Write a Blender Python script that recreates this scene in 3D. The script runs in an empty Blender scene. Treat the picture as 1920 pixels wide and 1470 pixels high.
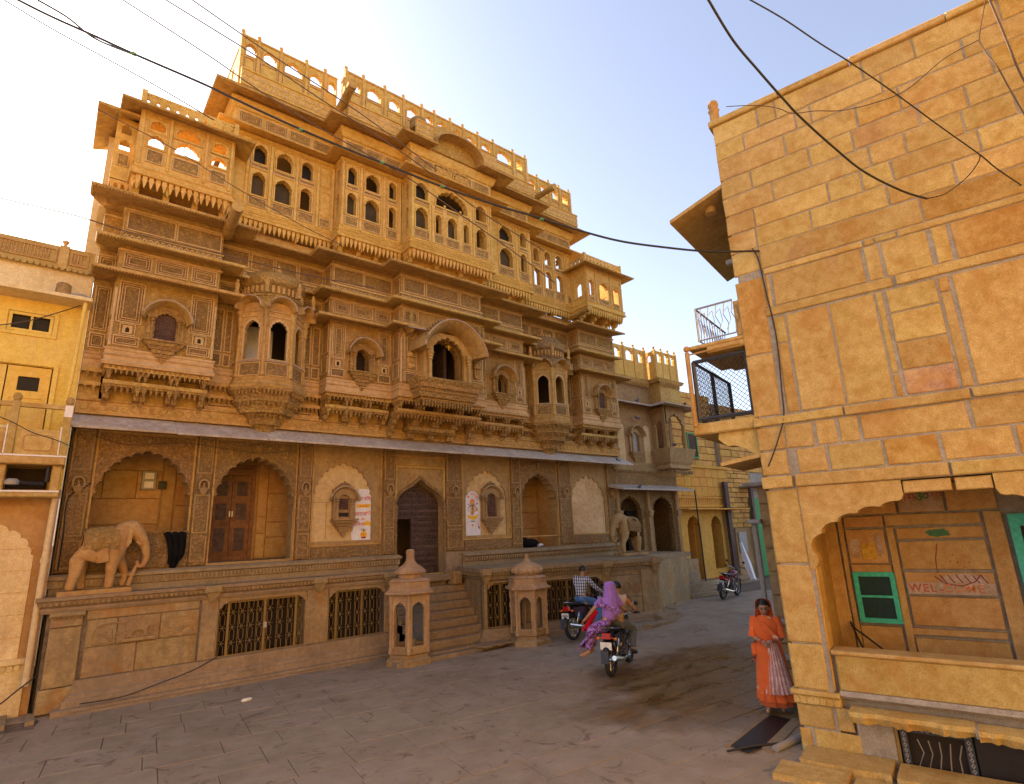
import bpy, bmesh, math, random
from math import sin, cos, pi, radians, sqrt, atan2, hypot
from mathutils import Vector, Matrix
from mathutils.geometry import tessellate_polygon
random.seed(7)
R = random.random
def U(a, b): return a + (b - a) * R()

# ------------------------------------------------------------------ camera, light
sc = bpy.context.scene
COL = sc.collection
cam_d = bpy.data.cameras.new('camera'); cam = bpy.data.objects.new('camera', cam_d); COL.objects.link(cam)
sc.camera = cam
cam_d.sensor_fit = 'HORIZONTAL'; cam_d.sensor_width = 36.0; cam_d.lens = 36.0 * 1055.0 / 1920.0
cam_d.clip_start = 0.05; cam_d.clip_end = 2000
_p = radians(14.11); _r = radians(-2.28); _t = -(pi / 2 - radians(50.66))
_F = Vector((0, cos(_p), sin(_p))); _U0 = Vector((0, -sin(_p), cos(_p))); _R0 = Vector((1, 0, 0))
_Rt = _R0 * cos(_r) + _U0 * sin(_r); _Up = _U0 * cos(_r) - _R0 * sin(_r)
_rz = Matrix.Rotation(_t, 3, 'Z')
_Rt, _Up, _F = _rz @ _Rt, _rz @ _Up, _rz @ _F
_m = Matrix((_Rt, _Up, -_F)).transposed().to_4x4(); _m.translation = (0, 0, 2.75)
cam.matrix_world = _m
cam_d.dof.use_dof = False

w = bpy.data.worlds.new('World'); sc.world = w; w.use_nodes = True
nt = w.node_tree; nt.nodes.clear()
SUN_EL = radians(31); SUN_DIR = Vector((-0.24, 0.97, 0)).normalized()
sky = nt.nodes.new('ShaderNodeTexSky'); sky.sky_type = 'NISHITA'; sky.sun_disc = False
sky.sun_elevation = SUN_EL; sky.sun_rotation = atan2(SUN_DIR.x, SUN_DIR.y)
sky.air_density = 1.0; sky.dust_density = 1.6; sky.ozone_density = 1.0; sky.altitude = 200
bg = nt.nodes.new('ShaderNodeBackground'); bg.inputs['Strength'].default_value = 0.085
wo = nt.nodes.new('ShaderNodeOutputWorld')
hz = nt.nodes.new('ShaderNodeHueSaturation'); hz.inputs['Saturation'].default_value = .72; hz.inputs['Hue'].default_value = .512
nt.links.new(sky.outputs[0], hz.inputs['Color']); nt.links.new(hz.outputs[0], bg.inputs[0]); nt.links.new(bg.outputs[0], wo.inputs[0])
sd = bpy.data.lights.new('sun', 'SUN'); sd.energy = 5.0; sd.angle = radians(0.5); sd.color = (1.0, 0.80, 0.56)
so = bpy.data.objects.new('sun', sd); COL.objects.link(so)
_sv = Vector((SUN_DIR.x * cos(SUN_EL), SUN_DIR.y * cos(SUN_EL), sin(SUN_EL)))
so.rotation_euler = _sv.to_track_quat('Z', 'Y').to_euler(); so.location = (-20, 40, 40)
sc.view_settings.view_transform = 'Standard'; sc.view_settings.look = 'None'
sc.view_settings.gamma = 1.0; sc.view_settings.use_curve_mapping = False
sc.view_settings.exposure = 2.0

# ------------------------------------------------------------------ helpers
def tag(o, label=None, cat=None, group=None, kind=None):
    if label: o['label'] = label
    if cat: o['category'] = cat
    if group: o['group'] = group
    if kind: o['kind'] = kind
    return o
def thing(name, label, cat, loc=(0, 0, 0), rz=0, group=None):
    o = bpy.data.objects.new(name, None); COL.objects.link(o)
    o.empty_display_size = 0.3
    o.location = loc; o.rotation_euler = (0, 0, rz)
    return tag(o, label, cat, group)
def Wm(o):
    L = Matrix.LocRotScale(o.location, o.rotation_euler, o.scale)
    return Wm(o.parent) @ o.matrix_parent_inverse @ L if o.parent else L
def pinv(par): return Wm(par).inverted()
def link(me, name, par=None, loc=None, rot=None):
    o = bpy.data.objects.new(name, me); COL.objects.link(o)
    if par is not None:
        o.parent = par; o.matrix_parent_inverse = pinv(par)
    if loc is not None: o.location = loc
    if rot is not None: o.rotation_euler = rot
    return o
def children_of(o): return list(o.children)
def copy_tree(o, parent=None):
    c = o.copy(); COL.objects.link(c)
    if parent is not None: c.parent = parent
    for ch in children_of(o): copy_tree(ch, c)
    return c

class MB:
    def __init__(s, fr=None):
        s.v = []; s.f = []
        s.fr = fr
        if fr: s.c, s.s = cos(fr[2]), sin(fr[2])
    def P(s, x, y, z):
        if s.fr: x, y = s.fr[0] + x * s.c - y * s.s, s.fr[1] + x * s.s + y * s.c
        s.v.append((x, y, z)); return len(s.v) - 1
    def box(s, x0, x1, y0, y1, z0, z1):
        i = [s.P(x, y, z) for z in (z0, z1) for y in (y0, y1) for x in (x0, x1)]
        for f in ((0, 2, 3, 1), (4, 5, 7, 6), (0, 1, 5, 4), (2, 6, 7, 3), (0, 4, 6, 2), (1, 3, 7, 5)):
            s.f.append([i[k] for k in f])
        return s
    def taper(s, cx, cy, z0, a0, b0, z1, a1, b1, ox=0, oy=0):
        i = [s.P(cx + sx * a0, cy + sy * b0, z0) for sy in (-1, 1) for sx in (-1, 1)]
        i += [s.P(cx + ox + sx * a1, cy + oy + sy * b1, z1) for sy in (-1, 1) for sx in (-1, 1)]
        for f in ((0, 2, 3, 1), (4, 5, 7, 6), (0, 1, 5, 4), (2, 6, 7, 3), (0, 4, 6, 2), (1, 3, 7, 5)):
            s.f.append([i[k] for k in f])
        return s
    def block(s, x0, x1, yf, yb, z0, z1, c=.008):
        # box whose front edges are chamfered
        o = [(x0, z0), (x1, z0), (x1, z1), (x0, z1)]
        c = min(c, (x1 - x0) * .3, (z1 - z0) * .3)
        inn = [(x0 + c, z0 + c), (x1 - c, z0 + c), (x1 - c, z1 - c), (x0 + c, z1 - c)]
        a = [s.P(x, yf, z) for x, z in inn]; b = [s.P(x, yf + c, z) for x, z in o]; d = [s.P(x, yb, z) for x, z in o]
        s.f.append(a); s.f.append(d[::-1])
        for k in range(4):
            l = (k + 1) % 4
            s.f.append([a[k], a[l], b[l], b[k]]); s.f.append([b[k], b[l], d[l], d[k]])
        return s
    def prism(s, outer, holes, y0, y1, back=True):
        loops = [outer] + list(holes)
        flat = [p for l in loops for p in l]
        tris = tessellate_polygon([[Vector((p[0], p[1], 0)) for p in l] for l in loops])
        fa = [s.P(p[0], y0, p[1]) for p in flat]; ba = [s.P(p[0], y1, p[1]) for p in flat]
        for t in tris:
            s.f.append([fa[t[0]], fa[t[1]], fa[t[2]]])
            if back: s.f.append([ba[t[2]], ba[t[1]], ba[t[0]]])
        k = 0
        for l in loops:
            n = len(l)
            for i in range(n):
                j = (i + 1) % n
                s.f.append([fa[k + i], fa[k + j], ba[k + j], ba[k + i]])
            k += n
        return s
    def frame(s, x0, x1, z0, z1, y, w=.03, d=.02):
        if x1 - x0 < 2.5 * w or z1 - z0 < 2.5 * w: w = min(x1 - x0, z1 - z0) * .3
        return s.prism([(x0, z0), (x1, z0), (x1, z1), (x0, z1)], [[(x0 + w, z0 + w), (x1 - w, z0 + w), (x1 - w, z1 - w), (x0 + w, z1 - w)]], y - d, y + .01, back=False)
    def sweep(s, path, prof, closed=False):
        n = len(path); segs = []
        rng = range(n if closed else n - 1)
        for i in rng:
            a, b = path[i], path[(i + 1) % n]; l = hypot(b[0] - a[0], b[1] - a[1]) or 1
            segs.append(((b[1] - a[1]) / l, -(b[0] - a[0]) / l))
        rings = []
        for i in range(n):
            if closed: n1, n2 = segs[i - 1], segs[i]
            else: n1 = segs[max(i - 1, 0)]; n2 = segs[min(i, n - 2)]
            k = 1 + n1[0] * n2[0] + n1[1] * n2[1]
            k = max(k, .2)
            m = ((n1[0] + n2[0]) / k, (n1[1] + n2[1]) / k)
            rings.append([s.P(path[i][0] + m[0] * d, path[i][1] + m[1] * d, z) for d, z in prof])
        m = len(prof)
        for i in rng:
            a, b = rings[i], rings[(i + 1) % n]
            for j in range(m):
                k = (j + 1) % m
                s.f.append([a[j], b[j], b[k], a[k]])
        if not closed: s.f.append(rings[0][::-1]); s.f.append(rings[-1])
        return s
    def lathe(s, cx, cy, prof, n=12, a0=0, a1=2 * pi, sy=1, amp=0, lobes=8):
        full = abs(a1 - a0 - 2 * pi) < 1e-6; m = n if full else n + 1
        rings = []
        for r, z in prof:
            rings.append([s.P(cx + r * (1 + amp * cos(lobes * (a0 + (a1 - a0) * i / n))) * cos(a0 + (a1 - a0) * i / n), cy + sy * r * (1 + amp * cos(lobes * (a0 + (a1 - a0) * i / n))) * sin(a0 + (a1 - a0) * i / n), z) for i in range(m)])
        for a, b in zip(rings, rings[1:]):
            for i in range(n):
                j = (i + 1) % m
                s.f.append([a[i], a[j], b[j], b[i]])
        s.f.append(rings[0][::-1]); s.f.append(rings[-1])
        return s
    def tube(s, pts, r, n=8, r1=None):
        pts = [Vector(p) for p in pts]; N = len(pts); rings = []
        up = Vector((0, 0, 1))
        for i, p in enumerate(pts):
            t = (pts[min(i + 1, N - 1)] - pts[max(i - 1, 0)])
            t = t.normalized() if t.length > 1e-9 else Vector((0, 0, 1))
            u = up if abs(t.dot(up)) < .95 else Vector((1, 0, 0))
            a = t.cross(u).normalized(); b = t.cross(a).normalized()
            rr = r if not isinstance(r, (list, tuple)) else r[i]
            if r1 is not None: rr = r + (r1 - r) * i / (N - 1)
            rings.append([s.P(*(p + (a * cos(2 * pi * k / n) + b * sin(2 * pi * k / n)) * rr)) for k in range(n)])
        for a, b in zip(rings, rings[1:]):
            for k in range(n):
                l = (k + 1) % n; s.f.append([a[k], a[l], b[l], b[k]])
        s.f.append(rings[0][::-1]); s.f.append(rings[-1])
        return s
    def ball(s, c, r, n=10, m=6, sc=(1, 1, 1)):
        rings = []
        for j in range(1, m):
            t = pi * j / m
            rings.append([s.P(c[0] + r * sc[0] * sin(t) * cos(2 * pi * i / n), c[1] + r * sc[1] * sin(t) * sin(2 * pi * i / n), c[2] + r * sc[2] * cos(t)) for i in range(n)])
        t = s.P(c[0], c[1], c[2] + r * sc[2]); b = s.P(c[0], c[1], c[2] - r * sc[2])
        for i in range(n):
            j = (i + 1) % n
            s.f.append([t, rings[0][j], rings[0][i]]); s.f.append([b, rings[-1][i], rings[-1][j]])
            for a, d in zip(rings, rings[1:]): s.f.append([a[i], a[j], d[j], d[i]])
        return s
    def quad(s, *p):
        s.f.append([s.P(*q) for q in p]); return s
    def mesh(s, name, mat, smooth=False):
        me = bpy.data.meshes.new(name); me.from_pydata(s.v, [], s.f)
        bm = bmesh.new(); bm.from_mesh(me); bmesh.ops.recalc_face_normals(bm, faces=bm.faces)
        if smooth:
            for f in bm.faces: f.smooth = True
            for e in bm.edges:
                if len(e.link_faces) == 2 and e.calc_face_angle(0) > radians(38): e.smooth = False
        bm.to_mesh(me); bm.free()
        if mat: me.materials.append(mat)
        return me
    def build(s, name, mat, par=None, smooth=False, kind=None, loc=None):
        o = link(s.mesh(name, mat, smooth), name, par, loc)
        if kind: o['kind'] = kind
        return o

def arch(x0, x1, z0, zs, zt, foils=0, n=14, point=0.0):
    """outline: bottom-left, up, over the arch, bottom-right"""
    xc = (x0 + x1) / 2; a = (x1 - x0) / 2; b = zt - zs
    pts = [(x0, z0)]
    def el(t):
        x = xc - a * cos(t); z = zs + b * sin(t)
        if point: z += point * max(0, 1 - abs(x - xc) / (a * .45)) ** 1.5
        return x, z
    if foils:
        k = foils
        inn = .93
        P = [(xc - a * inn * cos(pi * i / k), zs + b * inn * sin(pi * i / k)) for i in range(k + 1)]
        pts.append((x0, zs))
        for i in range(k):
            p, q = P[i], P[i + 1]
            mx, mz = (p[0] + q[0]) / 2, (p[1] + q[1]) / 2
            dx, dz = (q[0] - p[0]) / 2, (q[1] - p[1]) / 2
            h = .62 if not (k % 2 and i == k // 2) else .95
            for j in range(0, 5):
                t = pi * j / 5
                px = mx - dx * cos(t) - dz * sin(t) * h; pz = mz - dz * cos(t) + dx * sin(t) * h
                if i == 0 and j == 0: continue
                pts.append((px, pz))
        pts.append((x1, zs))
    else:
        for i in range(n + 1):
            pts.append(el(pi * i / n))
    pts.append((x1, z0))
    return pts
def rect(x0, x1, z0, z1): return [(x0, z0), (x1, z0), (x1, z1), (x0, z1)]
def offp(path, d):
    n = len(path); segs = []
    for i in range(n - 1):
        a, b = path[i], path[i + 1]; l = hypot(b[0] - a[0], b[1] - a[1]) or 1
        segs.append(((b[1] - a[1]) / l, -(b[0] - a[0]) / l))
    out = []
    for i in range(n):
        n1 = segs[max(i - 1, 0)]; n2 = segs[min(i, n - 2)]
        k = max(.2, 1 + n1[0] * n2[0] + n1[1] * n2[1])
        out.append((path[i][0] + (n1[0] + n2[0]) / k * d, path[i][1] + (n1[1] + n2[1]) / k * d))
    return out
def along(path, step, inset=.04):
    for a, b in zip(path, path[1:]):
        l = hypot(b[0] - a[0], b[1] - a[1]); m = int((l - 2 * inset) / step)
        if m < 1: continue
        st = (l - 2 * inset) / m
        for i in range(m):
            t = (inset + st * (i + .5)) / l
            yield a[0] + (b[0] - a[0]) * t, a[1] + (b[1] - a[1]) * t, st
def teeth(mb, path, z, step=.1, drop=.14, wd=.036):
    """row of little turned pendants hanging under a ledge"""
    for x, y, st in along(path, step):
        w_ = wd
        mb.taper(x, y, z - drop * .45, w_ * .55, w_ * .55, z, w_, w_)
        mb.taper(x, y, z - drop, .006, .006, z - drop * .5, w_ * .8, w_ * .8)
def dentil(mb, path, z0, z1, step=.06, wd=.018):
    for x, y, st in along(path, step): mb.box(x - wd, x + wd, y - wd, y + wd, z0, z1)

# ------------------------------------------------------------------ materials
class NT:
    def __init__(s, name):
        s.m = bpy.data.materials.new(name); s.m.use_nodes = True
        s.t = s.m.node_tree; s.n = s.t.nodes; s.b = s.n['Principled BSDF']
    def a(s, t, ins=None, **kw):
        x = s.n.new(t)
        for k, v in kw.items(): setattr(x, k, v)
        if ins:
            for k, v in ins.items():
                if hasattr(v, 'is_output') or isinstance(v, bpy.types.NodeSocket): s.t.links.new(v, x.inputs[k])
                else: x.inputs[k].default_value = v
        return x
    def l(s, a, b): s.t.links.new(a, b)
    def ramp(s, fac, stops):
        r = s.n.new('ShaderNodeValToRGB'); e = r.color_ramp.elements
        while len(e) < len(stops): e.new(.5)
        for k, (p, c) in zip(e, stops):
            k.position = p; k.color = (c[0], c[1], c[2], 1) if not isinstance(c, (int, float)) else (c, c, c, 1)
        s.l(fac, r.inputs[0]); return r.outputs[0]
    def mix(s, f, a, b, mode='MIX'):
        x = s.n.new('ShaderNodeMix'); x.data_type = 'RGBA'; x.blend_type = mode
        for i, v in ((0, f), (6, a), (7, b)):
            if isinstance(v, bpy.types.NodeSocket): s.l(v, x.inputs[i])
            elif i == 0: x.inputs[i].default_value = v
            else: x.inputs[i].default_value = (v[0], v[1], v[2], 1)
        return x.outputs[2]
    def noise(s, vec, scale, detail=4, rough=.55, dist=0):
        return s.a('ShaderNodeTexNoise', {'Vector': vec, 'Scale': scale, 'Detail': detail, 'Roughness': rough, 'Distortion': dist}).outputs[0]
    def math(s, op, a, b=0, clamp=False):
        x = s.n.new('ShaderNodeMath'); x.operation = op; x.use_clamp = clamp
        for i, v in ((0, a), (1, b)):
            if isinstance(v, bpy.types.NodeSocket): s.l(v, x.inputs[i])
            else: x.inputs[i].default_value = v
        return x.outputs[0]
    def coords(s, rnd=True):
        tc = s.n.new('ShaderNodeTexCoord')
        if not rnd: return tc.outputs['Object']
        oi = s.n.new('ShaderNodeObjectInfo')
        k = s.math('MULTIPLY', oi.outputs['Random'], 37.0)
        ad = s.a('ShaderNodeVectorMath', {0: tc.outputs['Object'], 1: k}, operation='ADD')
        return ad.outputs[0]
    def bump(s, h, strength, dist, prev=None):
        x = s.n.new('ShaderNodeBump'); x.inputs['Strength'].default_value = strength; x.inputs['Distance'].default_value = dist
        s.l(h, x.inputs['Height'])
        if prev is not None: s.l(prev, x.inputs['Normal'])
        return x.outputs[0]

def lerp3(a, b, t): return tuple(a[i] + (b[i] - a[i]) * t for i in range(3))
def stone(name, base, dark, light, carve=0, cscale=14, tint=.12, rough=.85, grain=1.0, weather=None, streak=0, rnd=True, pits=0, rust=0):
    m = NT(name); v = m.coords(rnd)
    n1 = m.noise(v, 1.3, 5, .6); n2 = m.noise(v, 9, 6, .65); n3 = m.noise(v, 70, 3, .6)
    c = m.ramp(n1, [(.32, dark), (.5, base), (.68, light)])
    c = m.mix(.5, c, m.ramp(n2, [(.38, dark), (.62, light)]))
    c = m.mix(.8, c, m.ramp(n3, [(.36, .78), (.5, 1.0), (.64, 1.18)]), 'MULTIPLY')
    if tint:
        oi = m.n.new('ShaderNodeObjectInfo')
        hs = m.a('ShaderNodeHueSaturation', {'Color': c})
        m.l(m.math('MULTIPLY_ADD', oi.outputs['Random'], tint), hs.inputs['Value']); hs.inputs['Value'].links[0].from_node.inputs[2].default_value = 1 - tint / 2
        r2 = m.math('FRACT', m.math('MULTIPLY', oi.outputs['Random'], 17.3))
        m.l(m.math('MULTIPLY_ADD', r2, .014), hs.inputs['Hue']); hs.inputs['Hue'].links[0].from_node.inputs[2].default_value = .493
        c = hs.outputs[0]
    nb = m.noise(v, 160, 2, .6)
    hgt = m.math('ADD', m.math('MULTIPLY', n2, .5), m.math('MULTIPLY', n3, .35))
    hgt = m.math('ADD', hgt, m.math('MULTIPLY', nb, .12))
    nrm = m.bump(hgt, .45 * grain, .012)
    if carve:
        # chiselled foliage: two layers of rounded cells with hollows coloured darker and tops paler
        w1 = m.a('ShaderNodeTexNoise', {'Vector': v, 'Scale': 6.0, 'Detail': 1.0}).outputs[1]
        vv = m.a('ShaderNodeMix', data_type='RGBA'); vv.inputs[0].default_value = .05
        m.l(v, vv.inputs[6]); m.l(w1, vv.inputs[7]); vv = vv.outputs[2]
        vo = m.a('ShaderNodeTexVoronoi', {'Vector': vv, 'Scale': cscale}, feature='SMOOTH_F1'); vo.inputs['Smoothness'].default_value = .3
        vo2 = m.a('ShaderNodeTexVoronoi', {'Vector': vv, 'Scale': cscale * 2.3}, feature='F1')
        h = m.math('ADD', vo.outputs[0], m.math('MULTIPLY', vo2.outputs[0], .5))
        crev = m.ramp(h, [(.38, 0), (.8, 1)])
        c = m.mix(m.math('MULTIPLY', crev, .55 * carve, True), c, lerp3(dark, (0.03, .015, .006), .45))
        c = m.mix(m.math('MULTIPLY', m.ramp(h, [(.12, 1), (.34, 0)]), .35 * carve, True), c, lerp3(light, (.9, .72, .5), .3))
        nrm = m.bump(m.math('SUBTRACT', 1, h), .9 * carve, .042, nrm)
    if weather:
        n4 = m.noise(v, .55, 5, .7); mp = m.a('ShaderNodeMapping', {'Vector': v}); mp.inputs['Scale'].default_value = (5, 5, .5)
        n5 = m.noise(mp.outputs[0], 1.2, 5, .65)
        f = m.ramp(m.math('ADD', m.math('MULTIPLY', n4, .5), m.math('MULTIPLY', n5, .5)), [(.42, 0), (.62, 1)])
        c = m.mix(m.math('MULTIPLY', f, weather[1]), c, weather[0])
    if rust:
        n6 = m.noise(v, 2.1, 3, .5, .8)
        c = m.mix(m.math('MULTIPLY', m.ramp(n6, [(.52, 0), (.68, 1)]), rust), c, (.36, .15, .022))
        n7 = m.noise(v, 1.1, 2, .4, .4)
        c = m.mix(m.math('MULTIPLY', m.ramp(n7, [(.68, 0), (.72, 1)]), .6 * rust), c, (.30, .12, .085))
    if pits:
        vp = m.a('ShaderNodeTexVoronoi', {'Vector': v, 'Scale': 28.0}); np_ = m.noise(v, 3, 2)
        pf = m.math('MULTIPLY', m.ramp(vp.outputs[0], [(.10, 1), (.17, 0)]), m.ramp(np_, [(.5, 0), (.58, 1)]))
        c = m.mix(m.math('MULTIPLY', pf, .7 * pits), c, lerp3(dark, (.05, .02, .01), .6))
        nrm = m.bump(m.math('SUBTRACT', 1, pf), .5, .01, nrm)
    m.l(c, m.b.inputs['Base Color']); m.l(nrm, m.b.inputs['Normal']); m.b.inputs['Roughness'].default_value = rough
    m.b.inputs['Specular IOR Level'].default_value = .25
    return m.m
def plain(name, col, rough=.6, metal=0, nz=.12, scale=12, spec=.4, bump=.2):
    m = NT(name); v = m.coords(); n = m.noise(v, scale, 5, .6)
    c = m.mix(1, col, m.ramp(n, [(.3, 1 - nz), (.7, 1 + nz)]), 'MULTIPLY')
    m.l(c, m.b.inputs['Base Color']); m.b.inputs['Roughness'].default_value = rough; m.b.inputs['Metallic'].default_value = metal
    m.b.inputs['Specular IOR Level'].default_value = spec
    if bump: m.l(m.bump(m.noise(v, scale * 4, 4), bump, .004), m.b.inputs['Normal'])
    return m.m

GOLD = dict(base=(.50, .295, .080), dark=(.32, .165, .035), light=(.62, .395, .13))
M = {}
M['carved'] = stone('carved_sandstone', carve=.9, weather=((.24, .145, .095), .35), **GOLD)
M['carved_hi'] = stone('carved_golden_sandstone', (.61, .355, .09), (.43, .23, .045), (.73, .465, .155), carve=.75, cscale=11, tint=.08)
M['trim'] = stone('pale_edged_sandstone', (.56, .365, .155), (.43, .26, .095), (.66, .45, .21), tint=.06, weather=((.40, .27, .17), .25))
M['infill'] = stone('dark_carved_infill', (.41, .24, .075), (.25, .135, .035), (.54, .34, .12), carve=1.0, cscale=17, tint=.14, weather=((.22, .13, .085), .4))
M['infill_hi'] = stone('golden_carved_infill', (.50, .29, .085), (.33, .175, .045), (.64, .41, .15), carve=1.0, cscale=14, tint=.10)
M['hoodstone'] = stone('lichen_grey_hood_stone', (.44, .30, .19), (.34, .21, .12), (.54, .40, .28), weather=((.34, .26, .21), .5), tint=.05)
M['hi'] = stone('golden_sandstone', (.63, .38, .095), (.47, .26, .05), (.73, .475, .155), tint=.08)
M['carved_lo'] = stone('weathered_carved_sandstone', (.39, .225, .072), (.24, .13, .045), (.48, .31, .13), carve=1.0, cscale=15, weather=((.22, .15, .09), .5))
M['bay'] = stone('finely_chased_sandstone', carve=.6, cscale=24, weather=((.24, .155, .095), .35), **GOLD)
M['smooth'] = stone('dressed_sandstone', weather=((.26, .16, .10), .3), **GOLD)
M['lo'] = stone('weathered_sandstone', (.38, .225, .082), (.26, .15, .06), (.46, .30, .135), weather=((.22, .155, .095), .55))
M['plinth'] = stone('worn_plinth_stone', (.37, .25, .115), (.24, .155, .07), (.47, .335, .165), weather=((.21, .155, .10), .7), rust=.5)
M['step'] = stone('worn_step_stone', (.32, .225, .125), (.22, .145, .075), (.39, .28, .165), weather=((.23, .17, .115), .6))
M['grey_slab'] = stone('grey_canopy_stone', (.50, .42, .345), (.36, .28, .215), (.62, .55, .48), weather=((.30, .20, .13), .5), tint=.02)
M['corner'] = stone('yellow_building_stone', (.48, .32, .105), (.39, .24, .065), (.57, .405, .165), rust=.42, pits=1, tint=.20)
M['cornerpink'] = stone('mauve_veined_block', (.40, .23, .14), (.30, .15, .11), (.54, .35, .16), rust=.7, pits=.6, tint=.2)
M['cornerrust'] = stone('rust_veined_block', (.44, .26, .07), (.36, .185, .035), (.53, .36, .13), rust=.7, pits=.8, tint=.2)
M['corner2'] = stone('ochre_building_stone', (.46, .27, .10), (.38, .20, .065), (.53, .34, .14), rust=.4, tint=.1)
M['mortar'] = stone('grey_mortar', (.32, .275, .23), (.23, .195, .16), (.40, .355, .30), tint=0)
M['yellow'] = stone('yellow_limewash', (.80, .55, .10), (.70, .44, .06), (.86, .62, .16), weather=((.60, .42, .2), .35), tint=.03, grain=.5)
M['cream'] = stone('cream_limewash', (.74, .57, .29), (.64, .46, .21), (.82, .67, .39), weather=((.5, .34, .2), .4), tint=.03, grain=.8)
M['niche'] = stone('pale_plaster', (.60, .40, .19), (.48, .29, .12), (.68, .49, .27), tint=.03)
M['dark'] = plain('shade_black', (.030, .02, .014), .9)  # near-black colour standing in for the shade inside openings
M['room'] = plain('dim_room_plaster', (.24, .17, .10), .9)
M['door'] = stone('old_dark_door_wood', (.085, .05, .04), (.045, .025, .02), (.14, .09, .075), tint=.2, rough=.6)
M['wood'] = stone('brown_door_wood', (.20, .085, .030), (.12, .05, .018), (.27, .13, .05), tint=.1, rough=.5)
M['shutter'] = stone('purple_brown_shutter', (.15, .08, .06), (.09, .045, .035), (.2, .12, .1), carve=.8, cscale=26)
M['iron'] = plain('black_iron', (.035, .032, .034), .45, .6)
M['ironpaint'] = plain('blue_grey_painted_iron', (.06, .065, .085), .5, .3)
M['brass'] = plain('ochre_painted_grille', (.27, .17, .055), .5, .25)
M['silver'] = plain('pale_railing_metal', (.42, .42, .42), .4, .6)
M['glass'] = plain('dusty_dark_glass', (.028, .022, .016), .5, 0, .3, 2, .15, 0)
M['dustglass'] = plain('dusty_brown_glass', (.075, .052, .028), .6, 0, .4, 3, .12, 0)
M['teal'] = plain('teal_paint', (.035, .42, .31), .5, 0, .25, 20)
M['louvre'] = plain('dark_green_louvre', (.012, .045, .04), .6)
M['greenp'] = plain('green_paint', (.02, .22, .05), .55, 0, .3, 12)
M['white'] = plain('white_paint', (.74, .70, .72), .7, 0, .08, 14)
M['whitewash'] = plain('chalk_white_trim', (.78, .72, .70), .85, 0, .1, 20)
M['red'] = plain('red_lettering', (.58, .035, .03), .7)
M['orangep'] = plain('orange_lettering', (.80, .22, .02), .7)
M['yel'] = plain('yellow_paint', (.80, .45, .02), .7)
M['maroon'] = plain('maroon_paint', (.25, .03, .06), .7)
M['greenl'] = plain('dark_green_paint', (.05, .16, .07), .7)
M['pipe'] = plain('cream_drainpipe', (.62, .47, .27), .5)
M['greypipe'] = plain('grey_drainpipe', (.30, .28, .26), .55)
M['cable'] = plain('black_cable', (.018, .018, .022), .5)
M['cableb'] = plain('brown_wire', (.10, .06, .04), .6)
M['clamp'] = plain('green_tape', (.10, .28, .14), .5)
# ------------------------------------------------------------------ ground
def gz(x, y):
    t = max(0, min(1, (x - 6) / 12)); return .28 * t * t * (3 - 2 * t)
def ground_material():
    m = NT('worn_paving_stone'); v = m.coords(False); vr = m.coords(True)
    n1 = m.noise(v, .35, 5, .6); n2 = m.noise(vr, 2.2, 6, .65); n3 = m.noise(v, 30, 4, .6); n4 = m.noise(v, 1.1, 6, .7, .6)
    c = m.ramp(n1, [(.3, (.25, .185, .12)), (.5, (.32, .245, .165)), (.7, (.38, .30, .21))])
    c = m.mix(.45, c, m.ramp(n2, [(.3, (.19, .14, .09)), (.7, (.40, .315, .225))]))
    c = m.mix(m.ramp(n4, [(.52, 0), (.62, .55)]), c, (.36, .275, .215))
    c = m.mix(m.ramp(m.noise(v, 2.6, 5, .7, 1.2), [(.57, 0), (.66, .6)]), c, (.11, .07, .048))
    # a stretch of the lane that has been washed down: wet, with a golden reflection put into its brown
    sx = m.a('ShaderNodeSeparateXYZ', {0: v})
    wx = m.math('ADD', sx.outputs[0], m.math('MULTIPLY', m.math('SUBTRACT', m.noise(v, .8, 4, .6), .5), 3.2))
    wy = m.math('ADD', sx.outputs[1], m.math('MULTIPLY', m.math('SUBTRACT', m.noise(v, 1.1, 4, .6), .5), 2.4))
    dx = m.math('DIVIDE', m.math('SUBTRACT', wx, 10.0), 3.3); dy = m.math('DIVIDE', m.math('SUBTRACT', wy, 6.3), 2.3)
    d = m.math('ADD', m.math('MULTIPLY', dx, dx), m.math('MULTIPLY', dy, dy))
    wet = m.ramp(d, [(.45, 1), (1.0, 0)])
    mp = m.a('ShaderNodeMapping', {'Vector': v}); mp.inputs['Rotation'].default_value = (0, 0, .5); mp.inputs['Scale'].default_value = (.8, 2.2, 1)
    st = m.noise(mp.outputs[0], 1.5, 5, .65, .5)
    c = m.mix(wet, c, m.ramp(st, [(.35, (.085, .042, .010)), (.55, (.17, .09, .018)), (.7, (.24, .135, .035))]))
    m.l(c, m.b.inputs['Base Color'])
    rg = m.a('ShaderNodeMapRange', {'Value': m.math('MULTIPLY', wet, m.ramp(st, [(.4, 1), (.62, .35)]))}); rg.inputs[3].default_value = .82; rg.inputs[4].default_value = .20
    m.l(rg.outputs[0], m.b.inputs['Roughness'])
    m.b.inputs['Specular IOR Level'].default_value = .35
    nb = m.bump(m.math('ADD', m.math('MULTIPLY', n3, .4), m.noise(v, 7, 6, .65)), .5, .02)
    m.l(nb, m.b.inputs['Normal'])
    return m.m
M['pave'] = ground_material()
M['joint'] = stone('joint_dirt', (.20, .145, .10), (.08, .055, .04), (.24, .175, .13), tint=0, rnd=False)
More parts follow.
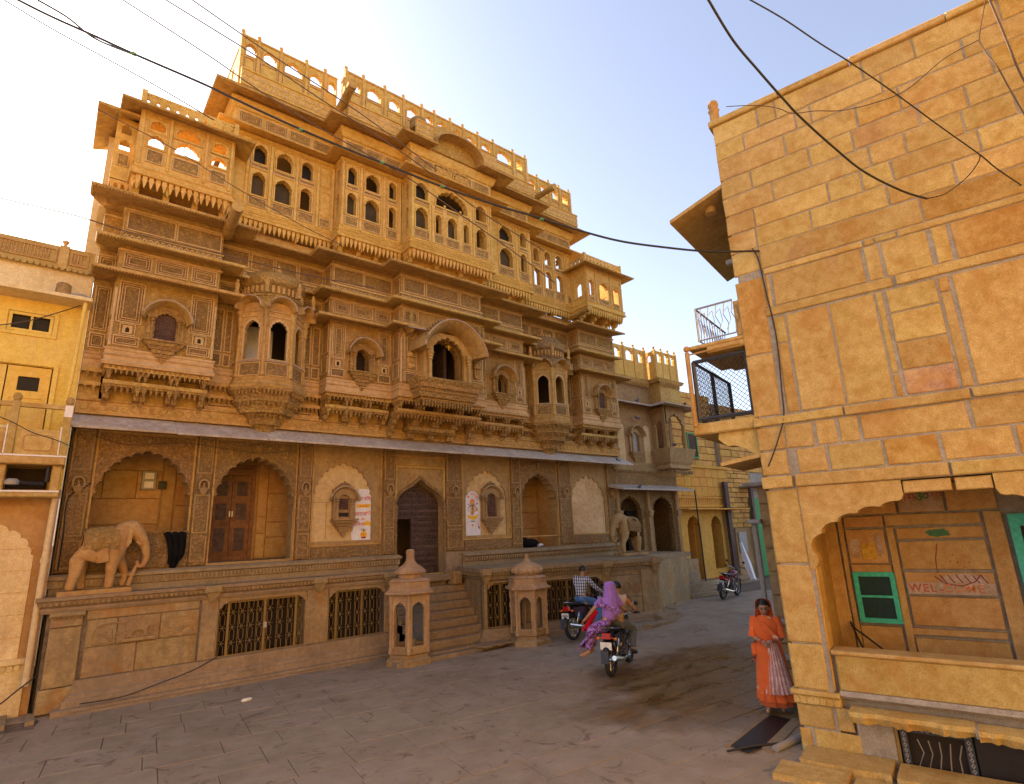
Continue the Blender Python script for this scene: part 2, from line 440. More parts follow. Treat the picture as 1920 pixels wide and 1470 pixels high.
def make_ground():
    mb = MB(); N = 40; xs = [-400, -60, -20, -8] + [-6 + i for i in range(33)] + [40, 90, 400]
    ys = [-400, -60, -12] + [-10 + i for i in range(36)] + [60, 400]
    idx = [[mb.P(x, y, gz(x, y) - .014) for x in xs] for y in ys]
    for j in range(len(ys) - 1):
        for i in range(len(xs) - 1): mb.f.append([idx[j][i], idx[j][i + 1], idx[j + 1][i + 1], idx[j + 1][i]])
    g = mb.build('ground', M['joint'], kind='structure')
    return g
ground = make_ground()
def make_slabs():
    # rows of flagstones; the rows run along the facade and swing with the lane
    rows = []
    y = -3.2; k = 0
    sl = []
    while y < 13.5:
        h = U(.52, .78); x = -3.5 + U(0, .5)
        while x < 24:
            l = U(.6, 1.3)
            cx, cy = x + l / 2, y + h / 2
            sl.append((cx, cy, l, h)); x += l
        y += h
    th = radians(-7); c, s = cos(th), sin(th)
    keep = []
    for cx, cy, l, h in sl:
        X = 4 + (cx - 4) * c - (cy - 7) * s; Y = 7 + (cx - 4) * s + (cy - 7) * c
        if Y > 14.1 or Y < -2.5 or X < -2.5 or X > 22: continue
        if X < -.3 and Y > 13: continue
        if 7.9 < X < 9.0 and 3.6 < Y < 4.3: pass
        # distance to the eye and inside the view
        d = hypot(X, Y); ang = math.degrees(atan2(Y, X))
        vis = 4 < ang < 97 and d > 4.2
        keep.append((d * (.0 if vis else 1) + (d if vis else 100), X, Y, l, h, vis))
    keep.sort(key=lambda t: t[0])
    rest = MB()
    for i, (k_, X, Y, l, h, vis) in enumerate(keep):
        j = .004
        z = gz(X, Y); zj = U(-.002, .003)
        def corners(mb, ox, oy, oz):
            P = []
            for a, b in ((-1, -1), (1, -1), (1, 1), (-1, 1)):
                w_ = []
                for ins, dz in ((0, -.04), (0, -.006), (.007, 0)):
                    u = a * (l / 2 - j - ins); v_ = b * (h / 2 - j - ins)
                    xx, yy = X + u * c - v_ * s, Y + u * s + v_ * c
                    w_.append(mb.P(xx - ox, yy - oy, gz(xx, yy) + zj + dz + .0 - oz + tl * u + tm * v_))
                P.append(w_)
            for q in range(4):
                r_ = (q + 1) % 4
                for e in (0, 1): mb.f.append([P[q][e], P[r_][e], P[r_][e + 1], P[q][e + 1]])
            mb.f.append([P[q][2] for q in range(4)])
        tl, tm = U(-.003, .003), U(-.003, .003)
        if i < 300 and vis:
            mb = MB(); corners(mb, 0, 0, 0)
            mb.build('paving_slab', M['pave'], ground)
        else: corners(rest, 0, 0, 0)
    rest.build('paving_slabs', M['pave'], ground, kind='stuff')
make_slabs()

# ------------------------------------------------------------------ haveli
H = thing('haveli', 'huge golden sandstone mansion with carved balconies, arched windows and a pierced roof parapet', 'mansion', (8.3, 14.3, 0))
LOWP = [(.15, 14.9), (.15, 14.0), (.5, 14.0), (.5, 13.5), (2.43, 13.5), (2.43, 14.0), (5.06, 14.0), (5.06, 13.5), (6.85, 13.5), (6.85, 13.05), (9.6, 13.05), (9.6, 13.5), (11.62, 13.5), (11.62, 14.0), (14.26, 14.0), (14.26, 13.5), (16.2, 13.5), (16.2, 14.6)]
BANDS = [(.15, .5, 14.0), (.5, 2.43, 13.5), (2.43, 5.06, 14.0), (5.06, 6.85, 13.5), (6.85, 9.6, 13.05), (9.6, 11.62, 13.5), (11.62, 14.26, 14.0), (14.26, 16.2, 13.5)]

# core masses behind the facade
b = MB(); b.box(.35, 16.3, 16.4, 23, 0, 10.3); b.box(2.6, 12.3, 15.9, 22, 10.3, 13.4); b.box(.3, 16.6, 14.5, 16.4, 5.25, 5.45)
b.box(2.45, 14.15, 13.62, 22, 13.36, 13.5); b.box(5.1, 11.6, 13.12, 13.62, 13.36, 13.49)
b.box(.2, .45, 14.3, 23, 0, 10.3); b.box(16.2, 16.45, 14.3, 23, 0, 10.3)
for x in (2.43, 5.06, 6.85, 9.6, 11.62, 14.2): b.box(x - .08, x + .08, 14.3, 16.4, 5.45, 10.15)
b.build('inner_wall', M['room'], H)
b = MB(); b.box(.2, 16.2, 13.75, 17, 10.06, 10.3); b.build('floor_slab', M['smooth'], H)
MB().box(2.45, 15.9, 14.1, 17, 10.3, 10.47).build('floor_slab', M['smooth'], H)
b = MB(); b.box(.2, 2.5, 16.6, 16.8, 10.3, 11.0); b.build('terrace_wall', M['smooth'], H)
b = MB(); b.box(.02, .2, 14.3, 19, 10.2, 12.0); b.box(-.1, .15, 15.3, 17, 8.0, 10.9); b.build('side_wall', M['cream'], H)

# --- ground storey: arcade wall
YG = 14.3; GF = 2.38
A1 = arch(.63, 2.40, GF, 3.62, 4.78, foils=13); A2 = arch(2.86, 4.64, GF, 3.62, 4.76, foils=13); A3 = arch(11.92, 13.5, 2.28, 3.62, 4.66, foils=11)
N1 = arch(5.12, 6.70, 2.74, 3.72, 4.72, foils=13); N2 = arch(9.74, 11.30, 2.74, 3.72, 4.68, foils=11); N3 = arch(14.22, 15.93, 2.62, 3.7, 4.65, foils=9)
D = arch(7.42, 8.94, 1.72, 3.62, 4.16, n=18, point=.2)
b = MB(); b.box(.18, 16.7, YG + .01, YG + .33, -.3, 1.72); b.prism(rect(.18, 16.7, 1.72, 5.36), [A1, A2, N1, D, N2, A3, N3], YG, YG + .34); b.build('arcade_wall', M['lo'], H)
for nm, ol in (('niche_panel', N1), ('niche_panel', N2), ('niche_panel', N3)):
    b = MB(); b.prism(ol, [], YG + .045, YG + .2); b.build(nm, M['niche'], H)
for ol in (N1, N2): # joints of the plaster blocks inside
    xm = (ol[0][0] + ol[-1][0]) / 2; b = MB()
    b.box(xm - .78, xm - .35, YG + .038, YG + .05, 3.70, 3.712); b.box(xm + .42, xm + .78, YG + .038, YG + .05, 3.70, 3.712); b.box(xm + .42, xm + .432, YG + .038, YG + .05, 2.8, 3.7); b.box(xm - .42, xm - .408, YG + .038, YG + .05, 2.8, 3.7)
    b.build('niche_joint', M['lo'], H)
# carved pilasters between the bays, dado panels, cornice strips
for x0, x1 in ((.2, .58), (2.45, 2.80), (4.72, 5.06), (7.02, 7.36), (9.02, 9.60), (11.48, 11.86), (13.58, 14.16), (16.06, 16.62)):
    b = MB(); b.block(x0, x1, YG - .07, YG + .02, 2.34, 5.22, .02); b.build('pilaster', M['carved_lo'], H)
    p = H.children[-1]
    b = MB(); b.frame(x0 + .02, x1 - .02, 2.42, 2.95, YG - .07, .03, .02); b.frame(x0 + .02, x1 - .02, 3.02, 3.86, YG - .07, .03, .02); b.frame(x0 + .02, x1 - .02, 4.32, 5.15, YG - .07, .03, .02); b.build('moulding', M['lo'], H)
    xm = (x0 + x1) / 2
    b = MB(); b.prism(arch(xm - .11, xm + .11, 3.98, 4.08, 4.2), [arch(xm - .075, xm + .075, 4.0, 4.08, 4.16)], YG - .16, YG - .05); b.taper(xm, YG - .09, 3.86, .03, .04, 3.97, .09, .08)
    b.build('lamp_niche', M['lo'], H)
    b = MB(); b.lathe(xm, YG - .12, [(.012, 3.94), (.035, 3.96), (.04, 4.02), (.02, 4.06), (.028, 4.10), (.0, 4.12)], 8); b.build('carved_figure', M['lo'], H)
b = MB()
for x0, x1 in ((.6, 2.43), (2.82, 4.7), (5.08, 6.98), (9.62, 11.46), (11.88, 13.56), (14.2, 16.04)):
    b.frame(x0, x1, 2.30 if x0 < 5 else 2.62, 5.16, YG - .0, .035, .03)
b.box(7.0, 9.62, YG - .05, YG, 4.98, 5.03); b.frame(7.38, 8.99, 1.72, 4.72, YG, .05, .05); b.frame(7.36, 9.0, 4.75, 4.98, YG, .03, .03)
b.build('moulding', M['smooth'], H)
for x0, x1 in ((5.12, 6.95), (9.66, 11.42), (14.2, 16.0)):
    b = MB(); b.block(x0, x1, YG - .035, YG + .02, 2.32, 2.60, .015); b.build('dado_panel', M['carved_lo'], H)
for ol, w_ in ((A1, 0), (A2, 0), (A3, 0)):  # carved spandrel skin
    x0, x1 = ol[0][0], ol[-1][0]
    top = [(x0 - .02, 3.55)] + [p for p in ol[1:-1]] + [(x1 + .02, 3.55), (x1 + .02, 5.1), (x0 - .02, 5.1)]
    b = MB(); b.prism(top[::-1], [], YG - .018, YG + .01); b.build('spandrel', M['carved_lo'], H)
    b = MB(); b.taper((x0 + x1) / 2, YG - .04, 4.93 if ol is not A3 else 4.8, .012, .02, 5.02, .05, .03); b.build('carved_boss', M['lo'], H)
# door arch hood
hood = arch(7.36, 9.0, 3.5, 3.62, 4.25, n=18, point=.2); inn = arch(7.42, 8.94, 3.5, 3.62, 4.16, n=18, point=.2)
b = MB(); b.prism(hood + inn[::-1], [], YG - .06, YG + .01); b.build('arch_hood', M['carved_lo'], H)
for sx in (7.40, 8.96):
    b = MB(); b.lathe(sx, YG - .05, [(.06, 1.75), (.06, 1.95), (.045, 2.0), (.04, 3.2), (.06, 3.26), (.04, 3.32), (.07, 3.4), (.05, 3.5), (.08, 3.56), (.05, 3.62)], 10); b.build('engaged_column', M['carved_lo'], H, True)
# loggias behind the arches
def loggia(x0, x1, fz, yb, blocks):
    b = MB(); b.box(x0 - .1, x1 + .1, yb + .05, yb + .15, fz - .3, 5.2); b.box(x0 - .14, x0, YG + .34, yb + .05, fz - .3, 5.2); b.box(x1, x1 + .14, YG + .34, yb + .05, fz - .3, 5.2)
    b.box(x0 - .14, x1 + .14, YG + .34, yb + .1, 5.0, 5.2)
    b.build('loggia_wall', M['corner2'], H)
    b = MB(); b.box(x0 - .14, x1 + .14, YG + .02, yb + .1, fz - .2, fz); b.build('loggia_floor', M['step'], H)
    for (a, c, z0, z1) in blocks:
        b = MB(); b.block(a + .006, c - .006, yb, yb + .06, z0 + .006, z1 - .006, .01); b.build('stone_block', M['corner2'], H)
loggia(.34, 2.62, GF, 15.6, [(.4, 2.0, GF, 2.85), (.4, 2.0, 2.85, 3.28), (.4, 2.0, 3.28, 3.86), (.4, .86, 3.86, 4.5), (.86, 1.5, 3.86, 4.5), (1.5, 2.0, 3.86, 4.5), (.4, 2.0, 4.5, 4.95), (2.02, 2.28, GF, 4.95), (2.3, 2.6, GF, 3.7), (2.3, 2.6, 3.7, 4.95)])
loggia(2.68, 4.98, GF, 15.6, [(4.16, 4.4, GF, 3.0), (4.16, 4.4, 3.0, 3.42), (4.16, 4.4, 3.42, 4.95), (4.4, 4.96, GF, 2.9), (4.4, 4.96, 2.9, 3.28), (4.4, 4.96, 3.28, 4.0), (4.4, 4.96, 4.0, 4.95)])
loggia(11.8, 13.6, 2.28, 15.4, [(12.5, 13.55, 2.28, 2.9), (12.5, 13.55, 2.9, 3.45), (12.5, 13.55, 3.45, 4.0), (12.5, 13.55, 4.0, 4.4), (12.5, 13.55, 4.4, 4.95), (11.85, 12.45, 2.28, 4.95)])
b = MB(); b.frame(4.5, 4.86, 3.36, 3.88, 15.6, .03, .02)
for i in range(5): b.box(4.56, 4.80, 15.575, 15.6, 3.42 + i * .085, 3.46 + i * .085)
b.build('stone_grille', M['corner2'], H)
# wooden door in second arch
dr = []
b = MB(); b.frame(2.98, 4.06, GF, 4.72, 15.55, .09, .06); b.box(2.98, 4.06, 15.5, 15.58, 4.45, 4.62); b.build('door_frame', M['wood'], H)
for x0, x1 in ((3.07, 3.52), (3.53, 3.98)):
    b = MB(); b.box(x0, x1, 15.53, 15.57, GF + .06, 4.42)
    for z0, z1 in ((2.55, 3.2), (3.3, 3.8), (3.88, 4.34)): b.frame(x0 + .05, x1 - .05, z0, z1, 15.53, .05, .02)
    d_ = b.build('door', M['wood'], H)
    for z0, z1 in ((2.6, 3.15), (3.35, 3.75), (3.93, 4.29)): MB().box(x0 + .1, x1 - .1, 15.522, 15.53, z0, z1).build('door_panel', M['door'], d_)
    MB().box(x1 - .04 if x0 < 3.2 else x0 + .01, x1 - .01 if x0 < 3.2 else x0 + .04, 15.49, 15.53, 3.42, 3.56).build('handle', M['silver'], d_)
# main door: two leaves of studded timber with a wicket opening
b = MB(); b.prism(arch(7.42, 8.94, 1.72, 3.62, 4.16, n=18, point=.2), [rect(7.58, 8.03, 1.75, 3.27)], YG + .26, YG + .33); dm = b.build('main_door', M['door'], H)
for i in range(14):
    z = 1.95 + i * .165
    segs = [(7.45, 8.165), (8.2, 8.91)]
    for x0, x1 in segs:
        if z < 3.32 and x0 < 8: segs2 = [(7.45, 7.55), (8.06, 8.165)]
        else:
            if z > 3.75:
                k = sqrt(max(0, 1 - ((z - 3.62) / .62) ** 2)) * .74
                x0, x1 = max(x0, 8.18 - k), min(x1, 8.18 + k)
            segs2 = [(x0, x1)]
        for a, c in segs2:
            if c - a < .05: continue
            st = MB(); st.block(a, c, YG + .235, YG + .27, z, z + .075, .012)
            st.build('door_batten', M['door'], dm)
st = MB()
for i in range(14):
    z = 2.07 + i * .165
    for k in range(13):
        x = 7.5 + k * .112
        if z < 3.32 and 7.54 < x < 8.08: continue
        if z > 3.7 and abs(x - 8.18) > sqrt(max(0, 1 - ((z - 3.62) / .55) ** 2)) * .7: continue
        st.taper(x, YG + .24, z - .012, .02, .012, z + .012, .02, .012)
st.build('door_studs', M['iron'], dm, kind='stuff')
MB().frame(7.54, 8.07, 1.75, 3.31, YG + .25, .05, .03).build('wicket_frame', M['door'], dm)
b = MB(); b.box(7.0, 9.4, 16.6, 16.7, 1, 4.6); b.box(7.0, 9.4, 14.65, 16.6, 1.6, 1.72); b.box(6.96, 7.06, 14.65, 16.6, 1.6, 4.8); b.box(9.3, 9.4, 14.65, 16.6, 1.6, 4.8); b.box(6.96, 9.4, 14.65, 16.6, 4.7, 4.8); b.build('hall_wall', M['wood'], H)

# small blind oriel windows in the two plaster niches
def hood_window(xc, y, z0, z1, w_, hoodr, proj, mat, corb, open_=True, pane=None, cap=.0, name='oriel_window'):
    """little jharokha: frame with columns, curved hood, corbel below; returns the part"""
    zs = z1 - w_ * .42
    b = MB(); hw = hoodr * .82
    b.prism(rect(xc - hw, xc + hw, z0 - .05, z1 + .16), [arch(xc - w_ / 2, xc + w_ / 2, z0, zs, z1, foils=7)], y - .07, y + .05)
    f_ = b.build(name, mat, H)
    # hood: ring slice that swells outward
    o = []; n = 14; r0 = hoodr; zc = zs - .02
    b = MB(); prof = [(r0 * .80, 0), (r0 * .86, -proj * .6), (r0 * .97, -proj), (r0 * 1.03, -proj * .98), (r0 * 1.0, -proj * .5), (r0 * .96, 0)]
    rings = []
    for i in range(n + 1):
        t = pi * i / n; ext = 1 + .10 * (abs(cos(t)) ** 6)
        rings.append([b.P(xc - r * ext * cos(t), y + dy, zc + r * 1.02 * sin(t)) for r, dy in prof])
    m_ = len(prof)
    for a, c in zip(rings, rings[1:]):
        for j in range(m_):
            k = (j + 1) % m_; b.f.append([a[j], c[j], c[k], a[k]])
    b.f.append(rings[0]); b.f.append(rings[-1][::-1])
    b.build('hood', M['smooth'] if mat is M['carved'] and cap > .5 else mat, f_, True)
    rm = MB(); rm.tube([(xc - r0 * 1.02 * (1 + .10 * (abs(cos(pi * i / n)) ** 6)) * cos(pi * i / n), y - proj, zc + r0 * 1.04 * sin(pi * i / n)) for i in range(n + 1)], .016, 6); rm.build('hood_rim', M['hoodstone'], f_, True)
    # crest of leaves above
    if cap:
        b = MB(); outer = []
        for i in range(13):
            t = pi * (i + 1) / 14; rr = hoodr * (1.02 + .18 * (1 - abs(i - 6) / 6.5)) + (.02 if i % 2 else 0)
            outer.append((xc - rr * cos(t) * .86, zc + rr * sin(t) * 1.06))
        inner = [(xc - hoodr * .86 * cos(pi * i / 12), zc + hoodr * .95 * sin(pi * i / 12)) for i in range(1, 12)]
        b.prism(outer + inner[::-1], [], y - .09, y + .01)
        b.taper(xc, y - .05, zc + hoodr * 1.15, .03, .03, zc + hoodr * 1.42, .008, .01); b.lathe(xc, y - .05, [(.02, zc + hoodr * 1.3), (.035, zc + hoodr * 1.34), (.02, zc + hoodr * 1.38)], 6)
        b.build('crest', M['carved_lo'] if mat is M['lo'] else M['carved'], f_)
    for sx in (-1, 1):
        cx = xc + sx * (w_ / 2 + .045)
        b = MB(); b.lathe(cx, y - .09, [(.04, z0 - .02), (.04, z0 + .05), (.028, z0 + .09), (.026, zs - .12), (.045, zs - .1), (.03, zs - .06), (.06, zs - .03), (.04, zs), (.075, zs + .03), (.05, zs + .06)], 8)
        b.build('column', mat, f_, True)
    b = MB(); W = hoodr * .9; steps = 5
    for i in range(steps):
        k = 1 - i / steps
        b.taper(xc, y, z0 - .06 - (i + 1) * corb / steps, W * k * .86, .13 * k + .02, z0 - .06 - i * corb / steps - .012, W * k, .16 * k + .03)
    b.box(xc - W - .02, xc + W + .02, y - .2, y, z0 - .06, z0 - .02)
    b.taper(xc, y - .02, z0 - .06 - corb - .06, .01, .01, z0 - .06 - corb, .04, .03)
    b.build('corbel', mat, f_)
    if pane:
        MB().box(xc - w_ / 2 - .02, xc + w_ / 2 + .02, y + .0, y + .02, z0 - .02, z1 + .05).build('shutter', pane, f_)
    else:
        MB().box(xc - w_ / 2 - .15, xc + w_ / 2 + .15, y + .3, y + .32, z0 - .1, z1 + .15).build('shade_panel', M['dark'], f_)  # black panel painted as the shade behind the opening
    return f_
f_ = hood_window(5.92, YG - .02, 3.30, 3.88, .30, .36, .14, M['lo'], .36, pane=M['lo'], cap=.3)
MB().box(5.80, 6.04, YG - .035, YG - .02, 3.52, 3.80).build('pane', M['shutter'], f_); MB().box(5.79, 6.05, YG - .035, YG - .02, 3.34, 3.44).build('pane', M['dark'], f_)
f_ = hood_window(10.66, YG - .02, 3.28, 3.98, .36, .40, .15, M['lo'], .42, pane=M['shutter'], cap=.3)
# painted wedding notices on the plaster (flat paint)
def flat(pts, y, name, mat, par):
    b = MB(); b.prism(pts, [], y - .0015, y + .0005); return b.build(name, mat, par)
def text_mesh(txt, size, mat, name, par, loc, rot, spacing=1.0, ext=.0008, shear=0):
    cu = bpy.data.curves.new('t', 'FONT'); cu.body = txt; cu.size = size; cu.extrude = ext; cu.align_x = 'CENTER'; cu.align_y = 'CENTER'
    cu.resolution_u = 3; cu.space_character = spacing; cu.offset = size * .012; cu.shear = shear
    o = bpy.data.objects.new('t', cu); COL.objects.link(o)
    bpy.context.view_layer.update()
    me = bpy.data.meshes.new_from_object(o.evaluated_get(bpy.context.evaluated_depsgraph_get()))
    bpy.data.objects.remove(o); bpy.data.curves.remove(cu)
    me.materials.clear(); me.materials.append(mat)
    me.transform(Matrix.Translation(loc) @ Matrix.Rotation(rot, 4, 'Z') @ Matrix.Rotation(pi / 2, 4, 'X'))
    return link(me, name, par)
def arc_text(txt, r, a0, a1, size, mat, name, par, xc, zc, y, sag=1):
    n = len(txt)
    for i, ch in enumerate(txt):
        if ch == ' ': continue
        t = a0 + (a1 - a0) * (i + .5) / n
        text_mesh(ch, size, mat, name, par, (xc + r * sin(t), y, zc + sag * r * cos(t)), 0)
PY = YG + .045
def disc(cx, cz, rx, rz=None, n=14): rz = rz or rx; return [(cx + rx * cos(2 * pi * i / n), cz + rz * sin(2 * pi * i / n)) for i in range(n)]
# notice 1
p1 = MB(); ol = [(6.19, 2.74), (6.79, 2.74), (6.80, 3.90), (6.74, 4.0), (6.62, 4.05), (6.36, 4.06), (6.30, 3.96), (6.28, 3.80), (6.21, 3.66), (6.19, 3.5), (6.19, 3.2), (6.21, 3.0), (6.16, 2.9)]
notice = MB().prism(ol, [], YG + .02, YG + .05).build('painted_notice', M['white'], H)
tag(notice, 'white painted wedding notice with red and orange writing and a pot with leaves')
ny = YG + .0185
text_mesh('शुभ विवाह', .125, M['red'], 'lettering', notice, (6.53, ny, 3.80), 0)
flat([(6.30, 3.565), (6.68, 3.575), (6.68, 3.665), (6.30, 3.655)], ny, 'painted_band', M['yel'], notice)
text_mesh('5-2-12', .085, M['red'], 'lettering', notice, (6.49, ny - .002, 3.613), 0)
text_mesh('जसराज', .14, M['red'], 'lettering', notice, (6.38, ny, 3.40), 0)
text_mesh('भाई', .13, M['orangep'], 'lettering', notice, (6.65, ny, 3.43), 0)
text_mesh('संग', .09, M['orangep'], 'lettering', notice, (6.49, ny, 3.265), 0)
text_mesh('विमला', .12, M['red'], 'lettering', notice, (6.38, ny, 3.14), 0)
flat([(6.50, 3.10), (6.52, 3.2), (6.62, 3.23), (6.72, 3.17), (6.74, 3.05), (6.70, 3.10), (6.60, 3.11)], ny, 'painted_scroll', M['yel'], notice)
flat(disc(6.51, 2.87, .095), ny, 'painted_pot', M['yel'], notice); flat(disc(6.51, 2.80, .07, .025), ny - .001, 'painted_pot_base', M['maroon'], notice)
b = MB(); b.box(6.505, 6.515, ny - .003, ny - .001, 2.79, 2.95); b.box(6.45, 6.57, ny - .003, ny - .001, 2.865, 2.875)
for q in (-1, 1): b.prism(disc(6.51 + q * .05, 2.90, .012), [], ny - .003, ny - .001)
b.build('painted_lines', M['red'], notice)
for a in (-1.2, -.6, 0, .6, 1.2):
    flat([(6.51 + .02 * cos(a), 2.965), (6.51 + .10 * sin(a) - .012, 2.965 + .08 * cos(a)), (6.51 + .12 * sin(a), 2.975 + .095 * cos(a)), (6.51 - .02 * cos(a), 2.975)], ny - .001, 'painted_leaf', M['greenl'] if abs(a) > .9 else M['maroon'], notice)
# notice 2: seated figure on a yellow flower under an orange arc of letters
ol = [(9.76, 2.70), (10.28, 2.68), (10.30, 3.7), (10.26, 3.88), (10.16, 4.02), (10.0, 4.06), (9.86, 4.0), (9.76, 3.84)]
n2 = MB().prism(ol, [], YG + .02, YG + .05).build('painted_notice', M['white'], H)
tag(n2, 'white painted notice with a seated figure on a yellow flower')
for i, ch in enumerate('शुभलाभ'):
    t = -1.0 + i * .4
    text_mesh(ch, .11, M['orangep'], 'lettering', n2, (10.02 + .2 * sin(t), ny, 3.76 + .2 * cos(t)), 0)
flat(disc(10.0, 3.72, .09, .1), ny, 'painted_halo', M['orangep'], n2); flat(disc(10.0, 3.70, .05, .06), ny - .001, 'painted_face', M['niche'], n2)
flat([(9.94, 3.66), (10.06, 3.66), (10.10, 3.45), (10.02, 3.32), (9.92, 3.36)], ny, 'painted_body', M['niche'], n2)
b = MB()
for q in (-1, 1):
    b.tube([(10.0 + q * .05, ny, 3.64), (10.0 + q * .15, ny, 3.55), (10.0 + q * .13, ny, 3.44)], .010, 5)
    b.tube([(10.0 + q * .05, ny, 3.60), (10.0 + q * .17, ny, 3.68)], .008, 5)
b.tube([(10.0, ny, 3.66), (10.01, ny, 3.5), (9.99, ny, 3.40), (10.03, ny, 3.36)], .010, 5)
b.build('painted_lines', M['maroon'], n2)
flat([(9.80, 3.36), (9.86, 3.24), (10.02, 3.19), (10.16, 3.24), (10.24, 3.38), (10.12, 3.33), (10.02, 3.30), (9.90, 3.33)], ny, 'painted_flower', M['yel'], n2)
flat(disc(10.17, 3.50, .05), ny - .001, 'painted_flower', M['yel'], n2); flat(disc(10.17, 3.68, .025), ny, 'painted_dot', M['maroon'], n2)
flat([(9.93, 3.14), (10.08, 3.14), (10.08, 3.17), (9.93, 3.17)], ny, 'painted_bar', M['greenl'], n2); flat(disc(10.0, 3.04, .035), ny, 'painted_dot', M['orangep'], n2)
flat([(10.20, 3.06), (10.25, 2.98), (10.26, 2.92), (10.21, 2.94)], ny, 'painted_leaf', M['maroon'], n2)
# gate-like relief in third niche
b = MB(); b.prism(disc(15.1, 4.36, .10, .12), [disc(15.1, 4.36, .075, .095)], YG + .03, YG + .05); b.frame(14.3, 15.85, 2.66, 3.72, YG + .045, .02, .01); b.build('moulding', M['niche'], H)

# --- plinth
PY0 = 13.6
def plinth_course(path, z0, z1, zt, name='plinth'):
    pass
b = MB(); b.prism(rect(.21, 6.95, -.3, 1.86), [rect(3.0, 4.84, .48, 1.62), rect(5.34, 6.78, .48, 1.62)], 13.618, 13.9); b.build('plinth_core', M['joint'], H)
MB().box(.21, 6.95, 14.15, 14.29, -.3, 1.86).build('shade_panel', M['dark'], H)  # black sheet behind the grilles stands in for shade
MB().box(.21, .4, 13.9, 14.2, -.3, 1.9).build('plinth_core', M['plinth'], H)
def pl_block(x0, x1, z0, z1, y=PY0, mat='plinth', yb=.15, par=None, fr=None, nm='stone_block'):
    b = MB(fr); b.block(x0 + .007, x1 - .007, y + U(-.004, .004), y + yb, z0 + .006, z1 - .006, .012); return b.build(nm, M[mat], par or H)
# corner pier, carved panel, piers and window openings of the left plinth
pl_block(.22, .78, .02, .42, PY0 - .06); pl_block(.26, .74, .42, 1.42, PY0 - .03); pl_block(.26, .74, 1.42, 1.62, PY0 - .05)
b = MB(); b.block(.24, .76, PY0 - .1, PY0 + .1, 1.60, 1.68, .02); teeth(b, [(.24, PY0 - .06), (.76, PY0 - .06)], 1.60, .07, .05, .03); b.build('pier_capital', M['plinth'], H)
pl_block(.80, 1.62, .5, 1.02); pl_block(1.62, 2.66, .5, 1.02); pl_block(.80, 1.28, 1.02, 1.5); pl_block(1.28, 1.98, 1.02, 1.5); pl_block(1.98, 2.66, 1.02, 1.5); pl_block(.78, 2.66, 1.5, 1.68)
pl_block(2.68, 3.0, .5, 1.68, PY0 - .02); pl_block(4.84, 5.34, .5, 1.68, PY0 - .02)
pl_block(3.0, 4.84, 1.58, 1.68, PY0 - .01); pl_block(5.34, 6.92, 1.58, 1.68, PY0 - .01); pl_block(6.78, 6.95, .5, 1.58)
b = MB()
for x0 in (.9, 2.0):
    b.prism([(x0, 1.06)] + [(x0 + .3 + .3 * cos(pi - pi * i / 8), 1.28 + .14 * sin(pi * i / 8)) for i in range(9)] + [(x0 + .6, 1.06)], [[(x0 + .02, 1.08)] + [(x0 + .3 + .28 * cos(pi - pi * i / 8), 1.28 + .12 * sin(pi * i / 8)) for i in range(9)] + [(x0 + .58, 1.08)]], PY0 - .02, PY0 + .01)
    for k in range(-2, 3): b.tube([(x0 + .3, PY0, 1.08), (x0 + .3 + k * .06, PY0 - .012, 1.2), (x0 + .3 + k * .11, PY0, 1.3 - abs(k) * .03)], .012, 5)
b.build('relief_foliage', M['plinth'], H)
# elephant relief (carved in the slab)
b = MB(); e_ = [(1.44, 1.12), (1.44, 1.22), (1.40, 1.30), (1.42, 1.38), (1.5, 1.43), (1.64, 1.43), (1.70, 1.45), (1.78, 1.44), (1.84, 1.38), (1.90, 1.33), (1.93, 1.24), (1.90, 1.18), (1.87, 1.22), (1.88, 1.27), (1.82, 1.29), (1.76, 1.27), (1.78, 1.12), (1.72, 1.12), (1.70, 1.22), (1.62, 1.24), (1.54, 1.22), (1.52, 1.12)]
b.prism(e_[::-1], [], PY0 - .035, PY0 + .01); b.block(1.36, 1.9, PY0 - .06, PY0 + .01, 1.04, 1.10, .015)
b.build('relief_elephant', M['lo'], H)
LEDGE = [(.14, 14.4), (.14, PY0), (6.97, PY0), (6.97, 14.4)]
b = MB(); b.sweep(LEDGE, [(-.1, 1.67), (.03, 1.67), (.05, 1.72), (.05, 1.76), (.02, 1.77), (.06, 1.80), (.10, 1.87), (.13, 1.89), (.13, 1.95), (-.1, 1.95)]); b.box(.14, 6.97, PY0, 14.4, 1.86, 1.945)
b.build('ledge', M['step'], H)
b = MB(); 
for x, y, st in along(offp(LEDGE[:3], .075), .085): b.taper(x, y, 1.80, .012, .012, 1.865, .032, .02)
b.build('leaf_moulding', M['plinth'], H, kind='stuff')
for x in (2.86, 5.1, 6.86):
    b = MB(); b.block(x - .16, x + .16, PY0 - .17, PY0, 1.80, 1.95, .02); b.taper(x, PY0 - .02, 1.62, .05, .05, 1.80, .13, .12); teeth(b, [(x - .14, PY0 - .12), (x + .14, PY0 - .12)], 1.80, .06, .04, .022); b.build('pier_capital', M['plinth'], H)
# stepped base mouldings
b = MB(); b.sweep([(.78, 14.3), (.78, PY0), (6.97, PY0)], [(-.1, -.3), (.34, -.3), (.34, .07), (.32, .09), (.22, .10), (.20, .2), (.16, .22), (.15, .27), (.10, .30), (.07, .50), (-.1, .51)]); b.build('base_moulding', M['step'], H)
b = MB(); b.sweep([(.76, PY0 - .33), (6.9, PY0 - .33)], [(0, -.2), (.07, -.2), (.07, .035), (0, .05)]); b.build('kerb', M['step'], H)
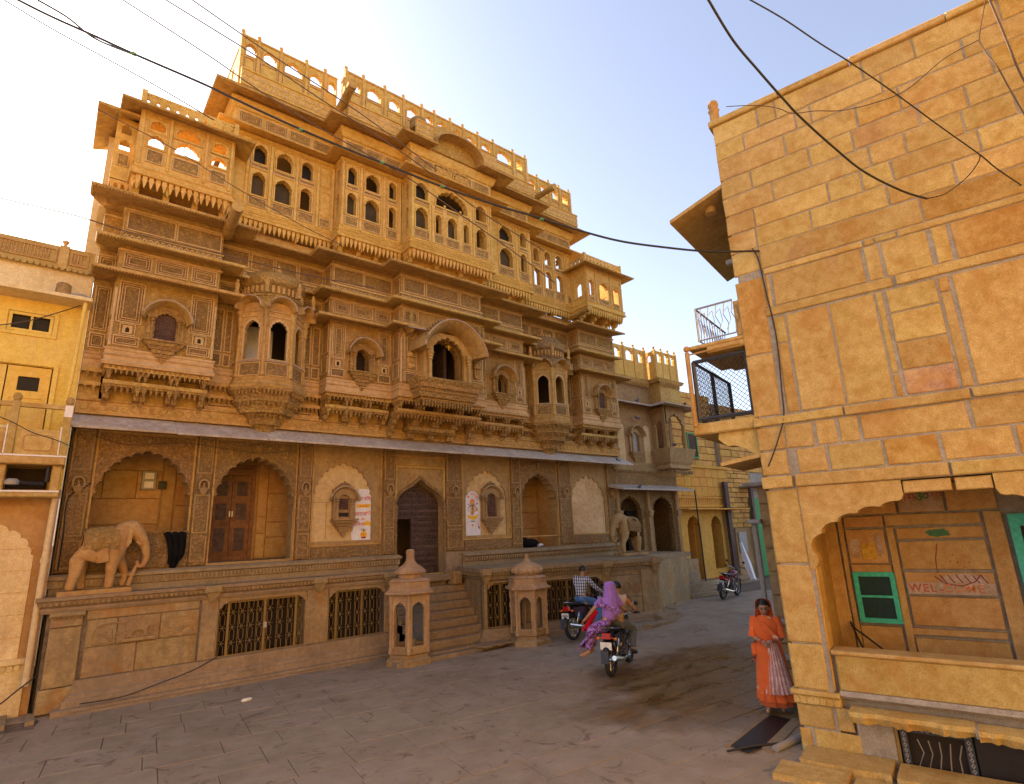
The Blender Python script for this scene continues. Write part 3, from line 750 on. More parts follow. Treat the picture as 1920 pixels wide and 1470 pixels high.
# upper step of the terrace with dentil band
b = MB(); b.sweep([(.2, 14.6), (.2, 14.08), (7.36, 14.08), (7.36, 14.6)], [(-.1, 1.94), (.03, 1.94), (.03, 2.06), (.06, 2.08), (.06, 2.20), (.10, 2.23), (.10, 2.28), (.02, 2.32), (-.28, 2.33)]); b.box(.2, 7.36, 14.08, 14.4, 1.9, 2.3); b.build('terrace_step', M['step'], H)
b = MB()
for x, y, st in along([(.2, 14.02), (7.36, 14.02)], .075): b.taper(x, y - .012, 2.1, .012, .012, 2.19, .03, .02)
b.build('leaf_moulding', M['plinth'], H, kind='stuff')
# grilles in the plinth windows
def grille(x0, x1, z0, z1, y, splits, fr=None, gate=None):
    p = MB(fr); p.box(x0, x1, y + .5, y + .52, z0, z1 + .2); p.build('shade_panel', M['dark'], H)
    # frieze bracket corners
    b = MB(fr); 
    b.prism([(x0 - .005, z1 - .12), (x0 + .05, z1 - .10), (x0 + .08, z1 - .04), (x0 + .15, z1 - .02), (x0 + .17, z1 + .02), (x1 - .17, z1 + .02), (x1 - .15, z1 - .02), (x1 - .08, z1 - .04), (x1 - .05, z1 - .10), (x1 + .005, z1 - .12), (x1 + .005, z1 + .06), (x0 - .005, z1 + .06)], [], y - .04, y + .04); b.build('arch_lintel', M['plinth'], H)
    g = MB(fr); yy = y + .05
    g.box(x0, x1, yy, yy + .03, z0, z0 + .03); g.box(x0, x1, yy, yy + .03, z1 - .03, z1)
    for s_ in splits: g.box(s_ - .022, s_ + .022, yy - .005, yy + .035, z0, z1)
    gr = g.build('window_grille', M['brass'], H)
    # bars: straight pairs pinched into knots at three heights
    zs = [z0 + (z1 - z0) * t for t in (.24, .52, .80)]
    xx = x0 + .05; bars = MB(fr); cells = []
    edges = [x0] + list(splits) + [x1]
    for a, c in zip(edges, edges[1:]):
        n = max(1, int((c - a - .05) / .155)); st = (c - a) / n
        for i in range(n):
            cx = a + st * (i + .5); cells.append(cx)
    for cx in cells:
        m_ = MB(fr)
        for q in (-1, 1):
            pts = [(cx + q * .045, yy + .015, z0 + .02)]
            for zc in zs: pts += [(cx + q * .045, yy + .015, zc - .07), (cx + q * .012, yy + .015, zc - .03), (cx + q * .012, yy + .015, zc + .03), (cx + q * .045, yy + .015, zc + .07)]
            pts.append((cx + q * .045, yy + .015, z1 - .02)); m_.tube(pts, .007, 4)
        m_.box(cx - .075, cx - .066, yy + .01, yy + .02, z0, z1)
        for zc in zs: m_.tube([(cx - .075, yy + .012, zc), (cx + .075, yy + .012, zc)], .006, 4); m_.ball((cx, yy + .0, zc), .02, 6, 4)
        m_.build('grille_bar', M['brass'], gr)
    return gr
g1 = grille(3.02, 4.82, .50, 1.58, PY0, (3.22, 3.95, 4.62))
MB().box(3.93, 4.0, PY0 + .02, PY0 + .05, .98, 1.10).build('padlock', M['silver'], g1)
g2 = grille(5.36, 6.76, .50, 1.58, PY0, (5.56, 6.20))
for x in (3.0, 4.84, 5.34): 
    b = MB(); b.box(x - .02, x + .02, PY0, PY0 + .5, .5, 1.6); b.build('reveal', M['plinth'], H)

# --- stairs up to the main door (between the two plinths)
for i in range(9):
    z1 = 1.62 - i * .185; yf = 14.1 - i * .235
    if z1 < .1: continue
    xl, xr = 6.98, 9.0 + max(0, yf - 12.45) * .27 + (.7 if i > 7 else 0)
    b = MB(); b.block(xl, xr, yf - .0, yf + .5, z1 - .19, z1, .02); b.box(xl, min(xr, 9.1), yf + .1, 14.25, z1 - .19, z1 - .01)
    b.build('stair_step', M['step'], H)
b = MB(); b.block(7.05, 9.46, 13.95, 14.35, 1.56, 1.74, .02); b.box(7.3, 9.1, 14.2, 14.7, 1.5, 1.725); b.box(8.9, 9.7, 14.1, 14.3, .0, 2.3); b.build('door_sill', M['step'], H)
b = MB(); b.block(6.3, 9.8, 12.0 - .02, 12.5, -.1, .10, .02); b.build('stair_step', M['step'], H)
b = MB(); b.block(8.95, 9.22, 13.75, 14.1, 1.45, 1.80, .03); [b.box(8.97 + k * .06, 9.0 + k * .06, 13.72, 13.76, 1.47, 1.72) for k in range(4)]; b.build('fluted_block', M['lo'], H)

# --- right plinth: a deeper terrace that swings out towards the lane
RA = (8.95, 12.4); RB = (14.35, 11.0)
ang = atan2(RB[1] - RA[1], RB[0] - RA[0]); RL = hypot(RB[0] - RA[0], RB[1] - RA[1]); RF = (RA[0], RA[1], ang)
b = MB(); b.prism([(0, 0), (0, 0), (0, 0)][:0] or [(0, 0), (1, 0), (1, 1)], [], 0, .0001) if False else None
def slab_poly(pts, z0, z1, name, mat, par=H):
    b = MB(); n = len(pts); lo = [b.P(x, y, z0) for x, y in pts]; hi = [b.P(x, y, z1) for x, y in pts]
    b.f.append(lo[::-1]); b.f.append(hi)
    for i in range(n): j = (i + 1) % n; b.f.append([lo[i], lo[j], hi[j], hi[i]])
    return b.build(name, mat, par)
b = MB(RF); b.prism(rect(.02, RL - .02, -.3, 1.8), [rect(.1, 1.02, .40, 1.54), rect(1.5, 3.62, .40, 1.52)], .022, .25); b.build('plinth_core', M['joint'], H)
MB(RF).box(.1, RL - .1, .5, .6, -.3, 1.79).build('shade_panel', M['dark'], H)
slab_poly([(RA[0], RA[1]), (RB[0], RB[1]), (15.9, 14.3), (9.55, 14.3), (9.3, 13.9)], 1.80, 1.89, 'terrace_floor', M['step'])
for x0, x1, z0, z1 in ((0, .1, .4, 1.62), (1.02, 1.5, .4, 1.62), (3.62, 3.9, .4, 1.62), (4.95, RL, .25, 1.62), (3.9, 4.95, .4, .85), (3.9, 4.95, .85, 1.45), (3.9, 4.95, 1.45, 1.62), (1.5, 3.62, 1.5, 1.62)):
    pl_block(x0, x1, z0, z1, -.0 if z1 - z0 < 1.1 else -.03, 'plinth', fr=RF)
grille(.12, 1.0, .42, 1.5, .02, (.5,), fr=RF); grille(1.52, 3.6, .42, 1.46, .02, (1.8, 2.5, 3.2), fr=RF)
b = MB(RF); 
for k in range(3):
    cx = 4.12 + k * .32; b.prism(disc(cx, 1.12, .14, .17), [disc(cx, 1.12, .12, .15)], -.02, .01)
    for j in range(-1, 2): b.tube([(cx, 0, .98), (cx + j * .05, -.012, 1.1), (cx + j * .09, 0, 1.2)], .012, 5)
b.build('relief_foliage', M['plinth'], H)
RP = [(9.45, 14.3), (8.97, 12.4), (14.35, 11.0), (15.0, 12.4)]
b = MB(); b.sweep(RP, [(-.15, 1.60), (.03, 1.60), (.06, 1.66), (.03, 1.69), (.07, 1.72), (.12, 1.78), (.14, 1.80), (.14, 1.90), (-.15, 1.90)]); b.build('ledge', M['step'], H)
b = MB()
for x, y, st in along(offp(RP, .09)[0:4], .085): b.taper(x, y, 1.70, .012, .012, 1.77, .032, .03)
b.build('leaf_moulding', M['plinth'], H, kind='stuff')
b = MB(); b.sweep(RP, [(-.1, -.3), (.30, -.3), (.30, .10), (.2, .12), (.19, .2), (.13, .24), (.12, .3), (.06, .42), (-.1, .42)]); b.build('base_moulding', M['step'], H)
b = MB(); b.sweep([(9.45, 14.0), (9.02, 12.45)], [(0, .3), (.02, .3), (.02, 1.62), (0, 1.62)]); 
side = slab_poly([(8.99, 12.45), (9.1, 12.45), (9.6, 14.3), (9.47, 14.3)], 0, 1.7, 'plinth_side_wall', M['plinth'])
slab_poly([(14.3, 11.05), (14.42, 11.05), (15.1, 12.45), (14.95, 12.5)], 0, 1.7, 'plinth_side_wall', M['plinth'])
for x in (.05, 2.05 - .8 + .0, 3.75, RL - .12):
    b = MB(RF); b.block(x - .14, x + .14, -.2, 0, 1.72, 1.90, .02); b.taper(x, -.03, 1.5, .05, .05, 1.72, .12, .12); b.build('pier_capital', M['plinth'], H)
b = MB(); b.sweep([(9.45, 14.08), (16.4, 14.08)], [(-.1, 1.88), (.03, 1.88), (.03, 2.0), (.06, 2.03), (.06, 2.14), (.12, 2.18), (.12, 2.22), (.02, 2.28), (-.28, 2.29)]); b.box(9.45, 16.4, 14.08, 14.4, 1.8, 2.27); b.build('terrace_step', M['step'], H)
b = MB()
for x, y, st in along([(9.45, 14.0), (16.3, 14.0)], .09): b.taper(x, y - .01, 2.04, .012, .012, 2.13, .034, .02)
b.build('leaf_moulding', M['plinth'], H, kind='stuff')

# --- long stone canopy over the ground storey
prev = None
xs = [.1, 1.9, 3.75, 5.6, 7.45, 9.3, 11.1, 12.9, 14.75, 16.75]
for i, (a, c) in enumerate(zip(xs, xs[1:])):
    zt = 5.60 - .008 * i; zf = 5.06 + (.02 if i == 0 else 0) + U(-.006, .006)
    b = MB(); ridge = i % 2
    b.sweep([(a + .004, 14.3), (c - .004, 14.3)], [(0, zt), (.84, zf + .02), (.85, zf), (.84, zf - .025), (0, zt - .12)])
    b.build('canopy_slab', M['grey_slab'], H)
b = MB(); b.sweep([(.14, 14.3), (16.7, 14.3)], [(0, 5.18), (.1, 5.24), (.13, 5.34), (0, 5.4)]); b.build('moulding', M['lo'], H)
# --- first storey
prof_A = [(-.05, 10.13), (.64, 9.955), (.655, 9.93), (.64, 9.905), (-.05, 10.03)]
prof_B = [(-.05, 9.16), (.44, 9.025), (.45, 9.0), (.44, 8.965), (-.05, 9.05)]
prof_C = [(-.05, 8.47), (.44, 8.31), (.45, 8.285), (.44, 8.25), (-.05, 8.36)]
def cornice(path, prof, name='cornice', mat=None, teeth_z=None, d=.62):
    segs = []
    b = MB(); b.sweep(path, prof); o = b.build(name, mat or M['smooth'], H)
    if teeth_z:
        t = MB()
        for x, y, st in along(offp(path, d), .055, 0): t.taper(x, y, teeth_z - .035, .006, .006, teeth_z, .018, .018)
        t.build('bead_edge', M['smooth'], H, kind='stuff')
    return o
cornice(LOWP[1:-1], prof_A, teeth_z=9.915)
def shift(path, d): return [(x, y + d) for x, y in path]
cornice(LOWP[1:-1], prof_B, teeth_z=8.975, d=.42)
# C is interrupted by the central window and the round oriels
cornice([(.15, 14.0), (.5, 14.0), (.5, 13.5), (2.43, 13.5), (2.43, 14.0), (2.95, 14.0)], prof_C, mat=M['smooth'], teeth_z=8.265, d=.42)
cornice([(4.5, 14.0), (5.06, 14.0), (5.06, 13.5), (6.85, 13.5), (6.85, 13.05), (7.42, 13.05)], prof_C, mat=M['smooth'], teeth_z=8.265, d=.42)
cornice([(9.05, 13.05), (9.6, 13.05), (9.6, 13.5), (11.62, 13.5), (11.62, 14.0), (12.15, 14.0)], prof_C, mat=M['smooth'], teeth_z=8.265, d=.42)
cornice([(13.7, 14.0), (14.26, 14.0), (14.26, 13.5), (16.2, 13.5), (16.2, 14.1)], prof_C, mat=M['smooth'], teeth_z=8.265, d=.42)

def panel(x0, x1, z0, z1, y, mat='carved', par=None, nest=2, name='carved_panel'):
    b = MB(); b.frame(x0, x1, z0, z1, y, .026, .03)
    for k in range(1, nest):
        q = .05 * k
        if x1 - x0 > 2 * q + .12 and z1 - z0 > 2 * q + .1: b.frame(x0 + q, x1 - q, z0 + q, z1 - q, y, .015, .022)
    q = .05 * (nest - 1) + .03
    o = b.build(name, M['trim'], par or H)
    lone = par is None
    m2 = {'carved': 'infill', 'carved_hi': 'infill_hi', 'carved_lo': 'carved_lo', 'hi': 'hi'}[mat]
    if m2 != 'hi' and x1 - x0 > .08 and z1 - z0 > .08:
        b = MB(); b.box(x0 + .024, x1 - .024, y - .004, y + .01, z0 + .024, z1 - .024)
        if x1 - x0 > 2 * q + .06 and z1 - z0 > 2 * q + .06: b.block(x0 + q, x1 - q, y - .014, y + .0, z0 + q, z1 - q, .006)
        b.build('panel_infill', M[m2], o if lone else par)
    return o
def bay_body(x0, x1, y, holes=(), z0=6.40, z1=10.08, side=True):
    b = MB(); b.prism(rect(x0, x1, z0, z1), list(holes), y, y + .22); 
    o = b.build('bay_wall', M['bay'], H)
    return o
WIN = {1: (1.465, .40), 3: (5.96, .36), 5: (10.62, .36), 7: (15.24, .36)}
for k, (x0, x1, y) in enumerate(BANDS):
    holes = []
    if k in WIN:
        xc, w_ = WIN[k]; holes = [arch(xc - w_ / 2, xc + w_ / 2, 7.02, 7.42, 7.62, foils=7)]
    if k == 4: holes = [arch(7.68, 8.74, 6.86, 7.62, 8.16, foils=9)]
    if k in (2, 6): holes = [rect((x0 + x1) / 2 - .55, (x0 + x1) / 2 + .55, 6.6, 8.2)]
    bay_body(x0 + .001, x1 - .001, y, holes)
# side cheeks of projecting bays
for x, ya, yb in ((.5, 13.5, 14.2), (2.43, 13.5, 14.2), (5.06, 13.5, 14.2), (6.85, 13.05, 13.7), (9.6, 13.05, 13.7), (11.62, 13.5, 14.2), (14.26, 13.5, 14.2), (16.2, 13.5, 14.5)):
    s = 1 if x in (.5, 5.06, 6.85, 14.26) else -1
    b = MB(); b.box(min(x, x + s * .2), max(x, x + s * .2), ya + .225, yb, 6.4, 10.08); b.build('bay_side', M['bay'], H)
    if s == 1:
        fr = (x, yb, -pi / 2); L = yb - ya
        b = MB(fr); b.frame(.25, L - .05, 6.9, 7.35, 0, .02, .015); b.frame(.25, L - .05, 7.45, 8.2, 0, .02, .015); b.frame(.25, L - .05, 8.5, 8.9, 0, .02, .015); b.frame(.25, L - .05, 9.3, 9.8, 0, .02, .015); b.build('side_panel', M['trim'], H)
b = MB(); b.box(.15, .35, 14.22, 14.8, 5.45, 10.1); b.build('bay_side', M['bay'], H)
# mouldings that run round the whole storey
b = MB(); b.sweep(LOWP[1:], [(-.02, 6.38), (.05, 6.38), (.07, 6.44), (.05, 6.47), (.03, 6.48), (.03, 6.56), (.06, 6.59), (.03, 6.61), (.03, 6.68), (.05, 6.70), (.05, 6.74), (-.02, 6.76)]); b.build('base_band', M['trim'], H)
for z in (8.92, 9.34, 9.88): 
    b = MB(); b.sweep(LOWP[1:], [(-.02, z - .03), (.03, z - .02), (.04, z + .01), (.015, z + .03), (-.02, z + .03)]); b.build('string_course', M['trim'], H)
b = MB()
t = MB()
for (x0, x1, y) in BANDS:
    if x1 - x0 < .5: continue
    n = int((x1 - x0) / .11); st = (x1 - x0) / n
    for i in range(n):
        cx = x0 + st * (i + .5); zc = 9.24
        t.prism([(cx - st * .45, zc), (cx, zc - .055), (cx + st * .45, zc), (cx, zc + .055)], [[(cx - st * .22, zc), (cx, zc - .028), (cx + st * .22, zc), (cx, zc + .028)]], y - .025, y + .005, back=False)
t.build('lattice_band', M['trim'], H, kind='stuff')
for (x0, x1, y) in BANDS: MB().box(x0, x1, y - .004, y + .01, 9.16, 9.33).build('lattice_ground', M['infill'], H)
# panels of each bay
for k, (x0, x1, y) in enumerate(BANDS):
    W = x1 - x0
    if k in (1, 3, 5, 7):
        xc, w_ = WIN[k]; wl = .46 if k in (1,) else .36
        for (a, c) in ((x0 + .07, x0 + .07 + wl), (x1 - .07 - wl, x1 - .07)):
            xm = (a + c) / 2
            panel(a, c, 7.30, 8.22, y, nest=3); panel(a, c, 6.80, 7.02, y, nest=2 if W > 1.9 else 1)
            b = MB(); b.frame(xm - .14, xm + .14, 7.03, 7.29, y, .02, .035); b.prism(rect(xm - .085, xm + .085, 7.07, 7.25), [arch(xm - .035, xm + .035, 7.10, 7.17, 7.21, n=8)], y - .03, y + .01); nn = b.build('niche_frame', M['trim'], H)
            MB().box(xm - .04, xm + .04, y - .012, y + .0, 7.09, 7.215).build('niche_shade_plate', M['dark'], nn)  # flat black plate paints the shade of the niche
        hood_window(xc, y - .01, 7.02, 7.62, w_, .42, .30, M['carved'], .40, pane=M['shutter'] if k in (1, 7) else None, cap=1)
        xs_ = [x0 + .04, x0 + .04 + W * .3, x1 - .04 - W * .3, x1 - .04]
        for a, c in zip(xs_, xs_[1:]): panel(a + .03, c - .03, 8.52, 8.88, y, nest=3)
        panel(x0 + .04, (x0 + x1) / 2 - .01, 9.40, 9.84, y, nest=1); panel((x0 + x1) / 2 + .01, x1 - .04, 9.40, 9.84, y, nest=1)
    elif k in (2, 6):
        xc = (x0 + x1) / 2
        for s in (-1, 1):
            for a, c in ((.86, 1.02), (1.06, 1.26)):
                aa, cc = sorted((xc + s * a, xc + s * c)); panel(aa, cc, 7.15, 8.2, y, nest=2); panel(aa, cc, 6.80, 7.1, y, nest=1)
        for a, c in ((x0 + .05, x0 + .7), (x0 + .75, xc - .02), (xc + .02, x1 - .75), (x1 - .7, x1 - .05)): panel(a, c, 9.40, 9.84, y, nest=1); panel(a, c, 8.52, 8.88, y, nest=2)
    elif k == 4:
        panel(6.95, 7.34, 6.82, 7.1, y); panel(6.95, 7.34, 7.14, 8.2, y, nest=3); panel(9.15, 9.52, 7.14, 8.2, y, nest=3); panel(9.15, 9.52, 6.82, 7.1, y)
        for a, c in ((6.92, 7.6), (7.65, 8.75), (8.8, 9.52)): panel(a, c, 9.40, 9.84, y, nest=1)
        panel(6.92, 7.4, 8.52, 8.88, y); panel(9.05, 9.52, 8.52, 8.88, y)
        # little relief kiosks
        for xm in (7.145, 9.335):
            b = MB(); b.taper(xm, y - .04, 7.18, .03, .03, 7.26, .1, .06); b.box(xm - .1, xm + .1, y - .1, y, 7.26, 7.3)
            for q in (-1, 0, 1): b.box(xm + q * .075 - .012, xm + q * .075 + .012, y - .08, y - .05, 7.3, 7.5)
            b.box(xm - .09, xm + .09, y - .045, y, 7.3, 7.5); b.taper(xm, y - .03, 7.5, .13, .09, 7.54, .11, .07); b.lathe(xm, y - .02, [(.1, 7.54), (.095, 7.6), (.06, 7.66), (.02, 7.69), (.012, 7.76), (.0, 7.78)], 10); b.build('relief_kiosk', M['smooth'], H)
    else: panel(x0 + .04, x1 - .03, 7.2, 8.2, y, nest=2); panel(x0 + .04, x1 - .03, 6.82, 7.15, y, nest=2); panel(x0 + .03, x1 - .03, 8.52, 8.88, y, nest=2)
# corner colonnettes
for x, y in ((.53, 13.5), (2.40, 13.5), (5.09, 13.5), (6.88, 13.05), (9.57, 13.05), (11.59, 13.5), (14.29, 13.5), (16.17, 13.5)):
    b = MB(); prof = []
    z = 6.78
    while z < 8.2: prof += [(.028, z), (.04, z + .03), (.028, z + .06)]; z += .24
    b.lathe(x, y - .01, prof, 8); b.build('colonnette', M['trim'], H, True)
# bottom shelves, pendants and brackets below the bays
brk = MB(); s_curve = [(0, 0), (.02, .12), (.10, .2), (.12, .3), (.22, .36), (.26, .46), (.40, .5), (.44, .62), (0, .62)]
def bracket_mesh(nm, mat, pts, w_):
    b = MB(); n = len(pts); L_ = [b.P(-w_, -d, z) for d, z in pts]; R_ = [b.P(w_, -d, z) for d, z in pts]
    b.f.append(L_); b.f.append(R_[::-1])
    for i in range(n): j = (i + 1) % n; b.f.append([L_[i], L_[j], R_[j], R_[i]])
    b.taper(0, -pts[-2][0] + .04, pts[-2][1] - .2, .012, .012, pts[-2][1] - .05, w_ * 1.1, .05); b.ball((0, -pts[-2][0] + .04, pts[-2][1] - .2), .022, 6, 4)
    return b.mesh(nm, mat)
BR1 = bracket_mesh('bracket', M['carved'], [(0, 0), (.06, .02), (.10, .12), (.18, .16), (.22, .28), (.34, .32), (.38, .44), (.52, .48), (.55, .6), (0, .6)], .05)
BR2 = bracket_mesh('bracket', M['carved'], [(0, 0), (.05, .02), (.10, .1), (.2, .14), (.24, .22), (.34, .26), (.36, .32), (0, .32)], .05)
for k, (x0, x1, y) in enumerate(BANDS):
    big = k in (1, 3, 4, 5, 7)
    if big:
        b = MB(); b.box(x0, x1, y + .02, 14.25, 6.30, 6.40); b.box(x0 + .04, x1 - .04, y + .16, 14.28, 5.98, 6.06); b.box(x0 + .02, x1 - .02, y + .12, y + .2, 6.02, 6.10); b.box(x0 + .05, x1 - .05, 14.0, 14.32, 5.4, 6.35)
        b.build('shelf', M['smooth'], H)
        t = MB(); pth = [(x0 + .02, y + .5), (x0 + .02, y + .04), (x1 - .02, y + .04), (x1 - .02, y + .5)]
        teeth(t, pth, 6.40, .095, .19, .034); teeth(t, [(x0 + .05, y + .6), (x0 + .05, y + .17), (x1 - .05, y + .17), (x1 - .05, y + .6)], 6.03, .10, .17, .036)
        t.build('pendant_row', M['carved'], H, kind='stuff')
        m = 4 if k != 4 else 5
        for i in range(m):
            xb = x0 + .1 + (x1 - x0 - .2) * i / (m - 1)
            pairs = (-.055, .055) if 0 < i < m - 1 else (0,)
            for q in pairs:
                link(BR2, 'bracket', H, (xb + q, y + .42, 6.0)); link(BR1, 'bracket', H, (xb + q, min(y + .78, 14.1), 5.42)) if y < 13.3 else link(BR1, 'bracket', H, (xb + q, y + .62, 5.42))
    else:
        b = MB()
        for z, dd in ((6.34, .12), (6.06, .10), (5.80, .04)): b.box(x0, x1, y - dd, 14.3, z - .05, z + .03)
        b.box(x0, x1, y + .05, 14.32, 5.4, 6.4); b.build('shelf', M['smooth'], H)
        t = MB()
        for z, dd in ((6.29, .08), (6.01, .06)): teeth(t, [(x0, y - dd), (x1, y - dd)], z, .1, .12, .036)
        t.build('pendant_row', M['carved'], H, kind='stuff')
        if x1 - x0 > 1:
            for i in range(4): panel(x0 + .05 + i * .62, x0 + .6 + i * .62, 5.55, 5.9, y + .05, nest=1, mat='carved_lo')
b = MB(); b.sweep([(.15, 13.98), (16.6, 13.98)], [(-.02, 5.42), (.08, 5.42), (.08, 5.47), (.04, 5.48), (.04, 5.68), (.08, 5.7), (.06, 5.74), (-.02, 5.75)]); b.box(.15, 16.6, 13.98, 14.3, 5.42, 5.74); b.build('rosette_band', M['smooth'], H)
ro = MB().lathe(0, 0, [(.075, 0), (.075, .012), (.055, .02), (.05, .008), (.02, .01), (.0, .022)], 10).mesh('rosette', M['smooth'])
for i in range(96):
    x = .28 + i * .17
    if x > 16.5: break
    o = link(ro, 'rosette', H, (x, 13.94, 5.58), (pi / 2, 0, 0))
# central window: swelling canopy, columns, balcony
yc = 12.78
b = MB(); b.prism(rect(7.42, 9.0, 6.8, 8.3), [arch(7.68, 8.74, 6.86, 7.62, 8.16, foils=9)], yc, yc + .1); b.box(7.42, 7.5, yc + .1, 13.05, 6.8, 8.3); b.box(8.92, 9.0, yc + .1, 13.05, 6.8, 8.3); cw = b.build('central_window', M['smooth'], H)
tag(cw, 'large central scalloped window under a swelling stone canopy')
for sx in (7.57, 8.85):
    b = MB(); b.lathe(sx, yc - .10, [(.075, 6.84), (.075, 6.92), (.05, 6.96), (.048, 7.42), (.07, 7.44), (.06, 7.5), (.09, 7.53), (.07, 7.58), (.11, 7.62), (.08, 7.68), (.1, 7.72)], 10); b.build('column', M['smooth'], cw, True)
b = MB(); rings = []; n = 20
for i in range(n + 1):
    t = pi * i / n; ext = 1 + .12 * abs(cos(t)) ** 8
    rings.append([b.P(8.2 - r * ext * cos(t), yc + dy, 7.66 + r * .98 * sin(t)) for r, dy in ((.70, .02), (.73, -.22), (.84, -.46), (.90, -.52), (.93, -.50), (.93, -.3), (.96, .0), (.98, .25))])
for a, c in zip(rings, rings[1:]):
    for j in range(8): k = (j + 1) % 8; b.f.append([a[j], c[j], c[k], a[k]])
b.f.append(rings[0]); b.f.append(rings[-1][::-1]); b.build('window_canopy', M['smooth'], cw, True)
b = MB(); b.tube([(8.2 - .915 * (1 + .12 * abs(cos(pi * i / 20)) ** 8) * cos(pi * i / 20), yc - .52, 7.66 + .90 * sin(pi * i / 20)) for i in range(21)], .022, 6); b.build('canopy_rim', M['hoodstone'], cw, True)
b = MB()
for i in range(26):
    t = pi * (i + .5) / 26; b.taper(8.2 - .97 * cos(t), yc - .36, 7.66 + .95 * sin(t) - .03, .035, .05, 7.66 + .95 * sin(t) + .05, .012, .02)
b.build('leaf_crest', M['carved'], cw, kind='stuff')
b = MB(); b.sweep([(6.9, 13.02), (7.42, 12.98)], [(0, 8.40), (.40, 8.24), (.42, 8.20), (0, 8.3)])
b.build('cornice', M['hoodstone'], H)
b = MB(); BP = [(7.22, 13.05), (7.22, 12.62), (9.0, 12.62), (9.0, 13.05)]
b.sweep(BP, [(-.5, 6.36), (.0, 6.36), (.04, 6.46), (.02, 6.50), (.08, 6.56), (.06, 6.6), (.14, 6.72), (.20, 6.82), (.20, 6.86), (-.1, 6.86), (-.1, 6.6), (-.5, 6.5)]); bal = b.build('balcony', M['carved'], H)
b = MB()
for x, y, st in along(offp(BP, .09), .045): b.box(x - .012, x + .012, y - .04, y + .02, 6.60, 6.80)
for x, y, st in along(offp(BP, .05), .045): b.box(x - .012, x + .012, y - .02, y + .02, 6.50, 6.57)
b.build('balcony_fluting', M['smooth'], bal, kind='stuff')
b = MB(); b.box(7.3, 8.92, 12.7, 13.2, 6.28, 6.38); b.build('shelf', M['smooth'], H); b = MB(); teeth(b, [(7.26, 13.0), (7.26, 12.66), (8.96, 12.66), (8.96, 13.0)], 6.30, .09, .2, .034); b.build('pendant_row', M['carved'], H, kind='stuff')
b = MB(); b.box(7.4, 8.9, 13.55, 14.0, 5.62, 5.72); teeth(b, [(7.4, 13.6), (8.9, 13.6)], 5.64, .08, .09, .03); b.box(7.45, 8.85, 13.7, 14.0, 5.72, 6.0); b.build('pendant_shelf', M['carved'], H)
for x in (7.02, 9.42): # figures on the brackets by the canopy
    b = MB(); b.block(x - .14, x + .14, 12.62, 13.0, 8.28, 8.36, .02); b.lathe(x, 12.75, [(.06, 8.36), (.05, 8.45), (.075, 8.52), (.05, 8.6), (.03, 8.62), (.045, 8.68), (.02, 8.74), (0, 8.76)], 8); b.taper(x, 12.8, 8.12, .04, .06, 8.28, .12, .14); b.build('carved_figure', M['carved'], H, True)
leafs = MB()
leafs.lathe(8.3, 12.9, [(.0, 7.86), (.02, 7.9), (.01, 7.95), (.03, 8.0), (.0, 8.04)], 6)
for q in (-1, 1): leafs.tube([(8.3, 12.9, 7.97), (8.3 + q * .06, 12.9, 7.98), (8.3 + q * .1, 12.9, 7.94)], [.01, .012, .003], 5)
tag(leafs.build('hanging_leaves', M['yel'], None), 'small yellow-green leaf bunch hanging in the large central arched window', 'leaves')
b = MB(); b.box(7.2, 9.3, 15.2, 15.3, 6.3, 9); b.box(8.5, 8.6, 13.5, 15.2, 6.3, 9.0); b.build('inner_partition', M['shutter'], H)

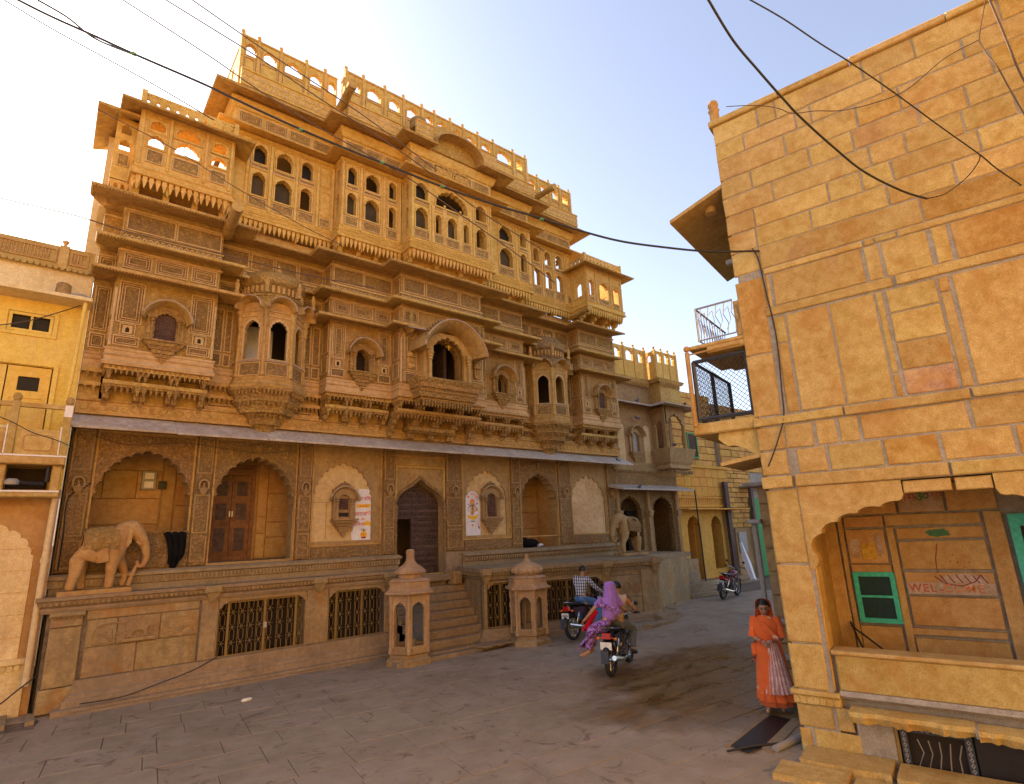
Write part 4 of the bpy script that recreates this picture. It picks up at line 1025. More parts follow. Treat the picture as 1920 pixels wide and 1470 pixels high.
# --- half-octagon oriels in the two recesses
def oriel(xc, dome):
    y0 = 14.0
    def octp(r, back=.0):
        a = r / cos(pi / 8)
        pts = [(xc + a * cos(t), y0 + a * sin(t)) for t in (pi + pi / 8, pi + 3 * pi / 8, pi + 5 * pi / 8, pi + 7 * pi / 8)]
        return [(pts[0][0], y0 + .02)] + pts + [(pts[3][0], y0 + .02)]
    o = MB(); r = .76
    # five faces, three with scalloped windows
    P = octp(r); ww = {1: .36, 2: .38, 3: .36}
    base = MB()
    wall = MB()
    for i in range(5):
        a, c = P[i], P[i + 1]; L = hypot(c[0] - a[0], c[1] - a[1]); an = atan2(c[1] - a[1], c[0] - a[0])
        f = MB((a[0], a[1], an)); hl = []
        if i in ww: q = ww[i] / 2; hl = [arch(L / 2 - q, L / 2 + q, 6.88, 7.62, 7.88, foils=7)]
        if L < .05: continue
        f.prism(rect(0, L, 6.46, 8.34), hl, 0, .09)
        off = len(wall.v); wall.v += f.v; wall.f += [[k + off for k in ff] for ff in f.f]
    oo = wall.build('oriel', M['smooth'], H)
    for i in range(5):
        a, c = P[i], P[i + 1]; L = hypot(c[0] - a[0], c[1] - a[1]); an = atan2(c[1] - a[1], c[0] - a[0])
        if L < .2: continue
        fr = (a[0], a[1], an)
        f = MB(fr); f.frame(.06, L - .06, 6.52, 6.84, 0, .02, .02); f.build('oriel_panel', M['trim'], oo); f = MB(fr); f.block(.09, L - .09, -.012, .01, 6.55, 6.81, .01); f.build('panel_infill', M['infill'], oo)
        f = MB(fr); f.block(.04, L - .04, -.05, .02, 6.85, 6.885, .01); f.build('window_sill', M['hoodstone'], oo)
        if i in ww:
            f = MB(fr); q = ww[i] / 2; f.prism(arch(L / 2 - q - .04, L / 2 + q + .04, 6.90, 7.60, 7.93, foils=9), [arch(L / 2 - q + .0, L / 2 + q - .0, 6.92, 7.60, 7.87, foils=7)], -.02, .01); f.frame(.06, L - .06, 7.97, 8.12, 0, .02, .025); f.build('window_frame', M['trim'], oo)
            # curved hood over each face
            h = MB(fr); rr = L / 2 * 1.0; rings = []; n = 10
            for k in range(n + 1):
                t = pi * k / n
                rings.append([h.P(L / 2 - R_ * cos(t), dy, 8.12 + R_ * .92 * sin(t)) for R_, dy in ((rr * .86, .0), (rr * .9, -.16), (rr * .98, -.26), (rr * 1.04, -.26), (rr * 1.04, .0))])
            for u_, v_ in zip(rings, rings[1:]):
                for j in range(5): kk = (j + 1) % 5; h.f.append([u_[j], v_[j], v_[kk], u_[kk]])
            h.f.append(rings[0]); h.f.append(rings[-1][::-1]); h.build('hood', M['smooth'], oo, True); h = MB(fr); h.tube([(L / 2 - rr * 1.02 * cos(pi * k / 12), -.265, 8.12 + rr * .95 * sin(pi * k / 12)) for k in range(13)], .014, 5); h.build('hood_rim', M['hoodstone'], oo, True)
    for i in range(1, 5):
        x, y = P[i]
        m = MB(); m.lathe(x, y, [(.05, 6.5), (.06, 6.56), (.045, 6.62), (.045, 6.84), (.055, 6.88), (.035, 6.95), (.033, 7.7), (.06, 7.74), (.04, 7.8), (.07, 7.9), (.05, 7.98), (.1, 8.1), (.07, 8.16)], 8); m.build('column', M['smooth'], oo, True)
        nx, ny_ = (x - xc), (y - y0); l = hypot(nx, ny_)
        m = MB(); fx, fy = x + nx / l * .16, y + ny_ / l * .16
        m.lathe(fx, fy, [(.05, 8.5), (.06, 8.58), (.035, 8.64), (.05, 8.7), (.06, 8.78), (.03, 8.83), (.04, 8.88), (.0, 8.92)], 7); m.build('carved_figure', M['smooth'], oo, True)
    # base mouldings
    m = MB(); m.sweep(octp(r), [(-.1, 6.2), (.05, 6.2), (.1, 6.24), (.12, 6.30), (.08, 6.33), (.06, 6.36), (.07, 6.40), (.03, 6.43), (.04, 6.48), (-.1, 6.5)]); m.build('oriel_base', M['smooth'], oo)
    zz = [(6.18, r + .06), (5.93, r - .06), (5.69, r - .30), (5.48, r - .46)]
    for z, rad in zz:
        m = MB(); m.sweep(octp(rad), [(-.3, z - .06), (-.06, z - .08), (.0, z - .02), (.04, z + .0), (.04, z + .05), (-.3, z + .05)]); m.sweep(octp(rad), [(-.2, z - .24), (-.12, z - .24), (-.05, z - .08), (-.2, z - .06)]); teeth(m, octp(rad)[1:5], z + .01, .085, .12, .034); m.build('oriel_corbel', M['carved'], oo)
    m = MB(); m.lathe(xc, y0 - .1, [(.0, 5.28), (.04, 5.31), (.05, 5.36), (.14, 5.40), (.16, 5.46)], 8); m.build('corbel_tip', M['carved'], oo, True)
    # drum and crown
    dr = [(r * .96, 8.3), (r * .94, 8.52), (r * .98, 8.54), (r * .98, 8.58), (r * .90, 8.6), (r * .90, 8.80), (r * .98, 8.84), (r * 1.02, 8.87)]
    if dome: dr += [(r * 1.02, 8.95), (r * .98, 9.08), (r * .86, 9.24), (r * .66, 9.36), (r * .45, 9.42), (r * .42, 9.46), (.1, 9.5), (0, 9.55)]
    else: dr += [(r * 1.06, 8.98), (r * 1.02, 9.1), (r * .86, 9.2), (r * .6, 9.25), (0, 9.3)]
    m = MB(); m.lathe(xc, y0, dr, 28, pi, 2 * pi); m.build('oriel_dome', M['carved_lo'] if dome else M['carved'], oo, True)
    m = MB()
    for k in range(18):
        t = pi + pi * (k + .5) / 18; m.taper(xc + r * .93 * cos(t), y0 + r * .93 * sin(t), 8.62, .03, .03, 8.80, .03, .03)
    if dome:
        for k in range(11): t = pi + pi * (k + .5) / 11; m.taper(xc + r * .42 * cos(t), y0 + r * .42 * sin(t), 9.42, .035, .03, 9.52, .01, .01)
    else: m.taper(xc, y0 - .4, 9.2, .08, .06, 9.5, .015, .015)
    m.build('dome_ornament', M['smooth'], oo, kind='stuff')
    # white curtain visible inside
    m = MB(); m.quad((xc - .5, 14.5, 6.6), (xc - .05, 14.5, 6.6), (xc - .05, 14.5, 8.1), (xc - .5, 14.5, 8.1)); m.quad((xc + .1, 14.6, 6.6), (xc + .24, 14.6, 6.6), (xc + .24, 14.6, 8.1), (xc + .1, 14.6, 8.1)); m.build('curtain', M['white'] if not dome else M['shutter'], oo)
oriel(3.745, False); oriel(12.94, True)
# --- top storey
SEC = [(2.42, 5.03, 13.5), (5.03, 6.86, 13.0), (6.86, 9.69, 12.5), (9.69, 11.66, 13.0), (11.66, 14.2, 13.5)]
WL = [[(2.93, 3.24), (3.49, 3.90), (4.13, 4.42)], [(5.20, 5.45), (5.72, 6.12), (6.42, 6.63)], None, [(10.37, 10.90), (11.25, 11.51)], [(12.28, 12.54), (12.82, 13.11), (13.36, 13.67)]]
UPP = [(2.42, 14.6), (2.42, 13.5), (5.03, 13.5), (5.03, 13.0), (6.86, 13.0), (6.86, 12.5), (9.69, 12.5), (9.69, 13.0), (11.66, 13.0), (11.66, 13.5), (14.2, 13.5), (14.2, 15.5)]
def pane(x0, x1, z0, z1, y, mat, par):
    b = MB(); b.box(x0 - .05, x1 + .05, y, y + .02, z0 - .05, z1 + .05); return b.build('window_pane', M[mat], par)
for k, (x0, x1, y) in enumerate(SEC):
    holes = []; wins = []
    if k == 2:
        wins = [(7.0, 7.39, 11.18, 11.82), (7.65, 7.84, 11.18, 11.78), (8.06, 8.38, 11.18, 11.83), (8.62, 8.80, 11.18, 11.78), (9.08, 9.46, 11.18, 11.82), (7.0, 7.39, 12.10, 12.62), (9.08, 9.47, 12.10, 12.62)]
        big = arch(7.66, 8.76, 12.08, 12.22, 12.64, foils=9)
        holes.append(big)
    else:
        for a, c in WL[k]: wins += [(a, c, 11.19, 11.84), (a, c, 12.11, 12.63)]
    for a, c, z0, z1 in wins: holes.append(arch(a, c, z0, z1 - (c - a) * .62, z1, foils=7 if c - a > .25 else 5))
    b = MB(); b.prism(rect(x0 + .001, x1 - .001, 10.52, 13.52), holes, y, y + .16); wl = b.build('upper_wall', M['hi'], H)
    for i, (a, c, z0, z1) in enumerate(wins):
        m = MB(); m.prism(arch(a - .035, c + .035, z0 - .02, z1 - (c - a) * .62, z1 + .04, foils=7), [arch(a, c, z0, z1 - (c - a) * .62, z1, foils=7 if c - a > .25 else 5)], y - .02, y + .005)
        m.frame(a - .075, c + .075, z0 - .03, z1 + .11, y, .02, .025); m.box(a - .07, c + .07, y - .04, y, z0 - .05, z0 - .015)
        wf = m.build('window_frame', M['hi'], H)
        open_sky = (k == 4)
        if not open_sky and z0 < 12 and i % 3 != 1: pane(a, c, z0, z1, y + .17, 'dustglass', wf)
        elif not open_sky and z0 > 12 and i % 4 == 1: pane(a, c, z0, z1, y + .2, 'glass', wf)
        if z0 < 12:
            panel(a - .06, c + .06, 10.86, 11.12, y, 'carved_hi', wf, 1); panel(a - .06, c + .06, 11.95, 12.06, y, 'carved_hi', wf, 1, 'spandrel_panel')
    if k == 2:
        m = MB(); m.prism(arch(7.62, 8.80, 12.06, 12.24, 12.70, foils=11), [big], y - .03, y + .005); m.box(7.62, 8.80, y - .05, y, 12.03, 12.07)
        for xx in (7.95, 8.5): m.ball((xx, y - .02, 12.13), .045, 8, 6)
        m.build('window_frame', M['hi'], H)
        for a, c in ((7.52, 7.60), (7.88, 8.02), (8.42, 8.58), (8.84, 8.92)): MB().block(a, c, y - .03, y, 10.84, 12.03, .01).build('pilaster', M['hi'], H)
        m = MB(); m.prism([(8.21 - .75, 13.06)] + [(8.21 - .66 * cos(pi * i / 12), 13.06 + .0 + .72 * sin(pi * i / 12)) for i in range(13)] + [(8.21 + .75, 13.06)], [], y - .03, y + .01); m.build('tympanum', M['carved_hi'], H)
        m = MB()
        for i in range(1, 8): t = pi * i / 8; m.tube([(8.21, y - .035, 13.1), (8.21 - .6 * cos(t), y - .035, 13.1 + .65 * sin(t))], .012, 5)
        m.build('tympanum_ribs', M['hi'], H)
    # pilasters
    if k != 2:
        ws = WL[k]; xs = [x0 + .05, x0 + .2] if k == 0 else [x0 + .06]
        cuts = [x0 + .045]
        for (a, c), (a2, c2) in zip(ws, ws[1:]): cuts.append((c + a2) / 2)
        cuts += [ws[-1][1] + .16, x1 - .045]
        if k == 0: cuts.insert(1, 2.80)
        for xx in cuts:
            MB().block(xx - .035, xx + .035, y - .035, y, 10.8, 12.74, .012).build('pilaster', M['hi'], H)
        a, c = ws[-1][1] + .22, x1 - .1
        if c - a > .12:
            for z0, z1 in ((11.2, 11.85), (12.1, 12.6)):
                m = MB(); m.frame(a, c, z0 - .04, z1 + .08, y, .02, .02); m.prism(arch(a + .03, c - .03, z0, z1 - .1, z1, foils=5), [], y - .012, y + .01); m.build('blind_window', M['hi'], H)
            panel(a, c, 10.86, 11.12, y, 'carved_hi', None, 1)
    else:
        for xx in (6.90, 7.46, 8.98, 9.64): MB().block(xx - .035, xx + .035, y - .035, y, 10.8, 12.74, .012).build('pilaster', M['hi'], H)
    # frieze panels
    n = 3 if x1 - x0 < 2.4 else 4; st = (x1 - x0 - .1) / n
    for i in range(n): panel(x0 + .05 + i * st + .03, x0 + .05 + (i + 1) * st - .03, 13.08, 13.42, y, 'carved_hi', None, 2)
for x, ya, yb in ((2.42, 13.5, 14.4), (5.03, 13.0, 13.5), (6.86, 12.5, 13.0), (9.69, 12.5, 13.0), (11.66, 13.0, 13.5)):
    left = x < 8; s = 1 if left else -1
    fr = (x, yb, -pi / 2) if left else (x, ya, pi / 2); L = yb - ya
    b = MB(fr); hl = []
    if left and x > 3: hl = [arch(.14, .34, 11.2, 11.7, 11.85, foils=5), arch(.14, .34, 12.12, 12.5, 12.6, foils=5)]
    b.prism(rect(0, L - .165, 10.52, 13.52), hl, .0, .12) if left else b.prism(rect(.165, L, 10.52, 13.52), [], -.0, .12); b.build('upper_side_wall', M['hi'], H)
# sill mouldings, bands and cornices
b = MB(); b.sweep(UPP[:-1] + [(14.2, 14.0)], [(-.02, 10.48), (.06, 10.48), (.08, 10.53), (.04, 10.56), (.04, 10.62), (.07, 10.65), (.035, 10.68), (.035, 10.74), (.06, 10.77), (-.02, 10.80)]); b.build('base_band', M['hi'], H)
t = MB()
dentil(t, offp(UPP[1:-1], .05), 10.575, 10.615, .05, .014); dentil(t, offp(UPP[1:-1], .045), 10.695, 10.73, .06, .016); t.build('dentil_band', M['hi'], H, kind='stuff')
b = MB(); b.sweep(UPP[:-1] + [(14.2, 14.3)], [(-.02, 13.0), (.40, 12.84), (.42, 12.815), (.40, 12.79), (-.02, 12.90)]); b.build('cornice', M['hi'], H)
b = MB(); b.sweep(UPP[:-1] + [(14.2, 14.3)], [(-.02, 12.74), (.05, 12.78), (.05, 12.84), (-.02, 12.86)]); b.build('string_course', M['hi'], H)
# pendants below
for k, (x0, x1, y) in enumerate(SEC):
    t = MB()
    pth = [(x0 + .02, y + .45), (x0 + .02, y + .02), (x1 - .02, y + .02), (x1 - .02, y + .45)] if k else [(x0 + .02, y + .02), (x1 - .02, y + .02)]
    for x, yy, st in along(pth, .115, .02):
        w_ = .042; t.taper(x, yy, 10.40, w_, w_ * .8, 10.50, w_, w_ * .8); t.taper(x, yy, 10.24, .006, .006, 10.40, w_, w_ * .8)
    t.build('pendant_row', M['hi'], H, kind='stuff')
    b = MB(); b.box(x0, x1, y + .06, 13.9, 10.42, 10.52); b.box(x0 + .05, x1 - .05, y + .5, 14.2, 10.08, 10.45); b.build('shelf', M['hi'], H)
    m = 4
    for i in range(m):
        o = link(BRU if 'BRU' in globals() else globals().setdefault('BRU', bracket_mesh('bracket', M['hi'], [(0, 0), (.05, .0), (.10, .08), (.2, .1), (.25, .2), (.4, .24), (.44, .34), (0, .34)], .06)), 'bracket', H, (x0 + .14 + (x1 - x0 - .28) * i / (m - 1), y + .5, 10.12))
# great eave under the roof parapet
b = MB(); b.sweep([(2.42, 15.5), (2.42, 13.5), (5.03, 13.5), (5.03, 13.0), (6.86, 13.0), (6.86, 12.5), (7.42, 12.5)], [(-.02, 13.95), (.56, 13.74), (.58, 13.71), (.56, 13.67), (-.02, 13.86)]); b.build('great_eave', M['smooth'], H)
b = MB(); b.sweep([(9.0, 12.5), (9.69, 12.5), (9.69, 13.0), (11.66, 13.0), (11.66, 13.5), (14.2, 13.5), (14.2, 15.5)], [(-.02, 13.95), (.56, 13.74), (.58, 13.71), (.56, 13.67), (-.02, 13.86)]); b.build('great_eave', M['smooth'], H)
b = MB(); b.sweep(UPP, [(-.02, 13.48), (.05, 13.5), (.10, 13.6), (.14, 13.72), (.0, 13.9), (-.1, 13.9)]); b.build('string_course', M['hi'], H)
# bangla curve over the centre
b = MB(); rings = []; n = 20
for i in range(n + 1):
    t = pi * i / n; cx = 8.21 - .82 * cos(t); zz = 13.70 + .56 * sin(t) ** .8
    rings.append([b.P(cx, yy, zz + dz) for yy, dz in ((11.92, 0), (11.92, .06), (12.3, .14), (12.6, .2), (12.6, .1), (12.3, .05))])
for a, c in zip(rings, rings[1:]):
    for j in range(6): k = (j + 1) % 6; b.f.append([a[j], c[j], c[k], a[k]])
b.f.append(rings[0]); b.f.append(rings[-1][::-1]); b.build('curved_eave', M['smooth'], H, True)
b = MB()
for j, (r_, y0, z0, hh) in enumerate(((.98, 12.35, 13.85, .62), (.94, 12.45, 14.02, .64), (.9, 12.55, 14.18, .66))):
    out = [(8.21 - r_ * cos(pi * i / 16), z0 + hh * sin(pi * i / 16) + .12) for i in range(17)]
    b.prism([(8.21 - r_, z0 - .05)] + out + [(8.21 + r_, z0 - .05)], [], y0, y0 + .12)
b.box(7.25, 9.2, 12.65, 13.0, 13.9, 14.5)
b.build('curved_roof', M['carved_hi'], H)
for xx in (7.05,):
    b = MB(); b.lathe(xx, 12.45, [(.2, 14.3), (.24, 14.36), (.22, 14.5), (.25, 14.54), (.22, 14.62), (.1, 14.66), (0, 14.66)], 14, amp=.05, lobes=14); b.build('roof_urn', M['lo'], H, True)
# jali skirt and pierced parapet
def skirt(x0, x1, y, z0=13.93, z1=14.36):
    b = MB(); b.box(x0, x1, y, y + .08, z0, z1); o = b.build('parapet_skirt', M['hi'], H)
    n = int((x1 - x0) / .16); st = (x1 - x0) / n; t = MB()
    for i in range(n):
        cx = x0 + st * (i + .5)
        for zc in (z0 + .12, z0 + .30): 
            q = .055
            t.prism([(cx - q, zc), (cx, zc - q), (cx + q, zc), (cx, zc + q)], [], y - .012, y + .002, back=False)
            t.tube([(cx - st / 2, y - .004, zc - .08), (cx, y - .004, zc + .09 - .08 + .07)], .01, 4); t.tube([(cx + st / 2, y - .004, zc - .08), (cx, y - .004, zc + .08)], .01, 4)
    t.build('skirt_lattice', M['trim'], o, kind='stuff')
    b = MB(); b.box(x0, x1, y - .03, y + .1, z1, z1 + .04); b.build('coping', M['hi'], o)
skirt(2.40, 4.95, 13.12); skirt(5.0, 6.78, 12.62); skirt(6.82, 7.38, 12.14); skirt(9.05, 9.7, 12.14); skirt(9.72, 11.7, 12.62); skirt(11.72, 14.3, 13.12)
def parapet(x0, x1, y, opens, piers, zb, zt, zw, zo):
    hl = [arch(a, c, zo, zo + .18, zw, foils=7) for a, c in opens]
    b = MB(); b.prism(rect(x0, x1, zb, zt), hl, y, y + .12); p = b.build('roof_parapet', M['hi'], H)
    b = MB(); b.box(x0, x1, y - .03, y + .15, zt, zt + .05); b.build('coping', M['hi'], p)
    for a, c in opens:
        m = MB(); m.prism(arch(a - .04, c + .04, zo - .02, zo + .18, zw + .05, foils=9), [arch(a, c, zo, zo + .18, zw, foils=7)], y - .02, y + .002); m.build('opening_frame', M['hi'], p)
    pl = sorted(piers)
    for x in pl:
        m = MB(); m.block(x - .045, x + .045, y - .05, y + .14, zb, zt + .06, .015); m.lathe(x, y + .05, [(.05, zt + .06), (.055, zt + .09), (.03, zt + .12), (.055, zt + .17), (.045, zt + .22), (.0, zt + .25)], 8); m.build('pier', M['hi'], p, True)
    for a, c in zip(pl, pl[1:]):
        if c - a > .25: panel(a + .07, c - .07, 14.5, zo - .07, y, 'hi', p, 1)
parapet(2.44, 4.98, 13.5, [(2.52, 2.78), (2.97, 3.30), (3.52, 3.98), (4.21, 4.52), (4.73, 4.94)], [2.44, 2.84, 3.41, 4.10, 4.63], 13.9, 15.70, 15.54, 15.16)
OP2 = [(5.18, 5.46), (5.69, 6.10), (6.38, 6.71), (6.97, 7.35), (7.62, 7.86), (8.05, 8.42), (8.66, 8.92), (9.14, 9.5), (9.76, 10.1), (10.41, 10.99), (11.25, 11.51)]
parapet(5.03, 11.74, 13.0, OP2, [5.05, 5.57, 6.25, 6.86, 7.50, 7.95, 8.54, 9.03, 9.63, 10.27, 11.14, 11.70], 13.9, 15.64, 15.49, 15.10)
parapet(11.72, 14.40, 13.5, [(12.26, 12.54), (12.84, 13.12), (13.43, 13.68), (13.94, 14.22)], [12.20, 12.70, 13.28, 13.83, 14.36], 13.9, 15.56, 15.40, 15.02)
for x, y0, y1, zt, bx in ((2.46, 13.62, 15.6, 15.70, 1), (5.09, 13.12, 13.5, 15.64, 1), (14.36, 13.62, 14.6, 15.56, -1), (11.70, 13.12, 13.5, 15.64, -1)):
    fr = (x, y1, -pi / 2); L = y1 - y0; m = MB(fr); n = max(1, int(L / .6)); hl = []
    for i in range(n): a = L * (i + .5) / n; hl.append(arch(a - min(.13, L / n * .3), a + min(.13, L / n * .3), 15.12, 15.3, 15.5, foils=5))
    m.prism(rect(0, L, 13.9, zt), hl, 0, .1); m.box(0, L, -.02, .12, zt, zt + .05)
    for i in range(n): m.lathe(L * i / n, .05, [(.05, zt + .04), (.03, zt + .1), (.055, zt + .16), (0, zt + .24)], 8)
    m.build('roof_parapet', M['hi'], H)
# spouts
for a, c, r_ in (((5.0, 13.3, 14.5), (4.83, 11.95, 14.36), .13), ((12.2, 13.4, 14.4), (12.08, 12.0, 14.18), .11), ((2.5, 13.6, 9.95), (2.38, 12.0, 9.86), .13), ((13.95, 13.4, 10.25), (13.5, 12.1, 10.1), .10)):
    b = MB(); A_, C_ = Vector(a), Vector(c); b.tube([A_, A_.lerp(C_, .85), A_.lerp(C_, .86), C_], [r_ * 1.05, r_ * .85, r_, r_], 10); d_ = (C_ - A_).normalized()
    b.build('water_spout', M['smooth'], H, True)

# --- roof pavilions at both ends
def pavilion(x0, x1, y, wins, z0=10.5, zt=12.02, left=True, wins2=None):
    hl = []; 
    for a, c, zb, zz in wins: hl.append(arch(a, c, zb, zz - (c - a) * .45, zz, foils=7))
    b = MB(); b.prism(rect(x0, x1, z0, zt + .08), hl, y, y + .12); pv = b.build('pavilion_wall', M['hi'], H)
    for a, c, zb, zz in wins:
        m = MB(); m.prism(arch(a - .03, c + .03, zb - .02, zz - (c - a) * .45, zz + .04, foils=7), [arch(a, c, zb, zz - (c - a) * .45, zz, foils=7)], y - .02, y + .004); m.box(a - .05, c + .05, y - .035, y, zb - .05, zb - .02); m.frame(a - .06, c + .06, zb - .06, zz + .08, y, .015, .02); m.build('window_frame', M['hi'], pv)
    # side wall facing the lane's near end
    fr = (x0, y + 1.3, -pi / 2)
    m = MB(fr); m.prism(rect(0, 1.175, z0, zt + .08), [arch(.75, 1.05, z0 + .48, z0 + .85, z0 + 1.0, foils=7)], 0, .12); m.frame(.7, 1.1, z0 + .4, z0 + 1.1, 0, .02, .02); m.build('pavilion_side', M['hi'], pv)
    fr = (x1, y + .1, pi / 2); m = MB(fr); m.prism(rect(.025, 1.2, z0, zt + .08), [arch(.3, .9, z0 + .38, z0 + .85, z0 + 1.0, foils=7)], -.0, .12); m.build('pavilion_side', M['hi'], pv)
    P = [(x0, y + 1.3), (x0, y), (x1, y), (x1, y + 1.3)]
    m = MB(); m.sweep(P, [(-.02, zt + .2), (.36, zt + .02), (.38, zt), (.36, zt - .03), (-.02, zt + .1)]); m.box(x0, x1, y, y + .8, zt + .08, zt + .16); m.build('eave', M['smooth'], pv)
    m = MB(); m.sweep(P, [(-.02, z0 - .02), (.06, z0 - .02), (.08, z0 + .03), (.04, z0 + .06), (.04, z0 + .12), (.07, z0 + .15), (.035, z0 + .18), (-.02, z0 + .2)]); m.build('base_band', M['hi'], pv)
    t = MB()
    for x, yy, st in along(offp(P, -.02), .115, .02): t.taper(x, yy, z0 - .12, .042, .034, z0 - .02, .042, .034); t.taper(x, yy, z0 - .28, .006, .006, z0 - .12, .042, .034)
    t.build('pendant_row', M['hi'], pv, kind='stuff')
    m = MB(); m.box(x0, x1, y + .05, y + 1.2, z0 - .1, z0); m.build('floor_slab', M['hi'], pv)
    for i in range(4): link(BRU, 'bracket', H, (x0 + .1 + (x1 - x0 - .2) * i / 3, y + .5, z0 - .42))
    # pierced parapet
    xw = x1 - x0; n = int(xw / .19); st = xw / n; hl = []
    for i in range(n):
        cx = x0 + st * (i + .5); q = st * .26
        hl.append([(cx - q, zt + .30), (cx, zt + .25), (cx + q, zt + .30), (cx, zt + .37)]); hl.append([(cx - q * 1.1, zt + .47), (cx, zt + .41), (cx + q * 1.1, zt + .47), (cx + q * .6, zt + .475), (cx, zt + .435), (cx - q * .6, zt + .475)])
    b = MB(); b.prism(rect(x0, x1, zt + .17, zt + .52), hl, y - .02, y + .04); b.build('pierced_parapet', M['hi'], pv)
    b = MB((x0 + .02, y + 1.25, -pi / 2)); b.prism(rect(0, 1.2, zt + .17, zt + .52), [[(a - .05, zt + .34), (a, zt + .27), (a + .05, zt + .34), (a, zt + .41)] for a in (.15, .35, .55, .75, .95)], 0, .05); b.build('pierced_parapet', M['hi'], pv)
    m = MB(); m.block(x0 - .04, x0 + .06, y - .05, y + .06, zt + .15, zt + .56, .01); m.block(x1 - .06, x1 + .04, y - .05, y + .06, zt + .15, zt + .56, .01); m.build('pier', M['hi'], pv)
    return pv
lw = [(.70, .98, 11.66, 11.89), (.70, .98, 11.25, 11.52), (1.20, 1.68, 11.68, 11.96), (1.20, 1.68, 11.27, 11.57), (1.94, 2.24, 11.64, 11.89), (1.94, 2.24, 11.28, 11.51)]
pl = pavilion(.5, 2.40, 13.0, lw)
for a, c in ((.68, 1.0), (1.18, 1.70), (1.92, 2.26)): panel(a, c, 10.84, 11.16, 13.0, 'carved_hi', pl, 1)
for a in (.56, 1.09, 1.81, 2.34): MB().block(a - .03, a + .03, 12.965, 13.0, 10.75, 12.05, .01).build('pilaster', M['hi'], pl)
b = MB(); b.prism(rect(.12, .5, 10.5, 12.15), [arch(.21, .40, 11.66, 11.8, 11.88, foils=5), arch(.21, .40, 11.26, 11.42, 11.50, foils=5)], 13.5, 13.6); b.build('pavilion_wall', M['hi'], H); panel(.2, .42, 10.85, 11.15, 13.5, 'carved_hi', None, 1)
b = MB(); b.sweep([(.12, 15.0), (.12, 13.5), (.5, 13.5)], [(0, 12.2), (.36, 12.02), (.38, 12.0), (.36, 11.96), (0, 12.1)]); b.box(.12, .5, 13.5, 14.6, 12.05, 12.12); b.box(.16, .5, 13.56, 14.2, 12.12, 12.5); b.build('eave', M['smooth'], H)
t = MB(); 
for x, yy, st in along([(.12, 13.52), (.5, 13.52)], .115, .0): t.taper(x, yy, 10.24, .006, .006, 10.42, .04, .03)
t.box(.12, .5, 13.5, 14.0, 10.42, 10.52); t.build('pendant_row', M['hi'], H)
pr = pavilion(14.02, 15.96, 12.66, [(14.16, 14.38, 10.96, 11.54), (14.70, 15.16, 10.94, 11.56), (15.46, 15.72, 10.92, 11.54)], left=False)
for a, c in ((14.14, 14.40), (14.68, 15.18), (15.44, 15.74)): panel(a, c, 10.72, 10.90, 12.66, 'carved_hi', pr, 1)
for a in (14.07, 14.53, 15.31, 15.91): MB().block(a - .03, a + .03, 12.625, 12.66, 10.7, 12.05, .01).build('pilaster', M['hi'], pr)
# ------------------------------------------------------------------ corner building on the right
CF = (7.62, 3.85, atan2(-.97314, .23022))
def cw_(x, y, z=0):
    c, s = cos(CF[2]), sin(CF[2]); return (CF[0] + x * c - y * s, CF[1] + x * s + y * c, z)
B = thing('corner_house', 'tall ochre sandstone block house with grey mortar joints and an open scalloped porch', 'house', cw_(2, 1))
b = MB(CF)
b.prism([(-.0, -.4), (.40, -.4), (.40, 3.2), (4.6, 3.2), (4.6, -.4), (9, -.4), (9, 9.0), (-.0, 9.0)], [], .014, .3)
b.box(.40, 4.6, .12, .3, -.4, 1.14)
b.box(.0, .3, .3, 7, -.4, 9.0); b.box(0, 9, 1.45, 1.75, 1.0, 3.3); b.box(.3, 9, .3, 7, 8.9, 9.0); b.box(0, 9, 6.8, 7, 3, 9); b.box(8.8, 9, .3, 7, 0, 9.0)
b.build('mortar_wall', M['mortar'], B)
b = MB(CF); b.box(.3, 9, .3, 6.8, 3.22, 3.4); b.build('porch_ceiling', M['corner2'], B)
rs = random.Random(11)
